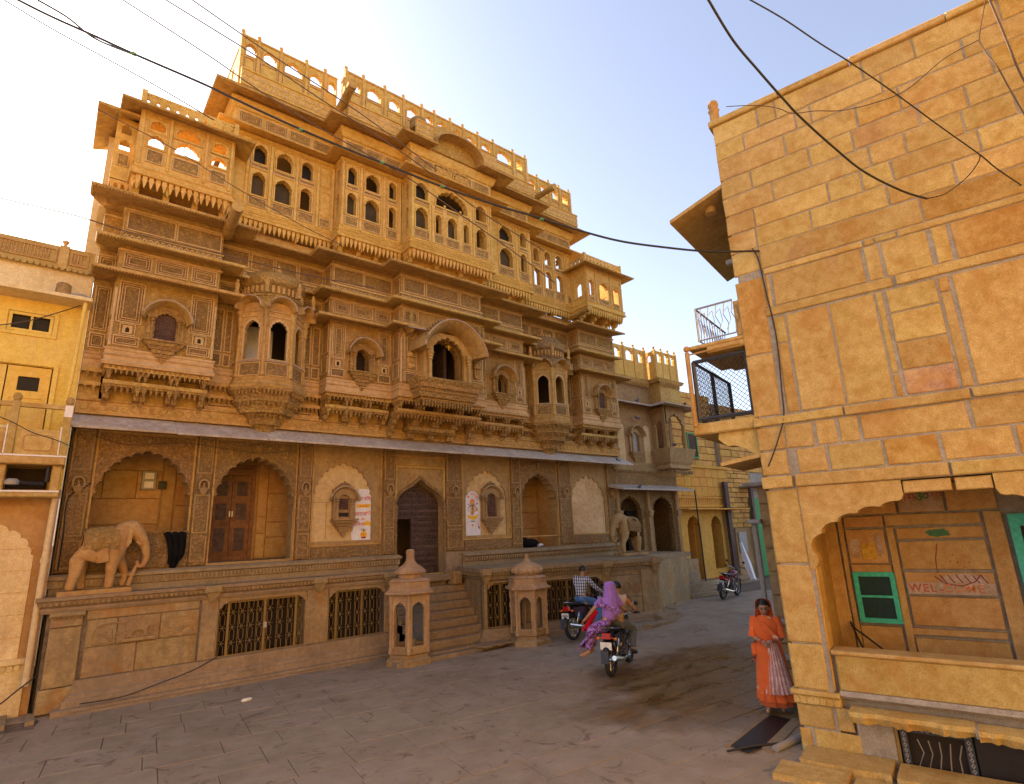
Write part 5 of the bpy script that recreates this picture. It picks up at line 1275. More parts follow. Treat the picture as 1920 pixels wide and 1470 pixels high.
def cb(x0, x1, z0, z1, y=0.0, dep=.05, mat='corner', c=.012, j=None):
    if mat == 'corner' and y > -.01 and dep < .06:
        q = rs.random(); mat = 'cornerrust' if q < .16 else ('cornerpink' if q > .985 else mat)
    if (x0, z0) == (1.74, 4.2): mat = 'cornerpink'
    j = .011 if j is None else j
    m = MB(CF); yy = y + rs.uniform(-.004, .004)
    # slightly wonky rectangle with chamfered face
    e = lambda: rs.uniform(-.006, .006)
    o = [(x0 + j + e(), z0 + j * .8 + e()), (x1 - j + e(), z0 + j * .8 + e()), (x1 - j + e(), z1 - j * .8 + e()), (x0 + j + e(), z1 - j * .8 + e())]
    cx, cz = (x0 + x1) / 2, (z0 + z1) / 2
    # add mid points for worn edges
    ring = []
    for k in range(4):
        p, q = o[k], o[(k + 1) % 4]; L = hypot(q[0] - p[0], q[1] - p[1]); n = max(1, min(4, int(L / .28)))
        for t in range(n): u = t / n; ring.append((p[0] + (q[0] - p[0]) * u + (rs.uniform(-.004, .004) if t else 0), p[1] + (q[1] - p[1]) * u + (rs.uniform(-.004, .004) if t else 0)))
    inn = []
    for p in ring:
        dx = c if p[0] < cx else -c; dz = c if p[1] < cz else -c
        nx = dx if min(abs(p[0] - x0), abs(p[0] - x1)) < .06 else 0; nz = dz if min(abs(p[1] - z0), abs(p[1] - z1)) < .06 else 0
        inn.append((p[0] + nx, p[1] + nz))
    A = [m.P(p[0], yy, p[1]) for p in inn]; C_ = [m.P(p[0], yy + c * .8, p[1]) for p in ring]; D_ = [m.P(p[0], yy + dep, p[1]) for p in ring]
    m.f.append(A); n = len(A)
    for k in range(n):
        l = (k + 1) % n; m.f.append([A[k], A[l], C_[l], C_[k]]); m.f.append([C_[k], C_[l], D_[l], D_[k]])
    return m.build('stone_block', M[mat], B)
# coping and top courses
XE = 5.2
for a, c in ((-.1, .95), (.95, 1.9), (1.9, 3.0), (3.0, 4.1), (4.1, XE)):
    m = MB(CF); m.block(a + .004, c - .004, -.05, .35, 9.0, 9.10, .015); m.build('coping_stone', M['corner'], B)
courses = [(8.66, 9.0), (8.36, 8.66), (8.0, 8.36), (7.68, 8.0), (7.36, 7.68), (7.04, 7.36), (6.72, 7.04)]
jo = [[.62, .88, 2.02, 2.62, 3.5, 4.3], [.38, 1.12, 1.32, 2.2, 3.08, 3.9, 4.6], [.92, 1.85, 2.35, 3.3, 4.2], [.40, 1.20, 1.75, 2.5, 3.0, 4.0], [.66, 1.9, 2.3, 2.9, 3.4, 4.4], [.36, 1.35, 1.75, 2.1, 3.0, 3.8], [.34, 1.08, 2.0, 2.7, 3.6, 4.5]]
for (z0, z1), js in zip(courses, jo):
    xs = [-.06] + js + [XE]
    for a, c in zip(xs, xs[1:]):
        if a > 4.9: continue
        cb(a, c, z0, z1)
# lintel band and middle rows
for a, c in ((-.06, .33), (.33, 2.3), (2.3, 4.2), (4.2, XE)): cb(a, c, 6.36, 6.72)
for a, c in ((.35, 1.62), (1.62, 1.75), (1.75, 2.0), (2.0, XE)): cb(a, c, 6.26, 6.36, -.012, .06)
for a, c in ((-.06, .36), (.36, .42), (.45, 1.58), (1.6, 1.78), (1.8, 2.30), (2.33, 2.5), (2.52, 3.7), (3.7, XE)): cb(a, c, 5.76, 6.26)
for a, c in ((.30, 1.85), (1.87, 3.6), (3.6, XE)): cb(a, c, 5.62, 5.76, -.015, .06)
cb(-.06, .32, 5.1, 6.26); cb(-.06, .32, 4.2, 5.1)
for a, c, z0, z1 in ((.38, .54, 5.2, 5.6), (.38, .54, 4.2, 5.2), (.55, 1.09, 4.2, 5.6), (1.10, 1.62, 4.2, 5.6), (1.63, 1.72, 4.5, 5.6), (1.63, 1.72, 4.2, 4.5), (1.74, 2.27, 5.28, 5.6), (1.74, 2.27, 4.88, 5.28), (1.74, 2.27, 4.52, 4.88), (1.74, 2.27, 4.2, 4.52), (2.28, 2.40, 5.4, 5.6), (2.28, 2.40, 4.2, 5.4), (2.42, 3.35, 4.2, 5.6), (3.37, 4.3, 4.2, 5.6), (4.3, XE, 4.2, 5.6)): cb(a, c, z0, z1)
for a, c in ((-.08, 1.05), (1.05, 2.35), (2.35, 3.8), (3.8, XE)): cb(a, c, 4.06, 4.19, -.03, .08)
for a, c in ((-.06, .30), (.30, .66), (.68, .93), (.95, 1.18), (1.2, 2.28), (2.3, 3.4), (3.4, XE)): cb(a, c, 3.72, 4.05)
for a, c in ((-.06, .3), (.40, .76), (.78, 1.38), (1.40, 1.95), (1.97, 2.62), (2.64, 3.6), (3.6, XE)): cb(a, c, 3.38, 3.71)
for a, c in ((-.08, .32), (.34, 2.0), (2.0, 3.7), (3.7, XE)): cb(a, c, 3.2, 3.37, -.045, .1)
# front pillar of the porch
for z0, z1 in ((2.22, 3.19), (1.26, 2.22), (.72, 1.26)): cb(-.06, .36, z0, z1, 0, .34, c=.02)
cb(.36, .43, .72, 2.2, .03, .3)
# scalloped brackets and lintel: one cusped arch seen as stone of real thickness
def cusp(x0, x1, zc, up, n, sx):
    pts = []
    for i in range(n):
        a = i / n; c = (i + 1) / n
        for k in range(5):
            t = a + (c - a) * k / 5; ph = pi * k / 5
            pts.append((x0 + (x1 - x0) * (1 - cos(t * pi / 2)) , zc + (up - zc) * sin(t * pi / 2) + .03 * sin(ph)))
    pts.append((x1, up)); return pts
L_ = [(.36, 3.2), (.36, 2.18)] 
cs = [(.40, 2.16), (.44, 2.20), (.47, 2.26), (.46, 2.33), (.42, 2.38), (.41, 2.45), (.44, 2.53), (.50, 2.58), (.555, 2.60), (.57, 2.66), (.62, 2.71), (.69, 2.735), (.745, 2.735), (.77, 2.78), (.83, 2.82), (.91, 2.835), (.98, 2.83), (1.01, 2.87), (1.08, 2.90), (1.17, 2.905), (1.24, 2.895), (1.28, 2.93), (1.36, 2.955), (1.43, 2.955), (1.47, 2.97), (1.50, 3.03), (1.50, 3.03)]
poly = [(.36, 3.2), (.36, 2.16)] + cs + [(1.50, 3.2)]
m = MB(CF); m.prism(poly, [], -.005, .24); m.build('scalloped_bracket', M['corner'], B)
mir = [(3.86 - x, z) for x, z in poly]
m = MB(CF); m.prism(mir[::-1], [], -.005, .24); m.build('scalloped_bracket', M['corner'], B)
cb(1.50, 1.99, 3.03, 3.19, 0, .24); cb(2.0, 2.36, 3.03, 3.19, 0, .24)
for z0, z1 in ((2.22, 3.19), (1.26, 2.22), (.72, 1.26)): cb(3.5, 4.0, z0, z1, 0, .34, c=.02)
cb(4.0, XE, .7, 3.19)
# parapet of the porch
m = MB(CF); m.block(.46, 3.5, .03, .3, .74, 1.16, .02); m.build('porch_parapet', M['corner'], B)
m = MB(CF); m.block(.43, 3.5, -.0, .34, 1.15, 1.20, .018); m.build('porch_coping', M['corner'], B)
m = MB(CF); m.block(-.09, .46, -.05, .1, .66, .72, .015); m.block(-.07, .46, -.02, .1, .56, .66, .01)
for k in range(7): m.prism([(-.03 + k * .075 + .034 * cos(t), .61 + .04 * sin(t)) for t in [2 * pi * i / 12 for i in range(12)]], [], -.032, -.015, back=False)
m.build('scale_moulding', M['corner'], B)
m = MB(CF); m.sweep([(.46, .03), (3.6, .03)], [(-.1, .66), (.0, .66), (.05, .70), (.02, .75), (-.1, .75)]); m.build('mortar_fillet', M['mortar'], B)
cb(-.06, .36, .3, .56); cb(.37, .56, .3, .56); cb(-.06, .08, -.1, .29); cb(.1, .62, -.1, .29)
m = MB(CF); m.block(.58, .95, .01, .1, -.1, .5, .01); m.build('cement_patch', M['mortar'], B)
# broken edged stone shelf over the basement window
def rough_slab(x0, x1, yf, yb, z0, z1, name, mat, seed=1, par=B, fr=CF, side=.0):
    r_ = random.Random(seed); n = max(6, int((x1 - x0) / .045)); m = MB(fr)
    top, mid, bot = [], [], []
    for i in range(n + 1):
        x = x0 + (x1 - x0) * i / n; o = r_.uniform(-.014, .014) + .018 * sin(i * .7 + seed)
        top.append(m.P(x, yf + o * .6, z1)); mid.append(m.P(x, yf - .012 + o, z1 - (z1 - z0) * .35)); bot.append(m.P(x, yf + .03 + o * 1.6, z0 + r_.uniform(0, .03)))
    bt = [m.P(x0, yb, z1), m.P(x1, yb, z1)]; bb = [m.P(x0, yb, z0), m.P(x1, yb, z0)]
    for i in range(n):
        m.f.append([top[i], mid[i], mid[i + 1], top[i + 1]]); m.f.append([mid[i], bot[i], bot[i + 1], mid[i + 1]])
    m.f.append([bt[0]] + top + [bt[1]]); m.f.append([bb[0]] + bot + [bb[1]])
    m.f.append([bt[0], bb[0], bot[0], mid[0], top[0]]); m.f.append([bt[1], bb[1], bot[-1], mid[-1], top[-1]])
    m.f.append([bt[0], bt[1], bb[1], bb[0]])
    return m.build(name, M[mat], par)
rough_slab(.56, 1.72, -.24, .05, .47, .60, 'stone_shelf', 'corner', 3); rough_slab(1.74, 3.6, -.26, .05, .45, .58, 'stone_shelf', 'corner', 5)
m = MB(CF); m.box(1.715, 1.745, -.24, 0, .50, .585); m.build('mortar_joint', M['mortar'], B)
# basement window with a patterned dark screen
m = MB(CF); m.box(.95, 3.6, .10, .12, -.1, .5); m.build('shade_panel', M['dark'], B)
m = MB(CF); m.frame(1.0, 1.66, -.05, .46, .06, .07, .01); sg = m.build('window_screen', M['ironpaint'], B)
m = MB(CF)
for i in range(11):
    x = 1.05 + i * .055
    for zc in (.425,): m.prism([(x - .026, zc), (x, zc - .02), (x + .026, zc), (x, zc + .02)], [[(x - .014, zc), (x, zc - .01), (x + .014, zc), (x, zc + .01)]], .046, .05, back=False)
for i in range(8):
    z = -.02 + i * .055
    for x in (1.035, 1.625): m.prism([(x - .02, z), (x, z - .026), (x + .02, z), (x, z + .026)], [[(x - .01, z), (x, z - .014), (x + .01, z), (x, z + .014)]], .046, .05, back=False)
for i in range(5): m.tube([(1.12 + i * .1, .05, .02), (1.2 + i * .08, .05, .2), (1.16 + i * .1, .05, .33)], .006, 4)
m.build('screen_pattern', M['greypipe'], sg)
m = MB(CF); m.box(1.68, 3.6, .04, .07, -.1, .45); m.build('window_board', M['iron'], B)
m = MB(CF); m.box(.955, .985, .02, .06, -.1, .44); m.build('window_frame', M['brass'], B)
# back wall of the porch with painted slabs
bw = 1.40
def pb(x0, x1, z0, z1, mat='corner2'): return cb(x0, x1, z0, z1, bw - .02, .08, mat, .006, .008)
for a, c, z0, z1 in ((.31, .52, 1.0, 3.2), (.53, .61, 1.0, 3.2), (.62, 1.10, 2.14, 2.62), (.62, 1.12, 1.98, 2.13), (.60, 1.10, .95, 1.32), (1.12, 1.22, 1.0, 2.64), (.62, 1.12, 2.64, 2.80), (1.13, 2.2, 2.64, 2.80), (.62, 1.3, 2.82, 3.2), (1.32, 1.85, 2.82, 3.2), (1.87, 2.4, 2.82, 3.2), (1.24, 2.2, 2.46, 2.62), (1.24, 2.2, 2.06, 2.44), (1.24, 2.2, 1.74, 2.04), (1.24, 2.2, 1.34, 1.72), (1.13, 2.2, 1.22, 1.32), (1.13, 1.2, .9, 1.2), (1.22, 2.2, .9, 1.2), (2.22, 2.42, .9, 2.8), (2.44, 3.4, .9, 1.3)): pb(a, c, z0, z1)
m = MB(CF); m.box(.31, .35, .3, bw, .9, 3.2); m.build('porch_side_wall', M['corner2'], B)
# smears of old whitewash, vermilion and turmeric; each is a thin painted patch
def blob(cx, cz, rx, rz, seed, mat, name, par=None, y=bw - .030):
    r_ = random.Random(seed); n = 18; pts = [(cx + rx * (1 + r_.uniform(-.25, .2)) * cos(2 * pi * i / n), cz + rz * (1 + r_.uniform(-.25, .2)) * sin(2 * pi * i / n)) for i in range(n)]
    m = MB(CF); m.prism(pts, [], y - .001, y); return m.build(name, M[mat], par or B)
M['yellowpatch'] = plain('turmeric_patch', (.52, .30, .035), .8, 0, .4, 16)
M['smear'] = stone('faded_whitewash_smear', (.36, .25, .17), (.28, .18, .09), (.50, .40, .34), tint=0)
m = MB(CF); m.prism(rect(1.25, 2.19, 1.75, 1.90), [], bw - .0305, bw - .028); m.build('whitewash_patch', M['smear'], B)
blob(.72, 2.36, .07, .15, 1, 'smear', 'whitewash_patch'); blob(1.02, 2.40, .04, .17, 2, 'smear', 'whitewash_patch'); m = MB(CF); m.prism(rect(.80, .96, 2.2, 2.42), [], bw - .032, bw - .03); m.build('yellow_patch', M['yellowpatch'], B)
m = MB(CF); m.prism(rect(1.34, 1.83, 2.84, 3.16), [], bw - .0305, bw - .028); m.build('whitewash_patch', M['smear'], B)
blob(1.72, 2.54, .13, .055, 4, 'greenl', 'green_leaf_painting'); blob(1.86, 1.93, .26, .09, 5, 'smear', 'whitewash_patch', y=bw - .0315)
def wtext(t, size, mat, x, z, y=bw - .0335, sh=0):
    p = cw_(x, y); return text_mesh(t, size, M[mat], 'lettering', B, (p[0], p[1], z), CF[2], 1.15)
M['fadedred'] = plain('faded_red_lettering', (.40, .085, .045), .8, 0, .5, 30); M['fadedorange'] = plain('faded_orange_lettering', (.48, .17, .06), .8, 0, .6, 30)
wtext('WEL', .14, 'fadedred', 1.42, 1.825); wtext('-', .14, 'fadedred', 1.63, 1.82); wtext('COME', .14, 'fadedorange', 1.86, 1.825)
wtext('राम', .15, 'fadedred', 1.44, 3.02); wtext('ॐ', .2, 'greenl', 1.62, 3.02); wtext('राम', .13, 'fadedred', 1.76, 3.06)
m = MB(CF)
for i in range(6): x = 1.64 + i * .085; m.tube([(x, bw - .034, 2.0), (x + .03, bw - .034, 1.94), (x + .06, bw - .034, 1.9)], .006, 4)
m.tube([(1.58, bw - .034, 1.98), (1.68, bw - .034, 1.89), (1.85, bw - .034, 1.86), (2.0, bw - .034, 1.92), (2.06, bw - .034, 2.0)], .006, 4)
m.tube([(1.62, bw - .034, 2.02), (1.63, bw - .034, 2.2), (1.68, bw - .034, 2.4)], .004, 4)
for x, z in ((1.82, 2.25), (1.78, 2.17), (1.86, 2.16), (1.92, 2.10), (1.98, 2.16)): m.ball((x, bw - .034, z), .008, 5, 4)
m.build('red_drawing', M['maroon'], B)
# small green window and teal door
m = MB(CF); m.prism(rect(.63, 1.13, 1.36, 2.03), [rect(.69, 1.07, 1.42, 1.69), rect(.69, 1.07, 1.72, 1.97)], bw - .07, bw - .02); wg = m.build('small_window', M['teal'], B)
m = MB(CF); m.box(.68, 1.08, bw - .03, bw - .025, 1.4, 1.98); m.build('window_pane', M['louvre'], wg)
m = MB(CF)
for i in range(24): m.box(.69 + i * .0165, .698 + i * .0165, bw - .045, bw - .03, 1.42, 1.97)
m.build('louvre_slats', M['louvre'], wg, kind='stuff')
m = MB(CF); m.prism(rect(2.46, 3.3, 1.3, 2.75), [rect(2.56, 3.2, 1.7, 2.6)], bw - .09, bw - .02); td = m.build('teal_door', M['teal'], B)
m = MB(CF); m.box(2.5, 3.25, bw - .04, bw - .03, 1.35, 2.7); m.build('door_panel', M['glass'], td)
m = MB(CF); m.tube([(.5, bw - .05, 1.35), (.62, .9, 1.22), (.75, .6, 1.02), (.85, .5, .9)], .014, 6); m.tube([(.5, bw - .05, 1.3), (.7, .9, 1.26), (.95, .7, 1.1), (1.05, .5, .95)], .012, 6); m.build('cable', M['cable'], B)
# things on the side wall seen beyond the corner: eave, balcony slabs, railings
m = MB(CF); 
def poly3(m, pts, th):
    lo = [m.P(*p) for p in pts]; hi = [m.P(p[0], p[1], p[2] + th) for p in pts]; n = len(pts)
    m.f.append(lo[::-1]); m.f.append(hi)
    for i in range(n): j = (i + 1) % n; m.f.append([lo[i], lo[j], hi[j], hi[i]])
ev = []
for k in range(4):
    y0, y1 = .02 + k * .75, .02 + (k + 1) * .75 - .01
    m = MB(CF); poly3(m, [(-.93, y0, 7.62), (0, y0, 7.92), (0, y1, 7.92), (-.93, y1, 7.62)], .06); m.build('eave_slab', M['corner'], B)
m = MB(CF); m.lathe(-.35, .35, [(.09, 7.72), (.09, 7.82)], 14); m.build('eave_knob', M['corner2'], B)
m = MB(CF); m.lathe(0, .05, [(.075, 9.1), (.075, 9.3), (.09, 9.32), (.06, 9.36), (.085, 9.42), (.07, 9.48), (0, 9.5)], 12); m.build('corner_finial', M['smooth'], B, True)
m = MB(CF); m.tube([(-.28, .6, 6.9), (.0, .6, 6.9)], .05, 10); m.build('drain_spout', M['greypipe'], B)
m = MB(CF); m.block(-.95, 0, .02, 1.9, 4.07, 4.24, .02); m.build('balcony_slab', M['corner'], B)
m = MB(CF); m.prism([(-.62, 3.98), (-.60, 4.07), (0, 4.07), (0, 3.64), (-.12, 3.70), (-.25, 3.80), (-.38, 3.86), (-.5, 3.87), (-.56, 3.92)], [], .1, .25); m.build('balcony_bracket', M['corner'], B)
m = MB(CF); poly3(m, [(-.62, .05, 3.58), (-.0, .05, 3.66), (0, 1.2, 3.66), (-.62, 1.2, 3.58)], .05); m.build('window_hood_slab', M['corner'], B)
m = MB(CF); m.block(-.88, 0, .02, 1.6, 5.40, 5.46, .02); m.block(-.6, 0, .02, 1.4, 5.3, 5.40, .02); m.build('balcony_slab', M['corner'], B)
m = MB(CF); m.block(-.14, 0, .05, .2, 5.46, 6.02, .02); m.build('balcony_post', M['corner'], B)
m = MB(CF)
m.tube([(-.70, .04, 5.50), (-.70, .04, 6.04)], .016, 6); m.tube([(-.70, .04, 6.04), (-.14, .04, 6.04)], .016, 6); m.tube([(-.70, .04, 5.52), (-.14, .04, 5.52)], .012, 6); m.tube([(-.70, .04, 6.04), (-.70, 1.5, 6.04)], .016, 6); m.tube([(-.70, .04, 5.52), (-.70, 1.5, 5.52)], .012, 6)
for i in range(5): x = -.62 + i * .12; m.tube([(x, .04, 5.52), (x + .03, .04, 5.7), (x - .03, .04, 5.85), (x, .04, 6.04)], .006, 4); m.tube([(x, .04, 5.6), (x + .07, .04, 5.75), (x + .05, .04, 5.95), (x - .01, .04, 5.9)], .005, 4)
for i in range(11): y = .15 + i * .13; m.tube([(-.70, y, 5.52), (-.70, y + .04, 5.7), (-.70, y - .02, 5.85), (-.70, y, 6.04)], .006, 4); m.tube([(-.70, y, 5.6), (-.70, y + .08, 5.75), (-.70, y, 5.9)], .005, 4)
m.build('wrought_railing', M['silver'], B)
# steel mesh cage on the lower balcony
def chainlink(P0, dx, dz, w_, h_, s, m, r_):
    """diagonal wires in a rectangle P0 + u*dx + v*z"""
    n = int((w_ + h_) / s)
    for i in range(1, n + 1):
        d = i * s
        u0, v0 = (d, 0) if d < w_ else (w_, d - w_); u1, v1 = (0, d) if d < h_ else (d - h_, h_)
        for f in (0, 1):
            a = (u0, v0) if not f else (w_ - u0, v0); c = (u1, v1) if not f else (w_ - u1, v1)
            m.tube([(P0[0] + dx[0] * a[0], P0[1] + dx[1] * a[0], P0[2] + a[1]), (P0[0] + dx[0] * c[0], P0[1] + dx[1] * c[0], P0[2] + c[1])], r_, 3)
m = MB(CF)
for p, q in (((-.84, .05, 4.26), (-.84, .05, 5.2)), ((-.06, .05, 4.26), (-.06, .05, 5.2)), ((-.84, .05, 5.2), (-.06, .05, 5.2)), ((-.84, .05, 4.3), (-.06, .05, 4.3)), ((-.84, .05, 5.2), (-.84, 1.8, 5.2)), ((-.84, .05, 4.3), (-.84, 1.8, 4.3)), ((-.84, 1.8, 4.26), (-.84, 1.8, 5.2)), ((-.84, .9, 4.26), (-.84, .9, 5.2))): m.tube([p, q], .032, 4)
cg = m.build('balcony_cage', M['ironpaint'], B)
m = MB(CF); chainlink((-.84, .05, 4.3), (1, 0), 1, .78, .9, .075, m, .004); chainlink((-.84, .05, 4.3), (0, 1), 1, 1.75, .9, .075, m, .004); m.build('chain_mesh', M['iron'], cg, kind='stuff')
m = MB(CF); m.tube([(-.90, .0, 4.2), (-.90, .0, 5.36)], .035, 6); m.ball((-.90, 0, 5.42), .05, 8, 6); m.tube([(-.90, 0, 5.32), (-.1, 0, 5.34)], .014, 5); m.build('balcony_post', M['corner2'], B)
# wires fixed to the wall
def wire(name, label, pts, r_, mat, par=None, fr=None, n=8):
    # smooth through the points (Catmull-Rom)
    P = [Vector(p) for p in pts]; out = []
    for i in range(len(P) - 1):
        p0, p1, p2, p3 = P[max(i - 1, 0)], P[i], P[i + 1], P[min(i + 2, len(P) - 1)]
        for k in range(n):
            t = k / n; out.append(.5 * ((2 * p1) + (p2 - p0) * t + (2 * p0 - 5 * p1 + 4 * p2 - p3) * t * t + (3 * p1 - p0 - 3 * p2 + p3) * t ** 3))
    out.append(P[-1]); m = MB(fr); m.tube(out, r_, 6); o = m.build(name, M[mat], par, True)
    if label: tag(o, label, 'wire')
    return o
wire('wall_cable', None, [(.27, -.02, 6.72), (.33, -.02, 6.5), (.36, -.02, 6.0), (.40, -.02, 5.3), (.36, -.02, 4.5), (.33, -.02, 4.15), (.2, -.05, 3.8), (.05, -.06, 3.5)], .010, 'cable', B, CF)
# worn boulders at the foot of the wall
rough_slab(.02, .92, -.52, -.02, -.15, .10, 'foot_stone', 'corner', 8); rough_slab(.97, 2.6, -.55, -.05, -.2, .09, 'foot_stone', 'corner', 9); rough_slab(-.16, .55, -1.0, -.56, -.3, .07, 'foot_stone', 'corner', 12)
rough_slab(.6, 1.9, -1.1, -.6, -.3, .05, 'foot_stone', 'corner', 14)
# ------------------------------------------------------------------ yellow house on the left
YB = thing('yellow_house', 'narrow yellow and cream limewashed house with a balcony, half seen beside the mansion', 'house', (-1.5, 14.2, 0))
b = MB(); b.prism(rect(-4.5, .14, 3.9, 7.62), [rect(-2.6, -.28, 4.45, 6.28), rect(-1.04, -.42, 6.98, 7.3)], 14.0, 14.2); b.build('upper_wall', M['yellow'], YB)
b = MB(); b.box(-4.5, .12, 13.95, 14.2, 7.7, 8.4); b.build('upper_wall', M['cream'], YB)
b = MB(); b.box(-4.5, .1, 14.2, 20, -.3, 8.6); b.build('inner_wall', M['room'], YB)
b = MB(); b.box(-4.5, .14, 13.94, 14.2, -.3, 3.9); b.build('lower_wall', M['corner2'], YB)
b = MB(); b.prism(arch(-2.2, -.12, .9, 2.7, 3.32, foils=11), [], 13.92, 13.96); b.box(-4.5, .02, 13.90, 13.95, -.3, .86); b.build('whitewashed_panel', M['cream'], YB)
for i in range(5): MB().box(-2.2, -.13, 13.912, 13.922, 1.3 + i * .38, 1.312 + i * .38).build('panel_joint', M['niche'], YB)
b = MB(); b.box(-4.5, .02, 13.84, 13.95, .86, .95)
for i in range(22): b.prism([(-2.2 + i * .1 + .045 * cos(t), .80 + .05 * sin(t)) for t in [2 * pi * k / 10 for k in range(10)]], [], 13.87, 13.92, back=False)
b.build('scale_moulding', M['cream'], YB)
b = MB(); b.box(-4.5, .16, 13.45, 14.0, 7.62, 7.69); b.build('ledge', M['cream'], YB)
b = MB(); b.box(-4.5, .1, 13.86, 14.05, 8.36, 8.84); b.build('parapet', M['corner'], YB); pp = YB.children[-1]
for x0, x1 in ((-1.6, -.52), (-.30, .0)):
    b = MB(); b.frame(x0, x1, 8.46, 8.76, 13.86, .03, .03)
    n = int((x1 - x0 - .1) / .055)
    for i in range(n): b.lathe(x0 + .07 + i * .055, 13.85, [(.008, 8.50), (.02, 8.56), (.012, 8.62), (.02, 8.68), (.008, 8.73)], 6)
    b.build('baluster_panel', M['corner2'], pp)
b = MB(); b.block(-.49, -.33, 13.82, 13.9, 8.36, 8.86, .01); b.lathe(-.41, 13.88, [(.05, 8.86), (.03, 8.9), (.06, 8.94), (.06, 8.98), (0, 9.0)], 8); b.build('parapet_pier', M['corner'], pp)
b = MB()
for i in range(24): b.prism([(-2.3 + i * .1 + .045 * cos(t), 8.37 + .05 * sin(t)) for t in [2 * pi * k / 10 for k in range(10)]], [], 13.83, 13.87, back=False)
b.build('scale_moulding', M['corner'], pp)
b = MB(); b.frame(-1.16, -.32, 6.88, 7.42, 14.0, .07, .03); b.frame(-1.07, -.40, 6.95, 7.33, 13.98, .05, .02); b.box(-.75, -.71, 13.97, 14.02, 6.98, 7.3); wv = b.build('ventilator_window', M['yellow'], YB)
MB().box(-1.06, -.4, 14.04, 14.06, 6.96, 7.32).build('pane', M['glass'], wv)
b = MB(); b.frame(-2.7, -.2, 4.4, 6.36, 14.0, .07, .05); db = b.build('door_frame', M['yellow'], YB)
for x0, x1 in ((-1.62, -.97), (-.95, -.3)):
    b = MB(); b.prism(rect(x0, x1, 4.45, 6.26), [rect(x0 + .17, x1 - .16, 5.78, 6.06)], 14.0, 14.04); b.frame(x0 + .05, x1 - .05, 4.55, 5.66, 14.0, .03, .015); b.frame(x0 + .1, x1 - .1, 4.7, 5.55, 14.0, .02, .01); dd = b.build('door_leaf', M['yellow'], db)
    MB().box(x0 + .15, x1 - .14, 14.045, 14.055, 5.75, 6.1).build('pane', M['glass'], dd)
b = MB(); b.box(-.92, -.8, 13.96, 13.99, 4.96, 5.08); b.box(-1.0, -.72, 13.97, 13.985, 5.05, 5.065); b.build('bolt', M['silver'], db)
# balcony
b = MB(); b.block(-4.5, .12, 13.3, 14.0, 4.30, 4.45, .02); b.block(-4.5, .1, 13.4, 14.0, 3.72, 3.82, .02); b.build('balcony_slab', M['corner'], YB)
for x in (-.70, .06):
    b = MB(); b.block(x - .06, x + .06, 13.3, 13.42, 4.45, 5.44, .01); b.lathe(x, 13.36, [(.03, 5.44), (.06, 5.47), (.07, 5.52), (.05, 5.58), (0, 5.6)], 10); b.build('balcony_post', M['corner'], YB)
    b = MB(); b.block(x - .075, x - .055, 13.292, 13.30, 4.45, 5.0, .003); b.build('whitewash_line', M['whitewash'], YB)
b = MB(); b.box(-4.5, .0, 13.32, 13.40, 5.34, 5.42); b.build('hand_rail', M['corner'], YB)
for x0, x1 in ((-1.4, -.77), (-.63, -.0)):
    b = MB(); b.box(x0, x1, 13.34, 13.38, 4.46, 4.94); m_ = b.build('balcony_panel', M['corner'], YB)
    b = MB(); b.prism([(x0 + .1, 4.58), (x0 + .14, 4.54), (x1 - .14, 4.54), (x1 - .1, 4.58), (x1 - .1, 4.80), (x1 - .14, 4.84), (x0 + .14, 4.84), (x0 + .1, 4.80)], [[(x0 + .12, 4.59), (x0 + .15, 4.56), (x1 - .15, 4.56), (x1 - .12, 4.59), (x1 - .12, 4.79), (x1 - .15, 4.82), (x0 + .15, 4.82), (x0 + .12, 4.79)]], 13.33, 13.345); b.build('moulding', M['corner2'], m_)
b = MB(); b.box(-4.5, .125, 13.292, 13.298, 4.44, 4.47); b.box(-.0, .12, 13.292, 13.298, 5.2, 5.42); b.box(-4.5, .1, 13.393, 13.399, 3.81, 3.84); b.build('whitewash_line', M['whitewash'], YB)
for x in (-.76, .02):
    b = MB(); b.block(x - .07, x + .07, 13.42, 14.0, 3.82, 4.30, .02); b.build('bracket', M['corner'], YB)
b = MB(); b.box(-4.5, -.1, 13.96, 13.99, 3.84, 4.29); b.build('shade_panel', M['dark'], YB)  # black strip on the wall paints the shade under the balcony slab
b = MB(); b.tube([(-.1, 13.5, 4.28), (-.1, 13.5, 4.0), (-.14, 13.5, 3.96), (-.5, 13.5, 3.98), (-.62, 13.45, 3.98)], .04, 8); b.build('waste_pipe', M['iron'], YB, True)
b = MB(); b.lathe(-.58, 13.42, [(.05, 3.93), (.10, 3.94), (.11, 4.0), (.07, 4.04), (.04, 4.03)], 12); b.build('pipe_elbow', M['greypipe'], YB, True)
b = MB(); b.tube([(.06, 13.55, 7.6), (.02, 13.6, 6.0), (-.02, 13.75, 5.5)], .035, 8); b.build('thin_pipe', M['yellow'], YB, True)
b = MB(); b.tube([(.06, 13.72, 3.72), (.05, 13.72, 2.62), (.05, 13.72, .62)], .055, 10); b.tube([(.05, 13.72, 2.64), (.05, 13.72, 2.56)], .07, 10); b.tube([(.05, 13.72, .62), (.05, 13.70, .5)], .06, 10); b.build('drainpipe', M['pipe'], YB, True)
b = MB(); b.box(.12, .14, 13.5, 13.6, 2.85, 3.7); b.build('whitewash_line', M['whitewash'], YB)
tag(MB().lathe(-.32, 13.62, [(.13, 7.69), (.12, 7.9), (.125, 7.92), (.09, 7.95), (0, 7.95)], 12).build('clay_pot', M['lo'], None, True), 'cut off clay pot on the ledge of the yellow house', 'pot')
b = MB(); b.tube([(-.2, 13.62, 7.74), (0, 13.62, 7.75), (.14, 13.62, 7.73)], [.05, .055, .03], 8); tag(b.build('cloth_roll', M['greypipe'], None, True), 'grey rolled bundle lying beside the clay pot on the ledge', 'bundle')
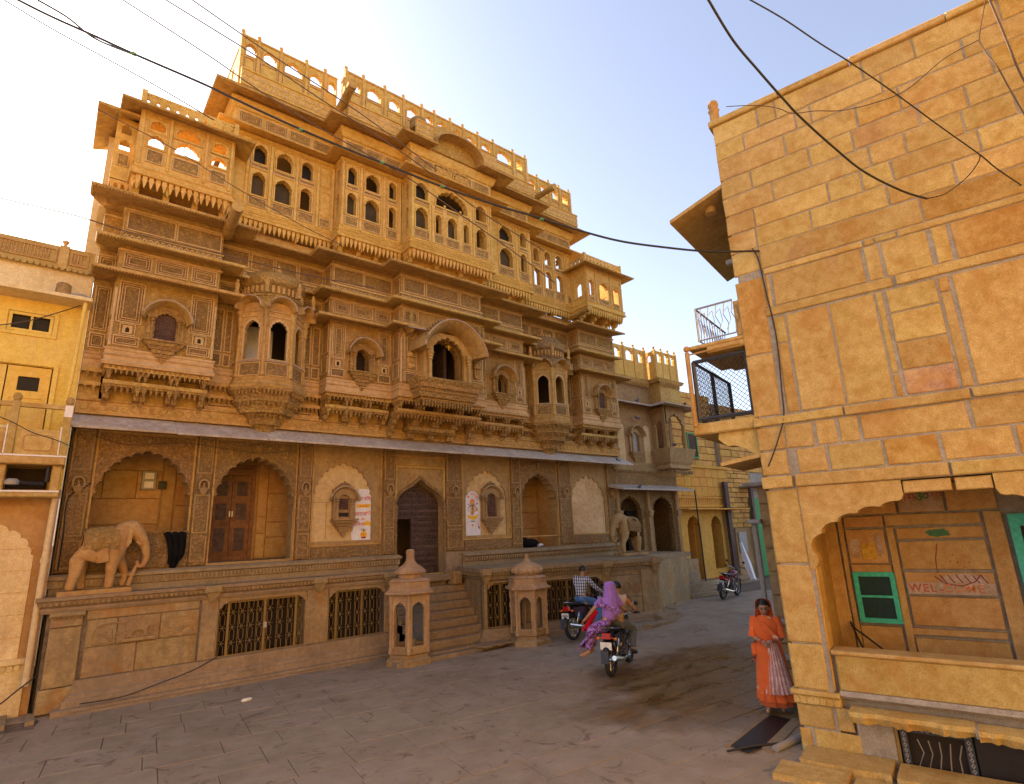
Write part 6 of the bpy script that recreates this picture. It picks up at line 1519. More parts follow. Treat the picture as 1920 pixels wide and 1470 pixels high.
b = MB(); b.box(-.12, .12, 13.15, 13.7, -.028, -.02); tag(b.build('drain', M['dark'], None), 'black open drain at the corner between yellow house and mansion', 'drain')
b = MB(); b.box(-.5, -.13, 13.1, 13.9, -.1, .06); b.box(.12, .24, 13.1, 13.75, -.1, .05); b.build('drain_kerb', M['step'], YB)

# ------------------------------------------------------------------ smaller carved house right of the mansion
N_ = thing('carved_annexe', 'smaller carved stone house with a corner balcony and crenellated arched parapet beyond the mansion', 'house', (18.5, 14.3, .2))
GX = .25
a1 = arch(16.72, 18.02, 1.95, 3.35, 3.94, foils=9); a2 = arch(18.72, 20.02, 1.5, 3.35, 3.94, foils=9)
b = MB(); b.prism(rect(16.46, 20.5, 0, 4.80), [a1, a2], 14.3, 14.5); b.box(16.46, 20.5, 16.2, 16.4, 0, 8.6); b.box(20.35, 20.5, 14.5, 20, 0, 9); b.box(16.46, 20.34, 14.51, 16.19, 4.6, 4.79); b.build('wall', M['carved_lo'], N_)
b = MB(); b.box(17.0, 17.6, 15.9, 16.15, 1.5, 3.5); b.box(19.0, 19.6, 15.9, 16.15, 1.5, 3.5); b.build('doorway_shade_box', M['dark'], N_)  # solid black boxes paint the shade of the doorways
for x in (16.55, 18.37, 20.22):
    b = MB(); b.block(x - .09, x + .09, 14.16, 14.3, 1.5, 4.4, .02); b.taper(x, 14.18, 3.2, .1, .08, 3.42, .14, .12); b.build('pilaster', M['lo'], N_)
slab_poly([(15.3, 12.6), (18.0, 12.3), (18.3, 14.3), (15.6, 14.3)], 1.72, 1.88, 'terrace_floor', M['step'], N_)
slab_poly([(14.5, 11.5), (17.9, 12.4), (18.2, 14.3), (15.2, 14.3)], 0, 1.74, 'terrace_wall', M['plinth'], N_)
slab_poly([(18.2, 13.6), (20.4, 13.6), (20.4, 14.3), (18.2, 14.3)], .1, 1.5, 'terrace_wall', M['plinth'], N_)
for i in range(4): 
    b = MB(); b.block(18.1, 19.6 + i * .1, 13.4 - i * .3, 14, .2, 1.3 - i * .3, .02); b.build('step', M['step'], N_)
b = MB(); b.block(17.75, 18.1, 12.9, 13.3, .2, 1.35, .02); b.block(17.6, 18.25, 12.8, 13.4, 1.35, 1.5, .03); b.build('stone_stand', M['plinth'], N_)
b = MB(); b.sweep([(16.1, 14.3), (20.6, 14.3)], [(0, 4.42), (.80, 4.19), (.81, 4.16), (.79, 4.14), (0, 4.3)]); b.build('canopy', M['grey_slab'], N_)
b = MB(); b.prism(rect(16.46, 20.6, 4.8, 8.7), [arch(17.78, 18.12, 5.75, 6.4, 6.62), rect(19.3, 20.4, 5.5, 7.5)], 14.3, 14.5); b.build('upper_wall', M['lo'], N_)
for x0, x1 in ((16.95, 17.35), (18.55, 18.95)):
    b = MB(); b.prism(arch(x0, x1, 5.3, 6.6, 6.85), [], 14.28, 14.31); b.build('pale_panel', M['niche'], N_)
fz = hood_window(17.95, 14.29, 5.72, 6.50, .34, .42, .26, M['lo'], .4, pane=M['greypipe'], cap=0)
fz.parent = N_; fz.matrix_parent_inverse = pinv(N_)
b = MB(); b.sweep([(16.46, 14.28), (19.2, 14.28)], [(0, 4.95), (.1, 4.97), (.12, 5.05), (.06, 5.1), (.08, 5.2), (.04, 5.28), (0, 5.3)]); b.build('base_band', M['lo'], N_)
t = MB(); teeth(t, [(16.5, 14.2), (19.1, 14.2)], 4.97, .09, .12, .034); teeth(t, [(19.2, 14.1), (19.2, 13.45), (20.55, 13.45), (20.55, 14.1)], 4.95, .09, .14, .036); t.build('pendant_row', M['lo'], N_, kind='stuff')
# corner balcony
b = MB(); b.sweep([(19.2, 14.3), (19.2, 13.6), (20.5, 13.6), (20.5, 14.3)], [(-.05, 5.0), (.1, 5.05), (.05, 5.2), (.12, 5.3), (.25, 5.82), (.25, 5.86), (-.05, 5.86)]); b.box(19.25, 20.45, 13.65, 14.3, 5.0, 5.1); b.build('balcony', M['lo'], N_)
b = MB(); b.prism(rect(19.15, 20.55, 5.86, 7.62), [arch(19.32, 20.38, 5.86, 6.75, 7.28, foils=7)], 13.6, 13.7); b.box(19.15, 20.55, 13.7, 14.3, 7.4, 7.5); b.build('balcony_arch', M['lo'], N_)
b = MB((19.2, 14.3, -pi / 2)); b.prism(rect(0, .7, 5.86, 7.6), [arch(.18, .52, 5.86, 6.8, 7.1, foils=5)], 0, .08); b.build('balcony_arch', M['lo'], N_)
for x in (19.26, 20.44): MB().lathe(x, 13.6, [(.07, 5.86), (.05, 5.95), (.04, 6.6), (.07, 6.68), (.05, 6.75), (.09, 6.85)], 8).build('column', M['smooth'], N_, True)
b = MB(); b.sweep([(16.2, 14.3), (19.15, 14.3), (19.15, 13.6), (20.55, 13.6), (20.55, 14.6)], [(0, 7.80), (.55, 7.60), (.56, 7.57), (.54, 7.55), (0, 7.70)]); b.build('eave', M['grey_slab'], N_)
b = MB(); b.sweep([(16.5, 14.25), (19.15, 14.25), (19.15, 13.7), (20.6, 13.7), (20.6, 14.6)], [(-.1, 8.62), (.1, 8.66), (.16, 8.78), (.06, 8.84), (-.1, 8.86)]); b.box(19.2, 20.6, 13.7, 14.4, 7.7, 8.7); b.build('cornice', M['smooth'], N_)
t = MB(); teeth(t, [(16.6, 14.15), (19.1, 14.15)], 8.66, .11, .2, .04); teeth(t, [(19.1, 13.65), (20.6, 13.65)], 8.66, .11, .2, .04); t.build('pendant_row', M['smooth'], N_, kind='stuff')
def par_n(x0, x1, y, ops, zt):
    b = MB(); b.prism(rect(x0, x1, 8.84, zt), [arch(a, c, 9.55, 9.8, 10.0, foils=5) for a, c in ops], y, y + .1); b.build('roof_parapet', M['hi'], N_)
    n = len(ops); st = (x1 - x0) / n
    for i in range(n + 1):
        m = MB(); x = x0 + st * i; m.block(x - .05, x + .05, y - .04, y + .1, 8.84, zt + .03, .01); m.lathe(x, y + .04, [(.05, zt + .03), (.035, zt + .07), (.065, zt + .14), (0, zt + .2)], 8); m.build('pier', M['hi'], N_, True)
par_n(16.95, 19.05, 14.2, [(17.1, 17.4), (17.8, 18.25), (18.6, 18.85)], 10.12)
par_n(19.15, 20.6, 13.75, [(19.3, 19.55), (19.8, 20.05), (20.25, 20.45)], 10.05)
b = MB((19.15, 14.4, -pi / 2)); b.prism(rect(0, .65, 8.84, 10.05), [arch(.2, .42, 9.6, 9.8, 9.9, foils=5)], 0, .1); b.build('roof_parapet', M['hi'], N_)
b = MB((16.95, 14.9, -pi / 2)); b.prism(rect(0, .7, 8.84, 10.12), [arch(.2, .5, 9.55, 9.8, 10.0, foils=5)], 0, .1); b.build('roof_parapet', M['hi'], N_)
b = MB(); b.tube([(20.55, 13.5, 4.2), (20.62, 13.5, .2)], .03, 6); b.build('standpipe', M['iron'], N_)

# ------------------------------------------------------------------ the lane behind
M['ochre'] = stone('ochre_limewash_blocks', (.66, .315, .05), (.54, .24, .035), (.72, .38, .08), weather=((.40, .25, .1), .3), tint=.12)
M['brick'] = stone('rough_yellow_stone_brick', (.60, .31, .075), (.44, .21, .045), (.70, .42, .13), tint=.25)
O_ = thing('ochre_house', 'ochre painted house with two narrow scalloped arches at the bend of the lane', 'house', (22.8, 14.6, .3))
b = MB(); b.prism(rect(20.7, 24.95, -.2, 5.34), [arch(21.38, 22.34, .5, 2.7, 3.16, foils=7), arch(23.2, 24.0, .9, 2.7, 3.16, foils=7)], 14.6, 14.9); b.build('wall', M['ochre'], O_)
b = MB(); b.box(20.7, 24.9, 15.6, 15.8, 0, 5.3); b.box(20.7, 24.95, 14.9, 15.7, 3.3, 5.3); b.box(21.25, 21.35, 14.9, 15.6, 0, 3.3); b.box(22.3, 22.5, 14.9, 15.6, 0, 3.3); b.box(24.0, 24.2, 14.9, 15.6, 0, 3.3); b.build('inner_wall', M['ochre'], O_)
MB().box(21.4, 22.0, 14.95, 15.0, .5, 1.7).build('low_gate', M['door'], O_); MB().box(21.5, 21.8, 15.5, 15.58, 1.0, 2.6).build('doorway_shade_box', M['dark'], O_); MB().box(23.25, 23.55, 15.4, 15.58, 1.6, 2.6).build('door_leaf', M['greenp'], O_); MB().box(23.25, 23.6, 15.4, 15.58, .8, 1.6).build('doorway_shade_box', M['dark'], O_)  # black boxes stand in for the shade inside the doorways
b = MB(); b.block(20.6, 25.5, 13.9, 14.6, 3.42, 3.48, .02); b.build('canopy', M['ochre'], O_)
b = MB(); b.box(20.7, 24.95, 14.5, 14.6, 3.58, 3.66); b.box(20.7, 24.95, 14.52, 14.6, 3.94, 4.02); b.box(20.7, 24.95, 14.48, 14.6, 5.30, 5.42); b.build('moulding', M['ochre'], O_)
b = MB()
for i in range(26): b.prism([(20.8 + i * .16, 3.7), (20.88 + i * .16, 3.9), (20.96 + i * .16, 3.7)], [], 14.57, 14.61, back=False)
b.build('triangle_band', M['ochre'], O_, kind='stuff')
r_ = random.Random(4)
for j in range(3):
    x = 20.7
    while x < 24.9:
        l = r_.uniform(.4, .9); b = MB(); b.block(x + .01, min(x + l, 24.95) - .01, 14.56, 14.62, 4.04 + j * .42 + .01, 4.04 + (j + 1) * .42 - .01, .01); b.build('stone_block', M['ochre'], O_); x += l
slab_poly([(20.7, 13.95), (24.9, 14.15), (24.9, 14.7), (20.7, 14.7)], .1, .55, 'step', M['step'], O_); slab_poly([(20.6, 13.6), (25.6, 13.9), (25.6, 14.7), (20.6, 14.7)], 0, .38, 'step', M['step'], O_)
W_ = thing('brick_house', 'tall rough yellow brick house with a pale framed window rising behind the ochre house', 'house', (24, 16.4, .3))
b = MB(); b.box(20.75, 25.0, 15.07, 15.8, 5.3, 9.0); b.box(24.95, 34, 14.83, 15.4, 0, 8.6); b.build('wall', M['mortar'], W_)
def bricks(x0, x1, y, z0, z1, h, l0, l1, par, mat, seed, cap=200, nm='stone_brick'):
    r_ = random.Random(seed); z = z0; cnt = 0
    while z < z1 - .02:
        hh = min(h * r_.uniform(.9, 1.1), z1 - z); x = x0
        while x < x1 - .02:
            l = min(r_.uniform(l0, l1), x1 - x); m = MB(); yy = y + r_.uniform(-.02, .02); m.block(x + .012, x + l - .012, yy, y + .1, z + .012, z + hh - .012, .02); m.build(nm, M[mat], par); x += l; cnt += 1
        z += hh
bricks(20.75, 24.98, 15.0, 5.4, 9.0, .33, .5, 1.0, W_, 'brick', 2)
bricks(24.97, 27.4, 14.73, 2.6, 5.3, .23, .35, .8, W_, 'brick', 3)
bricks(24.97, 31.5, 14.74, 5.3, 8.6, .33, .5, 1.0, W_, 'brick', 5)
b = MB(); b.frame(22.6, 23.4, 5.8, 7.0, 14.98, .08, .06); b.build('window_frame', M['greenp'], W_); MB().box(22.65, 23.35, 14.96, 14.985, 5.85, 6.95).build('shutter', M['shutter'], W_)
b = MB(); b.box(24.98, 26.8, 14.5, 14.8, .3, 2.6); b.build('low_wall', M['lo'], W_); MB().box(25.1, 25.75, 14.42, 14.5, 1.5, 2.4).build('grey_panel', M['greypipe'], W_)
b = MB(); b.box(26.9, 28.4, 14.6, 14.72, .3, 4.0); b.build('shutter', M['greenp'], W_)
b = MB(); b.block(26.2, 28.6, 14.0, 14.75, 4.5, 4.58, .02); b.build('canopy', M['mortar'], W_)
b = MB(); b.box(24.2, 24.5, 14.3, 14.45, .4, 4.7); tag(b.build('wooden_post', M['door'], None), 'dark upright timber post against the ochre house wall', 'post')
b = MB(); b.box(26.3, 26.5, 14.2, 14.35, .3, 4.6); tag(b.build('wooden_post', M['door'], None), 'dark upright post in front of the green shutter far down the lane', 'post')
b = MB(); b.quad((24.25, 14.0, 1.6), (24.35, 14.0, 1.75), (24.0, 13.2, .32), (23.75, 13.2, .32)); 
bd = MB(); bd.tube([(24.6, 14.1, 1.95), (24.3, 13.75, 1.1), (23.95, 13.35, .4)], [.06, .17, .12], 4); tag(bd.build('leaning_board', M['white'], None), 'long pale board leaning at the step of the ochre house', 'board')
# neighbour of the corner house, beyond its side wall
K_ = thing('grey_pier_house', 'old block built house end squeezed behind the corner house with a grey drainpipe', 'house', cw_(-.7, 3.2))
b = MB(CF); b.box(-.92, 0, 3.0, 9, -.3, 3.5); b.box(-.95, 0, 3.6, 9, 3.5, 4.6); b.build('wall', M['corner2'], K_)
rz_ = random.Random(9)
for i in range(9):
    z0 = -.1 + i * .4
    for x0, x1 in (((-.93, -.62), (-.62, -.1)) if i % 2 else ((-.93, -.74), (-.74, -.1))):
        m = MB(CF); m.block(x0 + .008, x1 - .008, 2.95, 3.02, z0 + .008, z0 + .392, .015); m.build('stone_block', M['lo'], K_)
m = MB(CF); m.block(-1.12, -.1, 2.75, 3.1, 3.42, 3.5, .02); m.block(-1.0, -.1, 2.8, 3.05, 1.02, 1.12, .03); m.block(-1.02, -.1, 2.8, 3.05, .45, .55, .02); m.build('ledge', M['mortar'], K_)
m = MB(CF); m.tube([(-1.04, 2.92, 2.75), (-1.04, 2.92, .06)], .045, 8); m.block(-1.14, -.9, 2.8, 3.0, 2.75, 2.83, .02); m.build('drainpipe', M['greypipe'], K_, True)

# ------------------------------------------------------------------ unseen buildings across the square, added behind the viewer to send warm light back
def back_house(x0, x1, y, h, mat, seed):
    r_ = random.Random(seed); hl = []; x = x0 + .8
    zs = [1.0 + 3.1 * k for k in range(int((h - 1.5) / 3.1))]
    while x < x1 - 1.4:
        for z in zs: hl.append(arch(x, x + .8, z + .1, z + 1.2, z + 1.6, n=8))
        x += r_.uniform(1.8, 2.4)
    f = MB((x1, y, pi)); f.prism([(0, -.3), (x1 - x0, -.3), (x1 - x0, h), (0, h)], [[(x1 - p[0], p[1]) for p in l][::-1] for l in hl], 0, .3)
    f.box(0, x1 - x0, .3, 5, -.3, h - .2); f.block(-.1, x1 - x0 + .1, -.15, .1, h, h + .15, .03)
    for z in zs[1:]: f.box(0, x1 - x0, -.12, 0, z - .35, z - .22)
    o = f.build('house_across_the_square', M[mat], None); tag(o, kind='structure'); return o
back_house(-16, -5, -7.5, 11.5, 'hi', 1); back_house(-5, 3.5, -7.0, 12.5, 'corner', 2); back_house(3.5, 12, -9, 10.5, 'hi', 3)
# ------------------------------------------------------------------ two small shrine kiosks on the square
def kiosk(cx, cy, z0, R_, hb, rot, label, finial, glass):
    k = thing('stone_kiosk', label, 'shrine', (cx, cy, z0), 0, 'little stone shrines at the foot of the stairs')
    n = 6
    def hx(r): return [(cx + r * cos(rot - 2 * pi * i / n), cy + r * sin(rot - 2 * pi * i / n)) for i in range(n)]
    # path must run clockwise seen from above so that the sweep grows outward
    P = hx(R_)[::-1]
    m = MB(); m.sweep(P, [(-.3, z0), (.08, z0), (.08, z0 + .12), (.04, z0 + .15), (.0, z0 + .17), (.0, z0 + .22), (.03, z0 + .25), (-.3, z0 + .25)], closed=True); lo = [m.P(x, y, z0 + .24) for x, y in P]; m.f.append(lo); m.build('base', M['plinth'], k)
    zt = z0 + hb
    for i in range(n):
        a, c = P[i], P[(i + 1) % n]; L = hypot(c[0] - a[0], c[1] - a[1]); an = atan2(c[1] - a[1], c[0] - a[0])
        f = MB((a[0], a[1], an)); f.prism(rect(.0, L, z0 + .25, zt), [arch(.085, L - .085, z0 + .40, zt - .38, zt - .2, foils=7)], 0, .07); f.build('arched_side', M['kstone'], k)
        f = MB((a[0], a[1], an)); f.frame(.06, L - .06, z0 + .27, z0 + .38, 0, .015, .012)
        for q in range(5): f.prism(disc(.1 + (L - .2) * q / 4, z0 + .325, .02, .03, 6), [], -.012, .005, back=False)
        f.build('low_panel', M['plinth'], k)
        if i in glass: f = MB((a[0], a[1], an)); f.box(.08, L - .08, .04, .045, z0 + .38, zt - .15); f.build('pane', M['kglass'], k)
        m = MB(); m.lathe(a[0], a[1], [(.05, z0 + .25), (.05, z0 + .34), (.035, z0 + .38), (.032, zt - .62), (.055, zt - .56), (.035, zt - .5), (.06, zt - .42), (.03, zt - .3), (.05, zt - .2), (.05, zt)], 8); m.build('column', M['kstone'], k, True)
    m = MB(); m.sweep(P, [(-.3, zt - .02), (.02, zt - .02), (.10, zt - .03), (.135, zt + .0), (.13, zt + .03), (.06, zt + .07), (.04, zt + .12), (.04, zt + .24), (.06, zt + .26), (-.02, zt + .31), (-.1, zt + .32), (-.3, zt + .32)], closed=True); m.build('eave', M['kstone'], k)
    t = zt + .30
    if finial == 'worn': prof = [(R_ * .62, t), (R_ * .60, t + .1), (R_ * .78, t + .12), (R_ * .80, t + .16), (R_ * .62, t + .24), (R_ * .36, t + .32), (R_ * .22, t + .40), (R_ * .20, t + .52), (R_ * .22, t + .62), (R_ * .14, t + .66), (0, t + .67)]
    else: prof = [(R_ * .66, t - .02), (R_ * .66, t + .05), (R_ * .84, t + .07), (R_ * .90, t + .13), (R_ * .82, t + .22), (R_ * .55, t + .29), (R_ * .3, t + .33), (R_ * .15, t + .38), (R_ * .09, t + .46), (R_ * .12, t + .5), (0, t + .54)]
    m = MB(); m.lathe(cx, cy, prof, 32, amp=.0 if finial == 'worn' else .05, lobes=16); m.build('dome', M['kstone'], k, True)
    m = MB(); m.box(cx - .1, cx + .1, cy - .08, cy + .08, z0 + .25, z0 + .5); m.build('shrine_stone', M['plinth'], k)
    return k
M['kstone'] = stone('kiosk_sandstone', (.44, .275, .135), (.33, .19, .09), (.53, .36, .20), weather=((.30, .20, .14), .55))
mk = NT('dusty_kiosk_glass'); mk.b.inputs['Base Color'].default_value = (.18, .19, .20, 1); mk.b.inputs['Roughness'].default_value = .3; mk.b.inputs['Alpha'].default_value = .55; M['kglass'] = mk.m
kiosk(6.80, 12.34, 0.0, .475, 1.52, radians(-122), 'shrine kiosk left of the stairs with a blunt worn stone finial', 'worn', (1, 0))
kiosk(9.82, 11.66, .05, .45, 1.34, radians(-112), 'shrine kiosk right of the stairs with a ribbed onion dome', 'ribbed', (2, 0))

# ------------------------------------------------------------------ skinned figures
def skin(verts, radii, edges, name, mat, par, sub=2, M4=None, flat=None):
    me = bpy.data.meshes.new(name); me.from_pydata([Vector(v) for v in verts], edges, [])
    o = bpy.data.objects.new(name, me); COL.objects.link(o)
    o.modifiers.new('s', 'SKIN')
    for i, r in enumerate(radii):
        sv = me.skin_vertices[0].data[i]; sv.radius = (r, r) if not isinstance(r, tuple) else r; sv.use_root = (i == 0)
    ms = o.modifiers.new('u', 'SUBSURF'); ms.levels = sub; ms.render_levels = sub
    bpy.context.view_layer.update()
    nm = bpy.data.meshes.new_from_object(o.evaluated_get(bpy.context.evaluated_depsgraph_get()))
    bpy.data.objects.remove(o); bpy.data.meshes.remove(me)
    if M4 is not None: nm.transform(M4)
    for p in nm.polygons: p.use_smooth = True
    nm.materials.clear(); nm.materials.append(mat)
    nm.name = name
    return link(nm, name, par)
def xform(loc, rz): return Matrix.Translation(loc) @ Matrix.Rotation(rz, 4, 'Z')
class LM(MB):
    """mesh builder whose points go through a matrix"""
    def __init__(s, M4): super().__init__(); s.M4 = M4
    def P(s, x, y, z): s.v.append(tuple(s.M4 @ Vector((x, y, z)))); return len(s.v) - 1
# elephants
def elephant(loc, rz, label, back, S=1.0):
    e = thing('elephant_statue', label, 'statue', loc, rz)
    T = xform(loc, rz) @ Matrix.Diagonal((S * .86, S * .98, S * 1.14, 1))
    mt = M['corner2'] if not back else M['lo']
    V = [(-.42, 0, .74), (-.20, 0, .78), (.06, 0, .78), (.26, 0, .88), (.40, 0, 1.05), (.55, 0, 1.10), (.70, 0, .95), (.84, 0, .76), (.88, 0, .56), (.82, 0, .42), (.72, 0, .41), (.68, 0, .52)]
    rr = [.235, .29, .285, .25, .215, .205, .15, .105, .08, .06, .05, .04]
    E = [(i, i + 1) for i in range(11)]
    def leg(root, pts, rad):
        i = len(V); V.extend(pts); rr.extend(rad); E.append((root, i)); E.extend((i + k, i + k + 1) for k in range(len(pts) - 1))
    leg(0, [(-.50, -.15, .58), (-.50, -.16, .34), (-.57, -.16, .16), (-.58, -.16, .07)], [.16, .125, .09, .10])
    leg(0, [(-.40, .13, .55), (-.38, .14, .32), (-.33, .14, .13), (-.33, .14, .07)], [.15, .11, .085, .095])
    leg(3, [(.18, -.14, .55), (.17, -.14, .32), (.15, -.14, .13), (.15, -.14, .07)], [.15, .11, .085, .10])
    leg(3, [(.30, .13, .58), (.44, .13, .42), (.50, .13, .25), (.44, .13, .07)], [.14, .10, .075, .085])
    skin(V, rr, E, 'body', mt, e, 2, T)
    m = LM(T); m.box(-.78, .60, -.26, .26, 0, .075); m.build('base_slab', mt, e)
    for s in (-1, 1):
        m = LM(T); n = 12; c = m.P(.40, s * .19, 1.0); ring = [m.P(.40 + (.15 if i % 2 else .13) * cos(2 * pi * i / n) - .03, s * (.20 + .03 * sin(i * 2.6)), .94 + .20 * sin(2 * pi * i / n)) for i in range(n)]
        back_ = [m.P(.40 + .12 * cos(2 * pi * i / n) - .03, s * .15, .94 + .18 * sin(2 * pi * i / n)) for i in range(n)]
        for i in range(n): j = (i + 1) % n; m.f.append([c, ring[i], ring[j]]); m.f.append([ring[i], ring[j], back_[j], back_[i]])
        m.build('ear', mt, e)
        m = LM(T); m.tube([(.62, s * .10, .86), (.70, s * .12, .80), (.78, s * .11, .80)], [.03, .025, .01], 7); m.build('tusk', mt, e, True)
        m = LM(T); m.ball((.60, s * .145, 1.02), .025, 8, 5); m.build('eye', mt, e, True)
    # blanket: shell over the barrel with a relief border
    m = LM(T); n = 14; rings = []
    for k, x in enumerate([-.42 + .11 * q for q in range(7)]):
        r_ = .302 + .008 * sin(k * 1.1); rings.append([m.P(x, r_ * 1.0 * cos(t), .80 + (x + .42) * .09 + r_ * 1.02 * sin(t)) for t in [pi * 1.16 - (pi * 1.32) * i / n for i in range(n + 1)]])
    for a, c in zip(rings, rings[1:]):
        for i in range(n): m.f.append([a[i], a[i + 1], c[i + 1], c[i]])
    m.build('blanket', M['carved_lo'] if back else M['carved'], e, True)
    m = LM(T); m.box(-.38, .22, -.10, .10, 1.02, 1.09) if not back else m.box(-.34, .2, -.1, .1, 1.02, 1.07); m.build('howdah_pad', mt, e)
    m = LM(T)
    for x in (-.44, .25): m.tube([(x, -.20, .55), (x, -.27, .75), (x + .02, -.2, .98), (x + .02, 0, 1.06), (x + .02, .2, .98), (x, .27, .75)], .018, 6)
    for z in (.62, .66): m.tube([(-.42, -.245, z), (-.1, -.265, z + .02), (.24, -.235, z + .05)], .012, 5)
    m.build('harness', mt, e, True)
    m = LM(T); m.tube([(.70, -.02, .46), (.62, -.05, .30), (.55, -.06, .09)], [.03, .045, .055], 8); m.ball((.60, -.06, .27), .055, 8, 6); m.build('attendant_figure', mt, e, True)
    return e
elephant((.93, 13.88, 1.95), radians(3), 'carved sandstone elephant with a raised foot on the left end of the plinth', False, .96)
elephant((15.3, 12.8, 1.90), radians(176), 'stone elephant facing out before a dark arch at the right end of the terrace', True, .98)

# ------------------------------------------------------------------ motorcycles
M['tyre'] = plain('tyre_rubber', (.028, .025, .024), .8); M['chrome'] = plain('dusty_chrome', (.55, .53, .50), .22, 1, .2, 8); M['bikeblk'] = plain('black_bike_paint', (.02, .018, .022), .25)
M['seat'] = plain('black_seat_vinyl', (.025, .022, .024), .5); M['lampred'] = plain('red_tail_lens', (.45, .01, .01), .15); M['amber'] = plain('amber_lens', (.75, .18, .01), .2); M['plate'] = plain('white_number_plate', (.75, .74, .70), .5); M['engine'] = plain('grey_engine_metal', (.18, .17, .165), .35, .7); M['mud'] = plain('blue_grey_mudflap', (.05, .06, .08), .6)
def ring_mesh(m, c, R0, r_, n=32, k=8, axis='y'):
    rings = []
    for i in range(n):
        a = 2 * pi * i / n; rings.append([m.P(c[0] + (R0 + r_ * cos(2 * pi * j / k)) * cos(a), c[1] + r_ * 1.15 * sin(2 * pi * j / k), c[2] + (R0 + r_ * cos(2 * pi * j / k)) * sin(a)) for j in range(k)])
    for i in range(n):
        a, b_ = rings[i], rings[(i + 1) % n]
        for j in range(k): l = (j + 1) % k; m.f.append([a[j], a[l], b_[l], b_[j]])
def motorcycle(loc, rz, label, tank, lean=0, plate=None, group='motorcycles on the lane', flap=True):
    e = thing('motorcycle', label, 'motorcycle', loc, rz, group)
    T = xform(loc, rz) @ Matrix.Rotation(lean, 4, 'X')
    tk = plain('bike_paint_' + tank[0], tank[1], .22) if tank[0] not in M else M[tank[0]]; M[tank[0]] = tk
    for x in (-.63, .63):
        m = LM(T); ring_mesh(m, (x, 0, .30), .255, .045); wlo = m.build('wheel', M['tyre'], e, True)
        m = LM(T); ring_mesh(m, (x, 0, .30), .215, .014, 28, 6)
        m.tube([(x, -.06, .30), (x, .06, .30)], .045 if x < 0 else .035, 10); m.build('rim', M['chrome'], wlo, True)
        m = LM(T)
        for i in range(14): a = 2 * pi * i / 14; m.tube([(x, .02 * (-1) ** i, .30), (x + .21 * cos(a), 0, .30 + .21 * sin(a))], .004, 3)
        m.build('spokes', M['chrome'], wlo, kind='stuff')
    def fender(cx, a0, a1, mat, r_=.335, w_=.06):
        m = LM(T); n = 12; R_ = []
        for i in range(n + 1):
            a = a0 + (a1 - a0) * i / n; R_.append([m.P(cx + q * cos(a), y, .30 + q * sin(a)) for q, y in ((r_ - .02, -w_), (r_ + .01, -w_ * .6), (r_ + .02, 0), (r_ + .01, w_ * .6), (r_ - .02, w_), (r_, 0))])
        for a, c in zip(R_, R_[1:]):
            for j in range(6): k = (j + 1) % 6; m.f.append([a[j], a[k], c[k], c[j]])
        m.f.append(R_[0]); m.f.append(R_[-1]); return m.build('fender', mat, e, True)
    fender(.63, radians(35), radians(150), tk); fender(-.63, radians(60), radians(172), M['bikeblk'], .345, .07)
    if flap: m = LM(T); m.box(-1.0, -.985, -.07, .07, .30, .52); m.build('mudflap', M['mud'], e)
    m = LM(T)
    m.tube([(-.63, .10, .30), (-.15, .10, .36), (0, .08, .34)], .022, 6); m.tube([(-.63, -.10, .30), (-.15, -.10, .36), (0, -.08, .34)], .022, 6)
    m.tube([(.42, 0, .88), (.15, 0, .80), (-.2, 0, .70), (-.62, 0, .74)], .022, 6); m.tube([(.40, 0, .82), (.30, 0, .45), (.15, 0, .30), (-.1, 0, .28), (-.2, 0, .70)], .02, 6)
    m.build('frame', M['bikeblk'], e, True)
    m = LM(T)
    for y in (-.08, .08): m.tube([(.63, y, .30), (.50, y, .62), (.41, y, .92)], .022, 8)
    m.build('fork', M['chrome'], e, True)
    m = LM(T)
    for y in (-.12, .12): m.tube([(-.60, y, .34), (-.47, y, .66)], .028, 8)
    m.build('shock_absorber', M['chrome'], e, True)
    m = LM(T); m.lathe(0, 0, [(.0, -.18), (.10, -.17), (.13, -.1), (.135, .0), (.13, .1), (.09, .2), (0, .22)], 14)
    m.v = []; m.f = []
    prof = [(-.12, .05, .70, .06), (-.04, .12, .76, .12), (.10, .15, .79, .14), (.24, .14, .82, .13), (.34, .08, .84, .09), (.38, .03, .84, .04)]
    R_ = []
    for x, wy, zc, hz in prof: R_.append([m.P(x, wy * cos(t), zc + hz * (1 if sin(t) > 0 else .7) * sin(t)) for t in [2 * pi * i / 14 for i in range(14)]])
    for a, c in zip(R_, R_[1:]):
        for j in range(14): k = (j + 1) % 14; m.f.append([a[j], a[k], c[k], c[j]])
    m.f.append(R_[0]); m.f.append(R_[-1]); m.build('fuel_tank', tk, e, True)
    m = LM(T); R_ = []
    for x, wy, zc, hz in [(-.72, .05, .86, .03), (-.60, .12, .845, .05), (-.35, .14, .82, .055), (-.12, .13, .79, .05), (-.02, .08, .79, .04)]: R_.append([m.P(x, wy * cos(t), zc + hz * sin(t)) for t in [2 * pi * i / 12 for i in range(12)]])
    for a, c in zip(R_, R_[1:]):
        for j in range(12): k = (j + 1) % 12; m.f.append([a[j], a[k], c[k], c[j]])
    m.f.append(R_[0]); m.f.append(R_[-1]); m.build('seat', M['seat'], e, True)
    for y in (-1, 1): m = LM(T); m.taper(-.42, y * .115, .56, .20, .012, .76, .24, .018); m.build('side_panel', tk, e)
    m = LM(T); m.box(-.06, .22, -.11, .11, .24, .44); m.tube([(.08, 0, .40), (.16, 0, .64)], .085, 10)
    for i in range(5): m.box(.03 + i * .0, .25, -.10, .10, .46 + i * .035, .47 + i * .035)
    m.tube([(-.02, -.15, .34), (-.02, .15, .34)], .09, 12); m.build('engine', M['engine'], e, True)
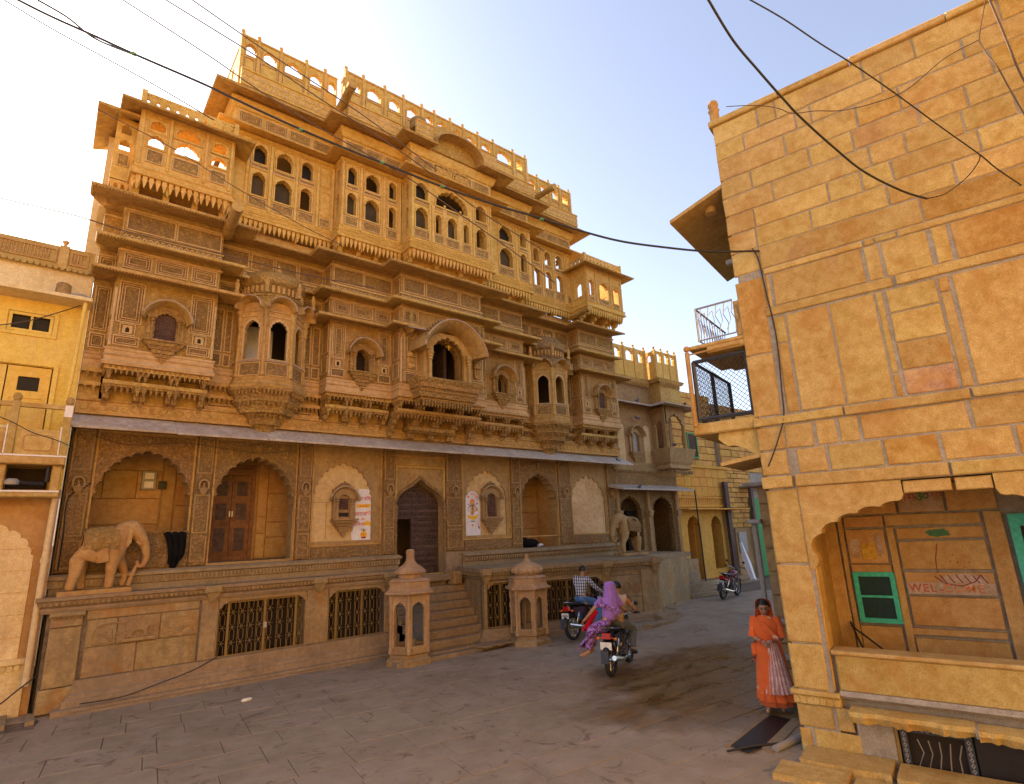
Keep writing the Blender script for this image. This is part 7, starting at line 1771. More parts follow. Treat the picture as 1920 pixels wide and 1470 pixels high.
    m = LM(T); m.tube([(.2, -.08, .5), (.30, -.11, .38), (.15, -.14, .24), (-.2, -.15, .26), (-.55, -.16, .32), (-.95, -.17, .40)], [.02, .02, .022, .035, .045, .045], 8); m.build('exhaust', M['chrome'], e, True)
    m = LM(T); m.tube([(.40, 0, .95), (.42, -.12, 1.0), (.36, -.33, 1.03)], .012, 6); m.tube([(.40, 0, .95), (.42, .12, 1.0), (.36, .33, 1.03)], .012, 6); m.build('handlebar', M['chrome'], e, True)
    m = LM(T); 
    for y in (-1, 1): m.tube([(.36, y * .25, 1.02), (.34, y * .38, 1.03)], .02, 6); m.tube([(.40, y * .2, 1.02), (.42, y * .28, 1.18)], .006, 4); m.ball((.42, y * .29, 1.2), .045, 8, 5, (.4, 1.2, .9))
    m.build('mirror', M['bikeblk'], e, True)
    m = LM(T); m.ball((.50, 0, .92), .09, 12, 8, (1, 1.1, 1)); m.build('headlamp', M['bikeblk'], e, True)
    m = LM(T); m.ball((.56, 0, .92), .075, 12, 8, (.6, 1.1, 1)); m.build('headlamp_lens', M['kglass'], e, True)
    m = LM(T); m.tube([(-.60, -.09, .86), (-.80, -.09, .90), (-.86, 0, .90), (-.80, .09, .90), (-.60, .09, .86)], .011, 6); m.build('grab_rail', M['chrome'], e, True)
    m = LM(T); m.taper(-.79, 0, .70, .05, .085, .80, .04, .07); m.build('tail_lamp', M['lampred'], e)
    for y in (-1, 1): m = LM(T); m.ball((-.78, y * .17, .70), .032, 8, 6, (1.2, 1, .9)); m.tube([(-.74, y * .05, .71), (-.76, y * .15, .70)], .008, 4); m.build('indicator', M['amber'], e, True)
    m = LM(T); m.box(-.875, -.868, -.11, .11, .52, .65); pl_ = m.build('number_plate', M['plate'], e)
    if plate:
        m = LM(T)
        for i in range(7): m.box(-.8765, -.8755, -.085 + i * .025, -.07 + i * .025, .57 + .0 * (i % 2), .60 + .01 * (i % 3))
        m.build('plate_characters', M['iron'], pl_, kind='stuff')
    m = LM(T)
    for y in (-1, 1): m.tube([(.0, y * .12, .26), (.0, y * .26, .26)], .012, 5); m.tube([(-.38, y * .12, .36), (-.38, y * .22, .36)], .012, 5)
    m.tube([(-.2, .1, .24), (-.15, .24, .02)], .011, 5); m.build('foot_peg', M['bikeblk'], e)
    return e, T
def gzz(x, y): return gz(x, y)
# ------------------------------------------------------------------ people
def skinmat(name, col):
    m = NT(name); v = m.coords(False); n = m.noise(v, 14, 4); m.l(m.ramp(n, [(.3, lerp3(col, (0, 0, 0), .12)), (.7, col)]), m.b.inputs['Base Color']); m.b.inputs['Roughness'].default_value = .5; return m.m
M['skin'] = skinmat('brown_skin', (.44, .235, .14)); M['hair'] = plain('black_hair', (.015, .012, .012), .45)
def cloth(name, col, col2=None, scale=9, thr=(.55, .6), rough=.75):
    m = NT(name); v = m.coords(False); n = m.noise(v, 3, 4)
    c = m.ramp(n, [(.3, lerp3(col, (0, 0, 0), .2)), (.7, col)])
    if col2: c = m.mix(m.ramp(m.noise(v, scale, 2, .5, .5), [(thr[0], 0), (thr[1], 1)]), c, col2)
    m.l(c, m.b.inputs['Base Color']); m.b.inputs['Roughness'].default_value = rough
    wv = m.noise(v, 25, 3); m.l(m.bump(wv, .4, .01), m.b.inputs['Normal'])
    m.b.inputs['Sheen Weight'].default_value = .25
    return m.m
M['orange'] = cloth('orange_sari_cloth', (.88, .145, .012), (.90, .45, .25), 7, (.66, .69)); M['pink'] = cloth('pale_pink_printed_cloth', (.74, .40, .34), (.80, .55, .48), 16, (.5, .6)); M['rust'] = cloth('rust_petticoat', (.62, .11, .015))
M['purple'] = cloth('violet_veil_cloth', (.36, .17, .62)); M['purpled'] = cloth('dark_purple_print', (.13, .02, .14), (.42, .22, .68), 22, (.46, .54)); M['redbag'] = plain('red_bag_cloth', (.70, .01, .03), .6)
M['jeans'] = cloth('blue_jeans', (.05, .15, .38), (.10, .24, .5), 6, (.5, .7)); M['greytr'] = cloth('grey_blue_trousers', (.10, .12, .14)); M['beige'] = cloth('pale_beige_shirt', (.55, .42, .33)); M['shoe'] = plain('dark_sandal', (.03, .022, .02), .6); M['foot'] = M['skin']
def plaid():
    m = NT('blue_white_check_shirt'); v = m.coords(False); sx = m.a('ShaderNodeSeparateXYZ', {0: v})
    def stripes(s, f, w_): return m.math('LESS_THAN', m.math('FRACT', m.math('MULTIPLY', s, f)), w_)
    u = m.math('ADD', m.math('MULTIPLY', sx.outputs[0], .8), m.math('MULTIPLY', sx.outputs[1], -.8))
    a = stripes(u, 16, .5); b_ = stripes(sx.outputs[2], 14, .42)
    f = m.math('ADD', m.math('MULTIPLY', a, .6), m.math('MULTIPLY', b_, .4))
    m.l(m.ramp(f, [(.0, (.70, .70, .72)), (.4, (.30, .32, .42)), (.62, (.10, .12, .22)), (1, (.03, .035, .08))]), m.b.inputs['Base Color']); m.b.inputs['Roughness'].default_value = .8; return m.m
M['plaid'] = plaid()
def chain(V, rr, E, root, pts, rad):
    i = len(V); V.extend(pts); rr.extend(rad); E.append((root, i)); E.extend((i + k, i + k + 1) for k in range(len(pts) - 1)); return len(V) - 1
def body(root, T, J, mat='skin', scale=1.0):
    """continuous body: pelvis, spine, neck, head, arms with hands, legs with feet"""
    V = [J['pelvis']]; rr = [.11]; E = []
    p, c, n, h = map(Vector, (J['pelvis'], J['chest'], J['neck'], J['head']))
    top = chain(V, rr, E, 0, [p.lerp(c, .5), c, n], [.105, .115, .05])
    ci = top - 1
    hd = (h - n).normalized()
    chain(V, rr, E, top, [n + hd * .055, h - hd * .035, h + hd * .035, h + hd * .10], [.048, .078, .085, .045])
    for s in 'LR':
        sh, el, wr = J['sh' + s], J['el' + s], J['wr' + s]
        w_ = Vector(wr); e = Vector(el); d = (w_ - e).normalized(); hn = w_ + d * .07
        a = Vector(sh)
        chain(V, rr, E, ci, [sh, a.lerp(e, .5), el, e.lerp(w_, .35), wr, tuple(hn)], [.058, .045, .036, .036, .024, .034])
        hp, kn, an, to = J['hp' + s], J['kn' + s], J['an' + s], J['to' + s]
        chain(V, rr, E, 0, [hp, Vector(hp).lerp(Vector(kn), .5), kn, Vector(kn).lerp(Vector(an), .35), an, to], [.088, .075, .055, .055, .036, .032])
    b = skin(V, rr, E, 'body', M[mat], root, 2, T)
    # face and hands
    f = Vector(J.get('face', (0, -1, 0))).normalized(); sd = f.cross(Vector((0, 0, 1))).normalized(); u = Vector((0, 0, 1))
    m = LM(T); m.tube([h + f * .07 + u * .015, h + f * .105 - u * .02, h + f * .08 - u * .035], [.010, .018, .014], 7); m.build('nose', M[mat], root, True)
    for q in (-1, 1):
        m = LM(T); m.ball(tuple(h + f * .082 + sd * .033 * q + u * .015), .011, 8, 5); m.build('eye', M['hair'], root, True)
        m = LM(T); m.tube([h + f * .088 + sd * .015 * q + u * .036, h + f * .082 + sd * .05 * q + u * .034], .005, 5); m.build('eyebrow', M['hair'], root)
        m = LM(T); m.ball(tuple(h + sd * .087 * q - u * .0), .022, 8, 6, (.6, .6, 1.2)); m.build('ear', M[mat], root, True)
    m = LM(T); m.tube([h + f * .085 - sd * .025 - u * .055, h + f * .094 - u * .058, h + f * .085 + sd * .025 - u * .055], [.004, .008, .004], 6); m.build('mouth', M['maroon'], root, True)
    for s in 'LR':
        w_ = Vector(J['wr' + s]); e = Vector(J['el' + s]); d = (w_ - e).normalized(); pc = w_ + d * .07
        side = d.cross(Vector((0, 0, 1))); side = side.normalized() if side.length > .1 else Vector((1, 0, 0)); dn = d.cross(side).normalized()
        if dn.z > 0: dn = -dn
        m = LM(T)
        for k, (o_, l) in enumerate(((-.028, .055), (-.010, .068), (.009, .064), (.027, .050))):
            b0 = pc + d * .02 + side * o_; m.tube([b0, b0 + d * l * .5 + dn * .008, b0 + d * l * .75 + dn * .03, b0 + d * l * .7 + dn * .052], [.010, .0095, .009, .007], 6)
        q = -1 if s == 'L' else 1
        b0 = w_ + d * .035 + side * .03 * q; m.tube([b0, b0 + side * .022 * q + d * .03, b0 + side * .016 * q + d * .058 + dn * .012], [.011, .010, .008], 6)
        m.build('hand', M[mat], root, True)
    return b
def hair_cap(root, T, h, f, down=.02, r_=.098, mat='hair'):
    h = Vector(h); f = Vector(f).normalized(); m = LM(T); n, k = 16, 7; R_ = []
    for j in range(k):
        ph = (pi * .56) * j / (k - 1); ring = []
        for i in range(n):
            t = 2 * pi * i / n; d = Vector((cos(t) * sin(ph), sin(t) * sin(ph), cos(ph)))
            fr_ = max(0, d.dot(f)); z = d.z
            p_ = h + Vector((d.x, d.y, 0)) * r_ + Vector((0, 0, z * r_ * 1.22 + .012))
            if fr_ > .35 and j >= 5: p_ = h + Vector((d.x, d.y, 0)) * r_ * .93 + Vector((0, 0, .052))
            ring.append(m.P(*p_))
        R_.append(ring)
    for a, c in zip(R_, R_[1:]):
        for i in range(n): j = (i + 1) % n; m.f.append([a[i], a[j], c[j], c[i]])
    return m.build('hair', M[mat], root, True)
def loft(root, T, rings, mat, name, n=40, closed=True, a0=0, a1=2 * pi):
    """rings: (cx, cy, z, rx, ry, fold amplitude, folds, phase)"""
    m = LM(T); R_ = []; N = n if closed else n + 1
    for (cx, cy, z, rx, ry, am, k, ph) in rings:
        R_.append([m.P(cx + rx * cos(t) * (1 + am * sin(k * t + ph) + am * .5 * sin(k * 1.7 * t + 1)), cy + ry * sin(t) * (1 + am * sin(k * t + ph) + am * .5 * sin(k * 1.7 * t + 1)), z) for t in [a0 + (a1 - a0) * i / n for i in range(N)]])
    for a, c in zip(R_, R_[1:]):
        for i in range(n): j = (i + 1) % N; m.f.append([a[i], a[j], c[j], c[i]])
    return m.build(name, M[mat], root, True)
# woman in orange, standing by the corner house with her hands together
WP = (8.82, 4.82, gz(8.9, 4.8)); WR = radians(-66)
wo_ = thing('person', 'woman standing in an orange sari with pale pink pleats, hands clasped, by the corner house', 'person', WP, WR); T = xform(WP, WR)
J = dict(pelvis=(0, .01, .86), chest=(0, .0, 1.16), neck=(0, -.01, 1.32), head=(-.0, -.045, 1.445), face=(.12, -1, -.28), shL=(.15, .0, 1.26), shR=(-.15, .0, 1.26), elL=(.21, -.03, 1.02), elR=(-.21, -.03, 1.02), wrL=(.07, -.24, 1.0), wrR=(-.06, -.23, .99), hpL=(.08, 0, .84), hpR=(-.08, 0, .84), knL=(.08, -.01, .46), knR=(-.09, -.06, .46), anL=(.08, .03, .08), anR=(-.10, -.10, .07), toL=(.09, -.10, .03), toR=(-.12, -.24, .03))
body(wo_, T, J); hair_cap(wo_, T, J['head'], J['face'])
loft(wo_, T, [(0, .02, .09, .235, .22, .07, 11, 0), (0, .01, .25, .225, .205, .06, 11, .2), (0, 0, .5, .205, .18, .05, 9, .5), (0, 0, .75, .19, .16, .035, 8, .8), (0, 0, .88, .18, .145, .025, 7, 1), (0, 0, 1.0, .155, .125, .015, 6, 1)], 'rust', 'petticoat')
loft(wo_, T, [(.02, .02, .16, .27, .24, .085, 10, 1.0), (.01, .01, .3, .25, .225, .075, 10, 1.3), (0, .0, .46, .228, .205, .065, 9, 1.7), (0, 0, .62, .208, .185, .055, 9, 2.1), (0, 0, .76, .20, .172, .045, 8, 2.5), (0, 0, .87, .185, .155, .045, 8, 3.2), (0, 0, .96, .165, .135, .05, 8, 3.8), (0, 0, 1.04, .162, .132, .045, 7, 4.2), (0, .0, 1.12, .175, .145, .035, 6, 4.8), (0, .0, 1.20, .195, .14, .03, 6, 5.2), (0, .0, 1.25, .19, .125, .02, 5, 5.4), (0, .0, 1.29, .16, .10, .02, 5, 2), (0, -.0, 1.34, .075, .07, .0, 5, 2)], 'orange', 'sari')
for s, sx in (('L', 1), ('R', -1)):
    a, e = Vector(J['sh' + s]), Vector(J['el' + s]); m = LM(T); d_ = (e - a); m.tube([a - d_ * .15 + Vector((0, 0, .02)), a + d_ * .2, a + d_ * .6, a + d_ * .98], [.07, .076, .066, .07], 14); m.build('sleeve', M['orange'], wo_, True)
    w_ = Vector(J['wr' + s]); m = LM(T); d2 = (w_ - e).normalized(); [ring_mesh(m, (0, 0, 0), 0, 0, 3, 3) for _ in ()]; m.tube([w_ - d2 * .03, w_ - d2 * .0], .030, 12); m.build('bangle', M['red'], wo_, True)
# end of the sari drawn over the shoulder in loose folds
m = LM(T)
for k in range(5): m.tube([(-.14 + .03 * k, -.105 - .004 * k, 1.29 - .01 * k), (-.06 + .03 * k, -.155, 1.19 - .012 * k), (.05 + .026 * k, -.165, 1.08 - .012 * k), (.15 + .008 * k, -.10, .98 - .01 * k)], [.016, .020, .018, .012], 7)
m.build('shoulder_drape', M['orange'], wo_, True, kind='stuff')
m = LM(T); m.tube([(-.165, .02, 1.02), (-.205, -.0, .9), (-.20, -.02, .78), (-.24, -.0, .66)], [.03, .05, .055, .03], 9); m.build('hanging_cloth_end', M['orange'], wo_, True)
# pale pleats falling in front and to the side
m = LM(T); R_ = []; n = 22
for j in range(9):
    z = 1.0 - j * .092; k = j / 8; w_ = .075 + .12 * k; cx = .05 + .03 * k; yy = -.175 - .085 * k
    R_.append([m.P(cx - w_ + 2 * w_ * i / n, yy - .018 * sin(i * 1.9 + j * .1) * (.4 + k) + .09 * ((i / n - .5) * 2) ** 2, z + .03 * (i / n) * k) for i in range(n + 1)])
for a, c in zip(R_, R_[1:]):
    for i in range(n): m.f.append([a[i], a[i + 1], c[i + 1], c[i]])
m.build('pleats', M['pink'], wo_, True)
# scarf drawn over the head, falling behind
def veil(root, T, h, f, mat, fall, w_=.11, spread=.17):
    h = Vector(h); f = Vector(f); f.z = 0; f.normalize(); sd = f.cross(Vector((0, 0, 1))); m = LM(T); n = 20; R_ = []
    prof = [(.03, 0.135, .6), (.07, .128, .85), (.02, .0, 1.0)]
    for j in range(12):
        k = j / 11
        row = []
        for i in range(n + 1):
            t = pi * (i / n) # side to side over the back of the head
            if k < .42: 
                q = k / .42; zz = h.z + .135 * cos(q * pi * .42) ; rr_ = .055 + .065 * sin(q * pi * .5)
                a = -1.05 + 2.1 * i / n
            else:
                q = (k - .42) / .58; zz = h.z + .033 - fall * q; rr_ = .118 + (spread - .118) * min(1, q * 2.2) - (.02 * sin(q * 3)); a = -1.05 + 2.1 * i / n
            ang_ = a * 1.45
            wob = .008 * sin(i * 1.7 + j * .6) * k
            row.append(m.P(*(Vector((h.x, h.y, zz)) - f * ((rr_ + wob) * cos(ang_) - .012) + sd * (rr_ + wob) * sin(ang_))))
        R_.append(row)
    top = m.P(h.x, h.y, h.z + .142)
    for a, c in zip(R_, R_[1:]):
        for i in range(n): m.f.append([a[i], a[i + 1], c[i + 1], c[i]])
    for i in range(n): m.f.append([top, R_[0][i], R_[0][i + 1]])
    return m.build('veil', M[mat], root, True)
veil(wo_, T, J['head'], J['face'], 'orange', .52)

# couple riding away on a motorcycle
HD1 = atan2(.42, .90); bp = (9.24, 8.20); bz = gz(*bp)
e1, TB = motorcycle((bp[0], bp[1], bz), HD1, 'black motorcycle with a blank white plate being ridden away by a couple', ('bikeblk', 0), group='motorcycles on the lane')
P1 = (bp[0], bp[1], bz)
rd_ = thing('person', 'motorcycle rider in a pale beige shirt and grey trousers seen from behind', 'person', P1, HD1); T = xform(P1, HD1)
J = dict(pelvis=(-.08, -.03, .90), chest=(-.02, -.03, 1.24), neck=(.02, -.03, 1.42), head=(.04, -.03, 1.545), face=(1, -.05, -.1), shL=(0, .17, 1.35), shR=(0, -.21, 1.35), elL=(.15, .30, 1.13), elR=(.12, -.36, 1.12), wrL=(.36, .28, 1.07), wrR=(.35, -.31, 1.07), hpL=(-.06, .08, .88), hpR=(-.06, -.12, .88), knL=(.28, .20, .74), knR=(.30, -.24, .74), anL=(.05, .22, .36), anR=(.04, -.26, .36), toL=(.17, .23, .31), toR=(.17, -.28, .31))
body(rd_, T, J); hair_cap(rd_, T, J['head'], J['face'], r_=.10)
def shirt(root, T, J, mat, slv=.55, name='shirt', r0=.145):
    V = [tuple(Vector(J['pelvis']) + Vector((0, 0, .02)))]; rr = [r0]; E = []
    c = Vector(J['chest']); p = Vector(J['pelvis']); n = Vector(J['neck'])
    t = chain(V, rr, E, 0, [tuple(p.lerp(c, .5)), tuple(c), tuple(c.lerp(n, .7))], [.145, .15, .085])
    for s in 'LR':
        a, e, w_ = Vector(J['sh' + s]), Vector(J['el' + s]), Vector(J['wr' + s])
        if slv > 1: pts = [tuple(a), tuple(a.lerp(e, .5)), tuple(e), tuple(e.lerp(w_, .5)), tuple(e.lerp(w_, .92))]; rd = [.082, .066, .058, .05, .042]
        else: pts = [tuple(a), tuple(a.lerp(e, .5)), tuple(a.lerp(e, slv + .3))]; rd = [.082, .072, .07]
        chain(V, rr, E, t - 1, pts, rd)
    return skin(V, rr, E, name, M[mat], root, 2, T)
def trousers(root, T, J, mat, name='trousers', wide=1.0):
    V = [J['pelvis']]; rr = [.135]; E = []
    chain(V, rr, E, 0, [tuple(Vector(J['pelvis']) + Vector((0, 0, .09)))], [.13])
    for s in 'LR':
        h, k, a = Vector(J['hp' + s]), Vector(J['kn' + s]), Vector(J['an' + s])
        chain(V, rr, E, 0, [tuple(h), tuple(h.lerp(k, .5)), tuple(k), tuple(k.lerp(a, .5)), tuple(k.lerp(a, .93))], [.105 * wide, .095 * wide, .078 * wide, .07 * wide, .066 * wide])
    return skin(V, rr, E, name, M[mat], root, 2, T)
def shoes(root, T, J, mat='shoe'):
    for s in 'LR':
        a, t_ = Vector(J['an' + s]), Vector(J['to' + s]); d_ = (t_ - a); m = LM(T); m.tube([a - d_ * .3 - Vector((0, 0, .01)), a + d_ * .2 - Vector((0, 0, .012)), t_, t_ + d_ * .3], [.035, .045, .042, .025], 8); m.build('shoe', M[mat], root, True)
shirt(rd_, T, J, 'beige', .35); trousers(rd_, T, J, 'greytr'); shoes(rd_, T, J)
pi_ = thing('person', 'woman pillion rider in a violet veil sitting sideways on the moving motorcycle', 'person', P1, HD1)
J = dict(pelvis=(-.44, .04, .93), chest=(-.40, .02, 1.25), neck=(-.37, .01, 1.43), head=(-.35, .0, 1.555), face=(.8, .5, -.1), shL=(-.46, .17, 1.35), shR=(-.32, -.12, 1.36), elL=(-.52, .34, 1.16), elR=(-.20, -.22, 1.15), wrL=(-.50, .50, 1.0), wrR=(-.05, -.20, 1.12), hpL=(-.50, .12, .90), hpR=(-.38, .12, .90), knL=(-.52, .40, .80), knR=(-.36, .38, .80), anL=(-.50, .48, .40), anR=(-.36, .45, .42), toL=(-.54, .60, .34), toR=(-.40, .57, .36))
body(pi_, T, J); hair_cap(pi_, T, J['head'], J['face'])
shirt(pi_, T, J, 'purple', .3, 'blouse', .165); trousers(pi_, T, J, 'purpled', 'sari_skirt', 1.25); shoes(pi_, T, J, 'foot')
m = LM(T); R_ = []; n = 18
for j in range(9):
    k = j / 8; z = .93 - .60 * max(0, k - .15) - .03 * k; yy = .02 + .52 * min(1, k * 1.25); x0, x1 = -.64, -.24
    R_.append([m.P(x0 + (x1 - x0) * i / n + .04 * k * ((i / n) - .5), yy + .018 * sin(i * 1.4 + j) * k + (.07 * k if i in (0, n) else .09 * k), z + (.11 if k < .5 else .06) * (1 - ((i / n - .5) * 2) ** 2)) for i in range(n + 1)])
for a, c in zip(R_, R_[1:]):
    for i in range(n): m.f.append([a[i], a[i + 1], c[i + 1], c[i]])
m.build('skirt_drape', M['purpled'], pi_, True)
veil(pi_, T, J['head'], J['face'], 'purple', .50, spread=.185)
m = LM(T); m.tube([(-.62, .20, 1.30), (-.55, -.02, 1.22), (-.36, -.2, 1.12)], [.03, .05, .03], 8); m.build('sash', M['purpled'], pi_, True)
V = LM(T); R_ = []
for j in range(7):
    k = j / 6; R_.append([V.P(-.56 + .10 * k + (.03 + .10 * sin(pi * min(1, k * 1.1) * .8)) * cos(t), .52 - .22 * k + .05 * sin(t), .80 + .34 * k + .035 * sin(t * 2)) for t in [2 * pi * i / 14 for i in range(14)]])
for a, c in zip(R_, R_[1:]):
    for i in range(14): j = (i + 1) % 14; V.f.append([a[i], a[j], c[j], c[i]])
V.f.append(R_[0]); V.f.append(R_[-1]); tag(V.build('shoulder_bag', M['redbag'], None, True), 'bright red cloth bag held by the pillion rider', 'bag')
# man in a checked shirt on a parked motorcycle, turning to look back
HD2 = atan2(.10, .99); bp = (11.15, 10.86); bz = gz(*bp) + .02
e2, TB = motorcycle((bp[0], bp[1], bz), HD2, 'dark motorcycle with the checked shirt man astride, parked below the terrace', ('bike_purple', (.05, .02, .06)), radians(-4), plate=True, group='motorcycles on the lane')
P2 = (bp[0], bp[1], bz)
mn = thing('person', 'young man in a blue and white checked shirt and jeans astride a parked motorcycle', 'person', P2, HD2); T = xform(P2, HD2)
J = dict(pelvis=(-.30, -.02, .93), chest=(-.22, -.02, 1.32), neck=(-.18, -.02, 1.49), head=(-.15, -.03, 1.615), face=(.75, -.65, -.1), shL=(-.20, .18, 1.42), shR=(-.22, -.21, 1.42), elL=(.05, .28, 1.20), elR=(.0, -.31, 1.18), wrL=(.30, .28, 1.06), wrR=(.28, -.30, 1.06), hpL=(-.26, .09, .91), hpR=(-.26, -.12, .91), knL=(.18, .24, .80), knR=(.16, -.26, .80), anL=(.02, .28, .34), anR=(-.02, -.30, .34), toL=(.14, .29, .28), toR=(.10, -.31, .28))
body(mn, T, J); hair_cap(mn, T, J['head'], J['face'], r_=.102); shirt(mn, T, J, 'plaid', 2); trousers(mn, T, J, 'jeans'); shoes(mn, T, J)
# third motorcycle, parked down the lane
HD3 = atan2(.16, .98)
motorcycle((19.0, 11.55, gz(19, 11.5)), HD3, 'dark red motorcycle parked on its own down the lane by the ochre house', ('bike_red', (.12, .01, .02)), radians(8), plate=True, group='motorcycles on the lane')

# ------------------------------------------------------------------ small things
# black cloth on the loggia parapet of the first arch
m = MB(); R_ = []; n = 14
for j in range(12):
    k = j / 11; x0 = 1.93 + .12 * k + .06 * sin(k * 3); x1 = 2.37 + .01 * sin(k * 5) - max(0, k - .85) * .6; z = 3.07 - .80 * k
    R_.append([m.P(x0 + (x1 - x0) * i / n, 14.13 + .035 * sin(i * 1.5 + j * .22) - .03 * k - (.0 if j else -.05), z - .12 * k * (i / n - .35) ** 2 * 4 * (-1) + (.10 if k > .8 and i < 4 else 0)) for i in range(n + 1)])
for a, c in zip(R_, R_[1:]):
    for i in range(n): m.f.append([a[i], a[i + 1], c[i + 1], c[i]])
M['blackcloth'] = cloth('black_cloth', (.012, .011, .012)); bpy.data.materials['black_cloth'].node_tree.nodes['Principled BSDF'].inputs['Sheen Weight'].default_value = 0; bpy.data.materials['black_cloth'].node_tree.nodes['Principled BSDF'].inputs['Specular IOR Level'].default_value = .1; 
tag(m.build('black_cloth', M['blackcloth'], None, True), 'black cloth hung over the low wall of the first arch', 'cloth')
b = MB(); b.box(.6, 2.44, 14.22, 14.3, 2.36, 3.06); b.frame(.66, 2.0, 2.66, 3.0, 14.22, .02, .015); b.block(.70, 1.96, 14.205, 14.23, 2.70, 2.96, .01); b.box(.6, 2.44, 14.19, 14.3, 3.04, 3.08); b.build('loggia_parapet', M['carved_lo'], H)
b = MB(); b.box(1.58, 1.86, 15.48, 15.6, 4.06, 4.48); eb = b.build('meter_box', M['greypipe'], None); tag(eb, 'pair of grey electric meter boxes on the back wall of the first arch', 'meter')
for z in (4.1, 4.3): b = MB(); b.box(1.63, 1.81, 15.465, 15.48, z, z + .14); b.build('meter_window', M['white'], eb)
b = MB(); b.box(1.93, 2.08, 15.5, 15.6, 4.08, 4.26); tag(b.build('meter_box', M['iron'], None), 'small black electric meter right of the grey boxes', 'meter')
# things in the third arch
b = MB()
for x, z in ((12.0, 3.1), (12.34, 3.1)): b.tube([(x, 14.9, 2.28), (x - .02, 15.2, z)], .02, 6)
for z in (2.5, 2.7, 2.9): b.tube([(12.0, 14.95 + (z - 2.28) * .3, z), (12.34, 14.95 + (z - 2.28) * .3, z)], .016, 5)
tag(b.build('step_ladder', M['white'], None, True), 'pale little ladder leaning inside the third arch', 'ladder')
m = MB(); m.ball((12.45, 14.62, 2.42), .24, 14, 8, (1.7, .7, .62)); m.ball((12.2, 14.6, 2.50), .16, 10, 6, (1.2, .8, .8)); tag(m.build('dark_bundle', M['blackcloth'], None, True), 'dark cloth bundle lying on the floor of the third arch', 'bundle')
m = MB(); m.tube([(12.75, 14.5, 2.33), (12.9, 14.5, 2.36), (12.98, 14.52, 2.33)], [.05, .045, .02], 8); tag(m.build('white_rag', M['white'], None, True), 'small white rag at the end of the dark bundle', 'cloth')
# pigeons
M['pigeon'] = plain('slate_grey_feathers', (.12, .125, .15), .6); M['pigeond'] = plain('dark_feathers', (.035, .035, .05), .6)
def pigeon(loc, rz, label, dark=True):
    t_ = thing('pigeon', label, 'pigeon', loc, rz, 'pigeons on the ledges'); T = xform(loc, rz)
    V = [(-.20, 0, .05), (-.08, 0, .07), (.03, 0, .09), (.09, 0, .14), (.12, 0, .17)]; skin(V, [.018, .05, .055, .03, .028], [(0, 1), (1, 2), (2, 3), (3, 4)], 'body', M['pigeond' if dark else 'pigeon'], t_, 2, T)
    m = LM(T); m.tube([(.14, 0, .172), (.17, 0, .165)], [.008, .002], 5); m.build('beak', M['iron'], t_)
    m = LM(T)
    for s in (-1, 1): m.tube([(.06, s * .045, .10), (-.06, s * .055, .08), (-.17, s * .02, .055)], [.022, .03, .006], 6)
    m.build('wing', M['pigeon'], t_, True)
    m = LM(T)
    for s in (-1, 1): m.tube([(.01, s * .02, .05), (.015, s * .02, 0)], .005, 4)
    m.build('leg', M['red'], t_)
pigeon((17.75, 13.78, 7.62), radians(15), 'pigeon on the upper eave of the annexe, near its middle'); pigeon((19.9, 13.05, 7.58), radians(30), 'pigeon on the upper eave of the annexe, above the corner balcony')
pigeon((17.95, 14.05, 6.98), radians(170), 'pigeon perched on the small window hood of the annexe', False); pigeon((19.32, 13.38, 5.88), radians(60), 'pale grey pigeon sitting on the balcony rail of the annexe', False)
pigeon((16.2, 13.72, 5.12), radians(185), 'pigeon at the right end of the long grey canopy'); pigeon((17.2, 13.62, 4.2), radians(20), 'pigeon on the small lower canopy above the second elephant')
# wires overhead
wire('thick_cable', 'thick black cable slung from the upper left across the mansion to the corner house', [(-1.61, 8.37, 9.76), (-1.09, 8.14, 9.49), (-0.73, 7.97, 9.31), (-0.28, 7.75, 9.11), (0.12, 7.56, 8.93), (0.87, 7.18, 8.6), (1.23, 7.01, 8.43), (1.84, 6.72, 8.15), (2.46, 6.42, 7.89), (3.09, 6.1, 7.64), (3.67, 5.8, 7.41), (4.32, 5.46, 7.19), (4.79, 5.21, 7.06), (5.32, 4.92, 6.89), (5.87, 4.62, 6.75), (6.42, 4.3, 6.68), (7.04, 3.92, 6.63), (7.69, 3.5, 6.65)], .015, 'cable')
for q in ((.12, 7.56, 8.93), (2.0, 6.65, 8.08), (2.95, 6.17, 7.70), (3.67, 5.8, 7.41), (4.9, 5.16, 7.02)):
    MB().ball(q, .026, 8, 6, (1.6, 1.2, .8)).build('cable_tie', M['clamp'], bpy.data.objects['thick_cable'])
wire('thin_wire', 'thin wire joining the thick cable at the upper left', [(-0.9, 7.9, 9.41), (-0.61, 8.03, 9.45), (-0.3, 8.1, 9.36), (0.13, 7.6, 8.95)], .012, 'cable')
wire('thin_wire', 'thin wire from the top left corner down to the lattice of the left roof pavilion', [(-1.92, 10.7, 11.6), (-1.62, 10.82, 11.6), (-0.99, 11.08, 11.63), (-0.21, 11.37, 11.7), (0.69, 11.71, 11.78), (1.76, 12.14, 11.84)], .012, 'cable')
wire('thin_wire', 'brown wire running across the left roof pavilion and first window section', [(-1.93, 11.01, 10.65), (-1.05, 10.92, 10.46), (0.05, 10.84, 10.15), (1.01, 10.77, 9.88), (2.03, 10.74, 9.5), (3.27, 10.68, 9.09), (4.16, 10.61, 8.85)], .008, 'cableb')
wire('thin_wire', 'leftmost of the three thin wires crossing the roof parapet', [(-0.35, 10.48, 12.4), (0.48, 10.22, 11.95), (1.33, 9.95, 11.48), (2.05, 9.74, 11.06), (3.16, 9.38, 10.48), (4.71, 8.84, 9.75), (5.77, 8.52, 9.13), (6.87, 8.19, 8.48), (7.8, 7.93, 7.9)], .011, 'cableb')
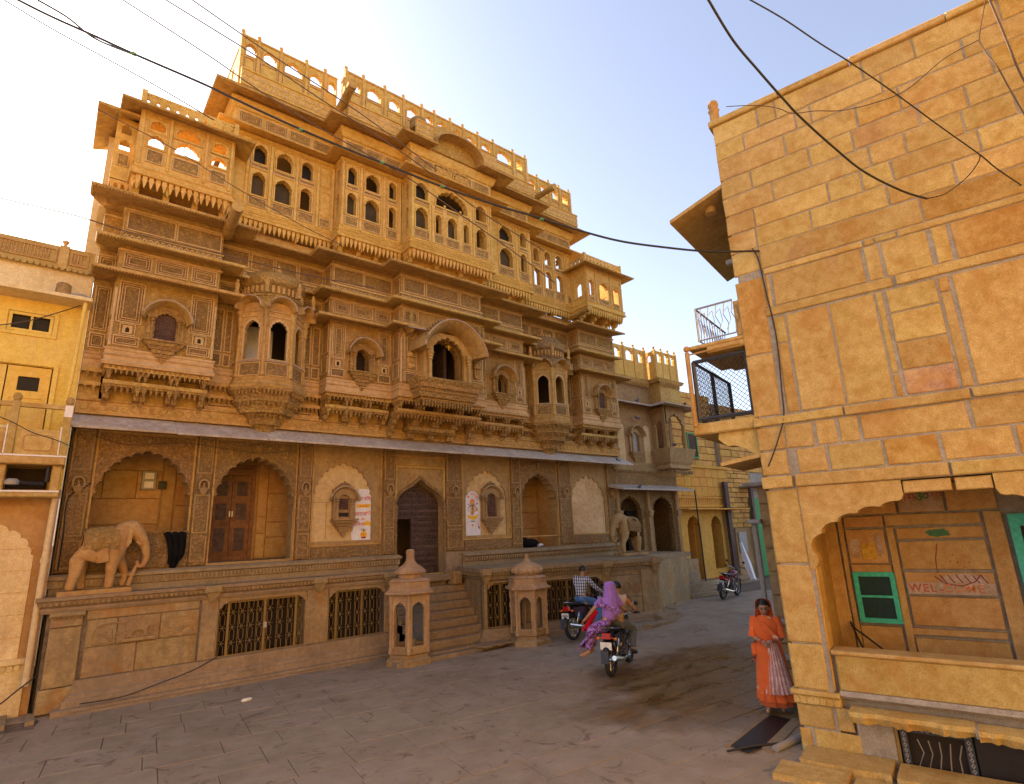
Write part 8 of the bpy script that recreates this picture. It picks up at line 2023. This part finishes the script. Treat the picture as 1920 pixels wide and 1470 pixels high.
wire('thin_wire', 'middle one of the three thin wires crossing the roof parapet', [(0.24, 10.01, 12.37), (1.25, 9.7, 11.88), (1.95, 9.49, 11.54), (3.06, 9.18, 10.96), (4.65, 8.72, 10.14), (6.17, 8.34, 9.24), (7.54, 7.93, 8.57)], .011, 'cableb')
wire('thin_wire', 'rightmost of the three thin wires crossing the roof parapet', [(0.69, 9.66, 12.3), (1.57, 9.54, 11.94), (2.31, 9.43, 11.64), (3.3, 9.28, 11.28), (4.15, 9.16, 10.94), (5.55, 8.99, 10.31)], .011, 'cableb')
wire('thin_wire', 'low thin wire in front of the carved bays from the left edge', [(-1.51, 11.41, 8.36), (-0.84, 11.3, 8.32), (-0.21, 11.19, 8.28), (0.4, 11.12, 8.19), (1.2, 10.98, 8.13), (2.07, 10.84, 8.07), (3.31, 10.64, 7.98), (4.8, 10.38, 7.94)], .011, 'cableb')
wire('thick_cable', 'heavy black cable sagging from the top edge down across the corner house wall', [(4.02, 2.02, 7.7), (4.25, 2.03, 7.55), (4.62, 2.03, 7.32), (4.96, 1.99, 7.14), (5.31, 1.95, 6.98), (5.59, 1.91, 6.85), (6.09, 1.82, 6.66), (6.59, 1.72, 6.5), (7.17, 1.55, 6.39), (7.57, 1.42, 6.37)], .0125, 'cable')
wire('thin_wire', 'thin tail wire curling up from the heavy sagging cable to the splice', [(7.57, 1.42, 6.37), (7.76, 1.30, 6.43), (7.9, 1.2, 6.53), (8.0, 1.06, 6.66), (7.85, .93, 6.7), (7.73, 0.89, 6.71)], .006, 'cable')
wire('thick_cable', 'straight black cable from the top edge to the splice at the right edge', [(4.6, 1.92, 7.8), (4.76, 1.86, 7.75), (5.13, 1.73, 7.65), (5.55, 1.59, 7.5), (5.97, 1.45, 7.37), (6.53, 1.27, 7.17), (7.12, 1.08, 6.93), (7.73, 0.89, 6.71), (8.0, 0.81, 6.59), (8.49, 0.65, 6.42)], .008, 'cable')
wire('thin_wire', 'loose thin wire hanging along the top courses of the corner house', [(7.3, 3.47, 8.95), (7.47, 3.09, 8.79), (7.59, 2.85, 8.63), (7.67, 2.71, 8.49), (7.78, 2.44, 8.4), (7.91, 2.16, 8.28), (8.05, 1.81, 8.23), (8.15, 1.46, 8.24), (8.2, 1.03, 8.42), (8.29, 0.68, 8.48)], .006, 'cableb')
wire('thin_wire', 'short wire rising from the loose wire to the roof edge', [(8.29, 0.68, 8.48), (8.15, 0.62, 8.54), (7.91, 0.5, 8.67), (7.81, 0.46, 8.72)], .006, 'cableb')
wire('thin_wire', 'kinked wire dropping from the roof edge at the far right', [(8.29, 0.68, 8.48), (8.28, 0.65, 8.24), (8.28, 0.59, 8.0), (8.26, 0.55, 7.69), (8.23, 0.48, 7.18)], .008, 'cableb')
wire('thin_wire', 'steep dark wire cutting the upper right corner', [(7.45, 0.45, 8.5), (7.61, 0.42, 7.95), (7.75, 0.4, 7.51), (7.84, 0.37, 7.26)], .011, 'cableb')
wire('thin_wire', 'wire drooping past the balcony of the yellow house', [(-1.1, 13.2, 5.18), (-0.73, 13.2, 5.03), (-0.42, 13.2, 4.86), (-0.06, 13.2, 4.74), (0.19, 13.2, 4.63)], .008, 'cable')
wire('thin_wire', 'wire in front of the small window of the yellow house', [(-1.3, 13.8, 6.9), (-0.72, 13.8, 7.15), (0.06, 13.8, 7.67)], .011, 'cableb')
wire('ground_cable', 'black cable from the foot of the drainpipe out of the left edge', [(0.25, 13.66, 0.7), (-0.0, 13.5, 0.53), (-0.25, 13.4, 0.33), (-0.5, 13.3, 0.2)], .012, 'cable')
wire('plinth_cable', 'black cable sagging along the plinth up to the first grille', [(0.83, 13.24, 0.16), (1.46, 13.24, 0.16), (2.03, 13.26, 0.28), (2.56, 13.34, 0.39), (3.02, 13.5, 0.54)], .010, 'cable')
wire('wall_cable', None, [(0.27, 14.2, 2.4), (0.27, 14.2, 3.14), (0.25, 14.2, 3.49), (0.28, 14.2, 3.8), (0.51, 14.2, 3.99), (0.6, 14.2, 4.07)], .011, 'cable', H)
wire('wall_cable', None, [(0.53, 14.2, 5.03), (1.14, 14.2, 4.88), (2.0, 14.2, 4.98), (2.44, 14.2, 4.97), (3.68, 14.2, 4.86), (4.62, 14.2, 4.97)], .007, 'cableb', H)
# litter, loose slab, trench
b = MB(); b.tube([(3.10, 11.77, .03), (3.14, 11.78, .03), (3.25, 11.80, .03), (3.29, 11.81, .03)], [.012, .03, .03, .012], 8); tag(b.build('plastic_bottle', M['plate'], None, True), 'crushed pale plastic bottle lying alone on the paving', 'bottle')
rough_slab(8.45, 9.35, 11.75, 12.3, .10, .17, 'loose_slab', 'step', 21, None, None); tag(bpy.data.objects['loose_slab'], 'broken reddish stone slab lying at the foot of the stairs', 'slab')
# drain trench by the corner house: a dark cut with raised stone lips
b = MB((7.35, 4.30, atan2(.47, 1.6))); 
def sheet(pts, z, name, mat): 
    m = MB(); m.f.append([m.P(x, y, z) for x, y in pts]); return m.build(name, M[mat], None)
M['sludge'] = plain('wet_black_silt', (.012, .009, .008), .55, 0, .3, 8)
tag(sheet([(7.13, 4.58), (7.04, 4.30), (7.3, 4.28), (8.76, 4.56), (8.92, 4.86)], gz(8, 4.5) + .012, 'trench', 'sludge'), 'open black drain trench in the paving beside the corner house', 'drain')
for pts in ([(7.06, 4.62), (7.13, 4.59), (8.88, 4.87), (8.85, 4.98)], [(7.3, 4.27), (7.25, 4.12), (8.75, 4.40), (8.78, 4.55)]): slab_poly(pts, -.1, .035, 'trench_lip', M['step'], bpy.data.objects['trench'])
wire('waste_hose', 'thin black hose lying across the mouth of the drain trench', [(6.9, 4.5, .04), (7.3, 4.32, .05), (7.6, 4.15, .05), (8.0, 4.02, .05)], .014, 'cable')
b = MB(); b.tube([(7.35, 4.12, .045), (8.15, 4.05, .06)], .045, 10); tag(b.build('waste_pipe', M['greypipe'], None, True), 'short grey waste pipe lying by the trench', 'pipe')
kb = thing('kerb', 'rough dark stone kerb curving round the end of the terrace into the lane', 'kerb', (14, 10.5, .2))
kp = [(11.9, 10.35), (12.8, 10.15), (13.8, 10.2), (14.7, 10.55), (15.4, 11.25), (16.3, 11.9), (17.6, 12.3), (18.6, 12.9)]
for a, c in zip(kp, kp[1:]): slab_poly([a, c, (c[0] - .05, c[1] + .30 + U(0, .08)), (a[0] - .05, a[1] + .30)], 0, gz(*a) + U(.05, .11), 'kerb_stone', M['step'], kb)
slab_poly([(13.7, 10.5), (14.7, 10.7), (15.5, 11.9), (17.8, 12.5), (17.5, 13.2), (14.8, 12.4)], .0, .34, 'step', M['step'], N_)

# ------------------------------------------------------------------ every separate piece becomes an object of its own
def split_pieces():
    skip = ('lettering', 'red_drawing', 'screen_pattern', 'spokes', 'painted_lines', 'wrought_railing', 'inner_wall')
    for o in list(bpy.data.objects):
        if o.type != 'MESH' or o.get('kind') in ('stuff', 'structure') or o.get('category') or o.data.users > 1: continue
        nm = o.name.split('.')[0]
        if nm in skip or len(o.data.vertices) > 6000 or len(o.data.vertices) < 12: continue
        me = o.data; n = len(me.vertices); par = list(range(n))
        def find(a):
            while par[a] != a: par[a] = par[par[a]]; a = par[a]
            return a
        for p in me.polygons:
            v = p.vertices; r0 = find(v[0])
            for k in v[1:]:
                r1 = find(k)
                if r1 != r0: par[r1] = r0
        isl = {}
        for k in range(n): isl.setdefault(find(k), []).append(k)
        if len(isl) < 2 or len(isl) > 60: continue
        keys = list(isl); bb = []
        for k in keys:
            c = [me.vertices[q].co for q in isl[k]]
            bb.append(([min(p[j] for p in c) for j in range(3)], [max(p[j] for p in c) for j in range(3)]))
        cl = list(range(len(keys)))
        def f2(a):
            while cl[a] != a: a = cl[a]
            return a
        for a in range(len(keys)):
            for c in range(a + 1, len(keys)):
                gap = max(max(bb[a][0][j] - bb[c][1][j], bb[c][0][j] - bb[a][1][j]) for j in range(3))
                if gap < .012:
                    x, y = f2(a), f2(c)
                    if x != y: cl[y] = x
        groups = {}
        for a, k in enumerate(keys): groups.setdefault(f2(a), set()).update(isl[k])
        if len(groups) < 2 or len(groups) > 14: continue
        mats = list(me.materials); co = [tuple(v.co) for v in me.vertices]; first = True
        for gset in groups.values():
            ids = sorted(gset); mp = {q: t for t, q in enumerate(ids)}
            fs = [p for p in me.polygons if p.vertices[0] in gset]
            nm_ = bpy.data.meshes.new(nm); nm_.from_pydata([co[q] for q in ids], [], [[mp[q] for q in p.vertices] for p in fs])
            for p2, p in zip(nm_.polygons, fs): p2.use_smooth = p.use_smooth
            for m_ in mats: nm_.materials.append(m_)
            if first: o.data = nm_; first = False
            else:
                q = bpy.data.objects.new(nm, nm_); COL.objects.link(q); q.parent = o.parent; q.matrix_parent_inverse = o.matrix_parent_inverse.copy(); q.location = o.location; q.rotation_euler = o.rotation_euler
split_pieces()
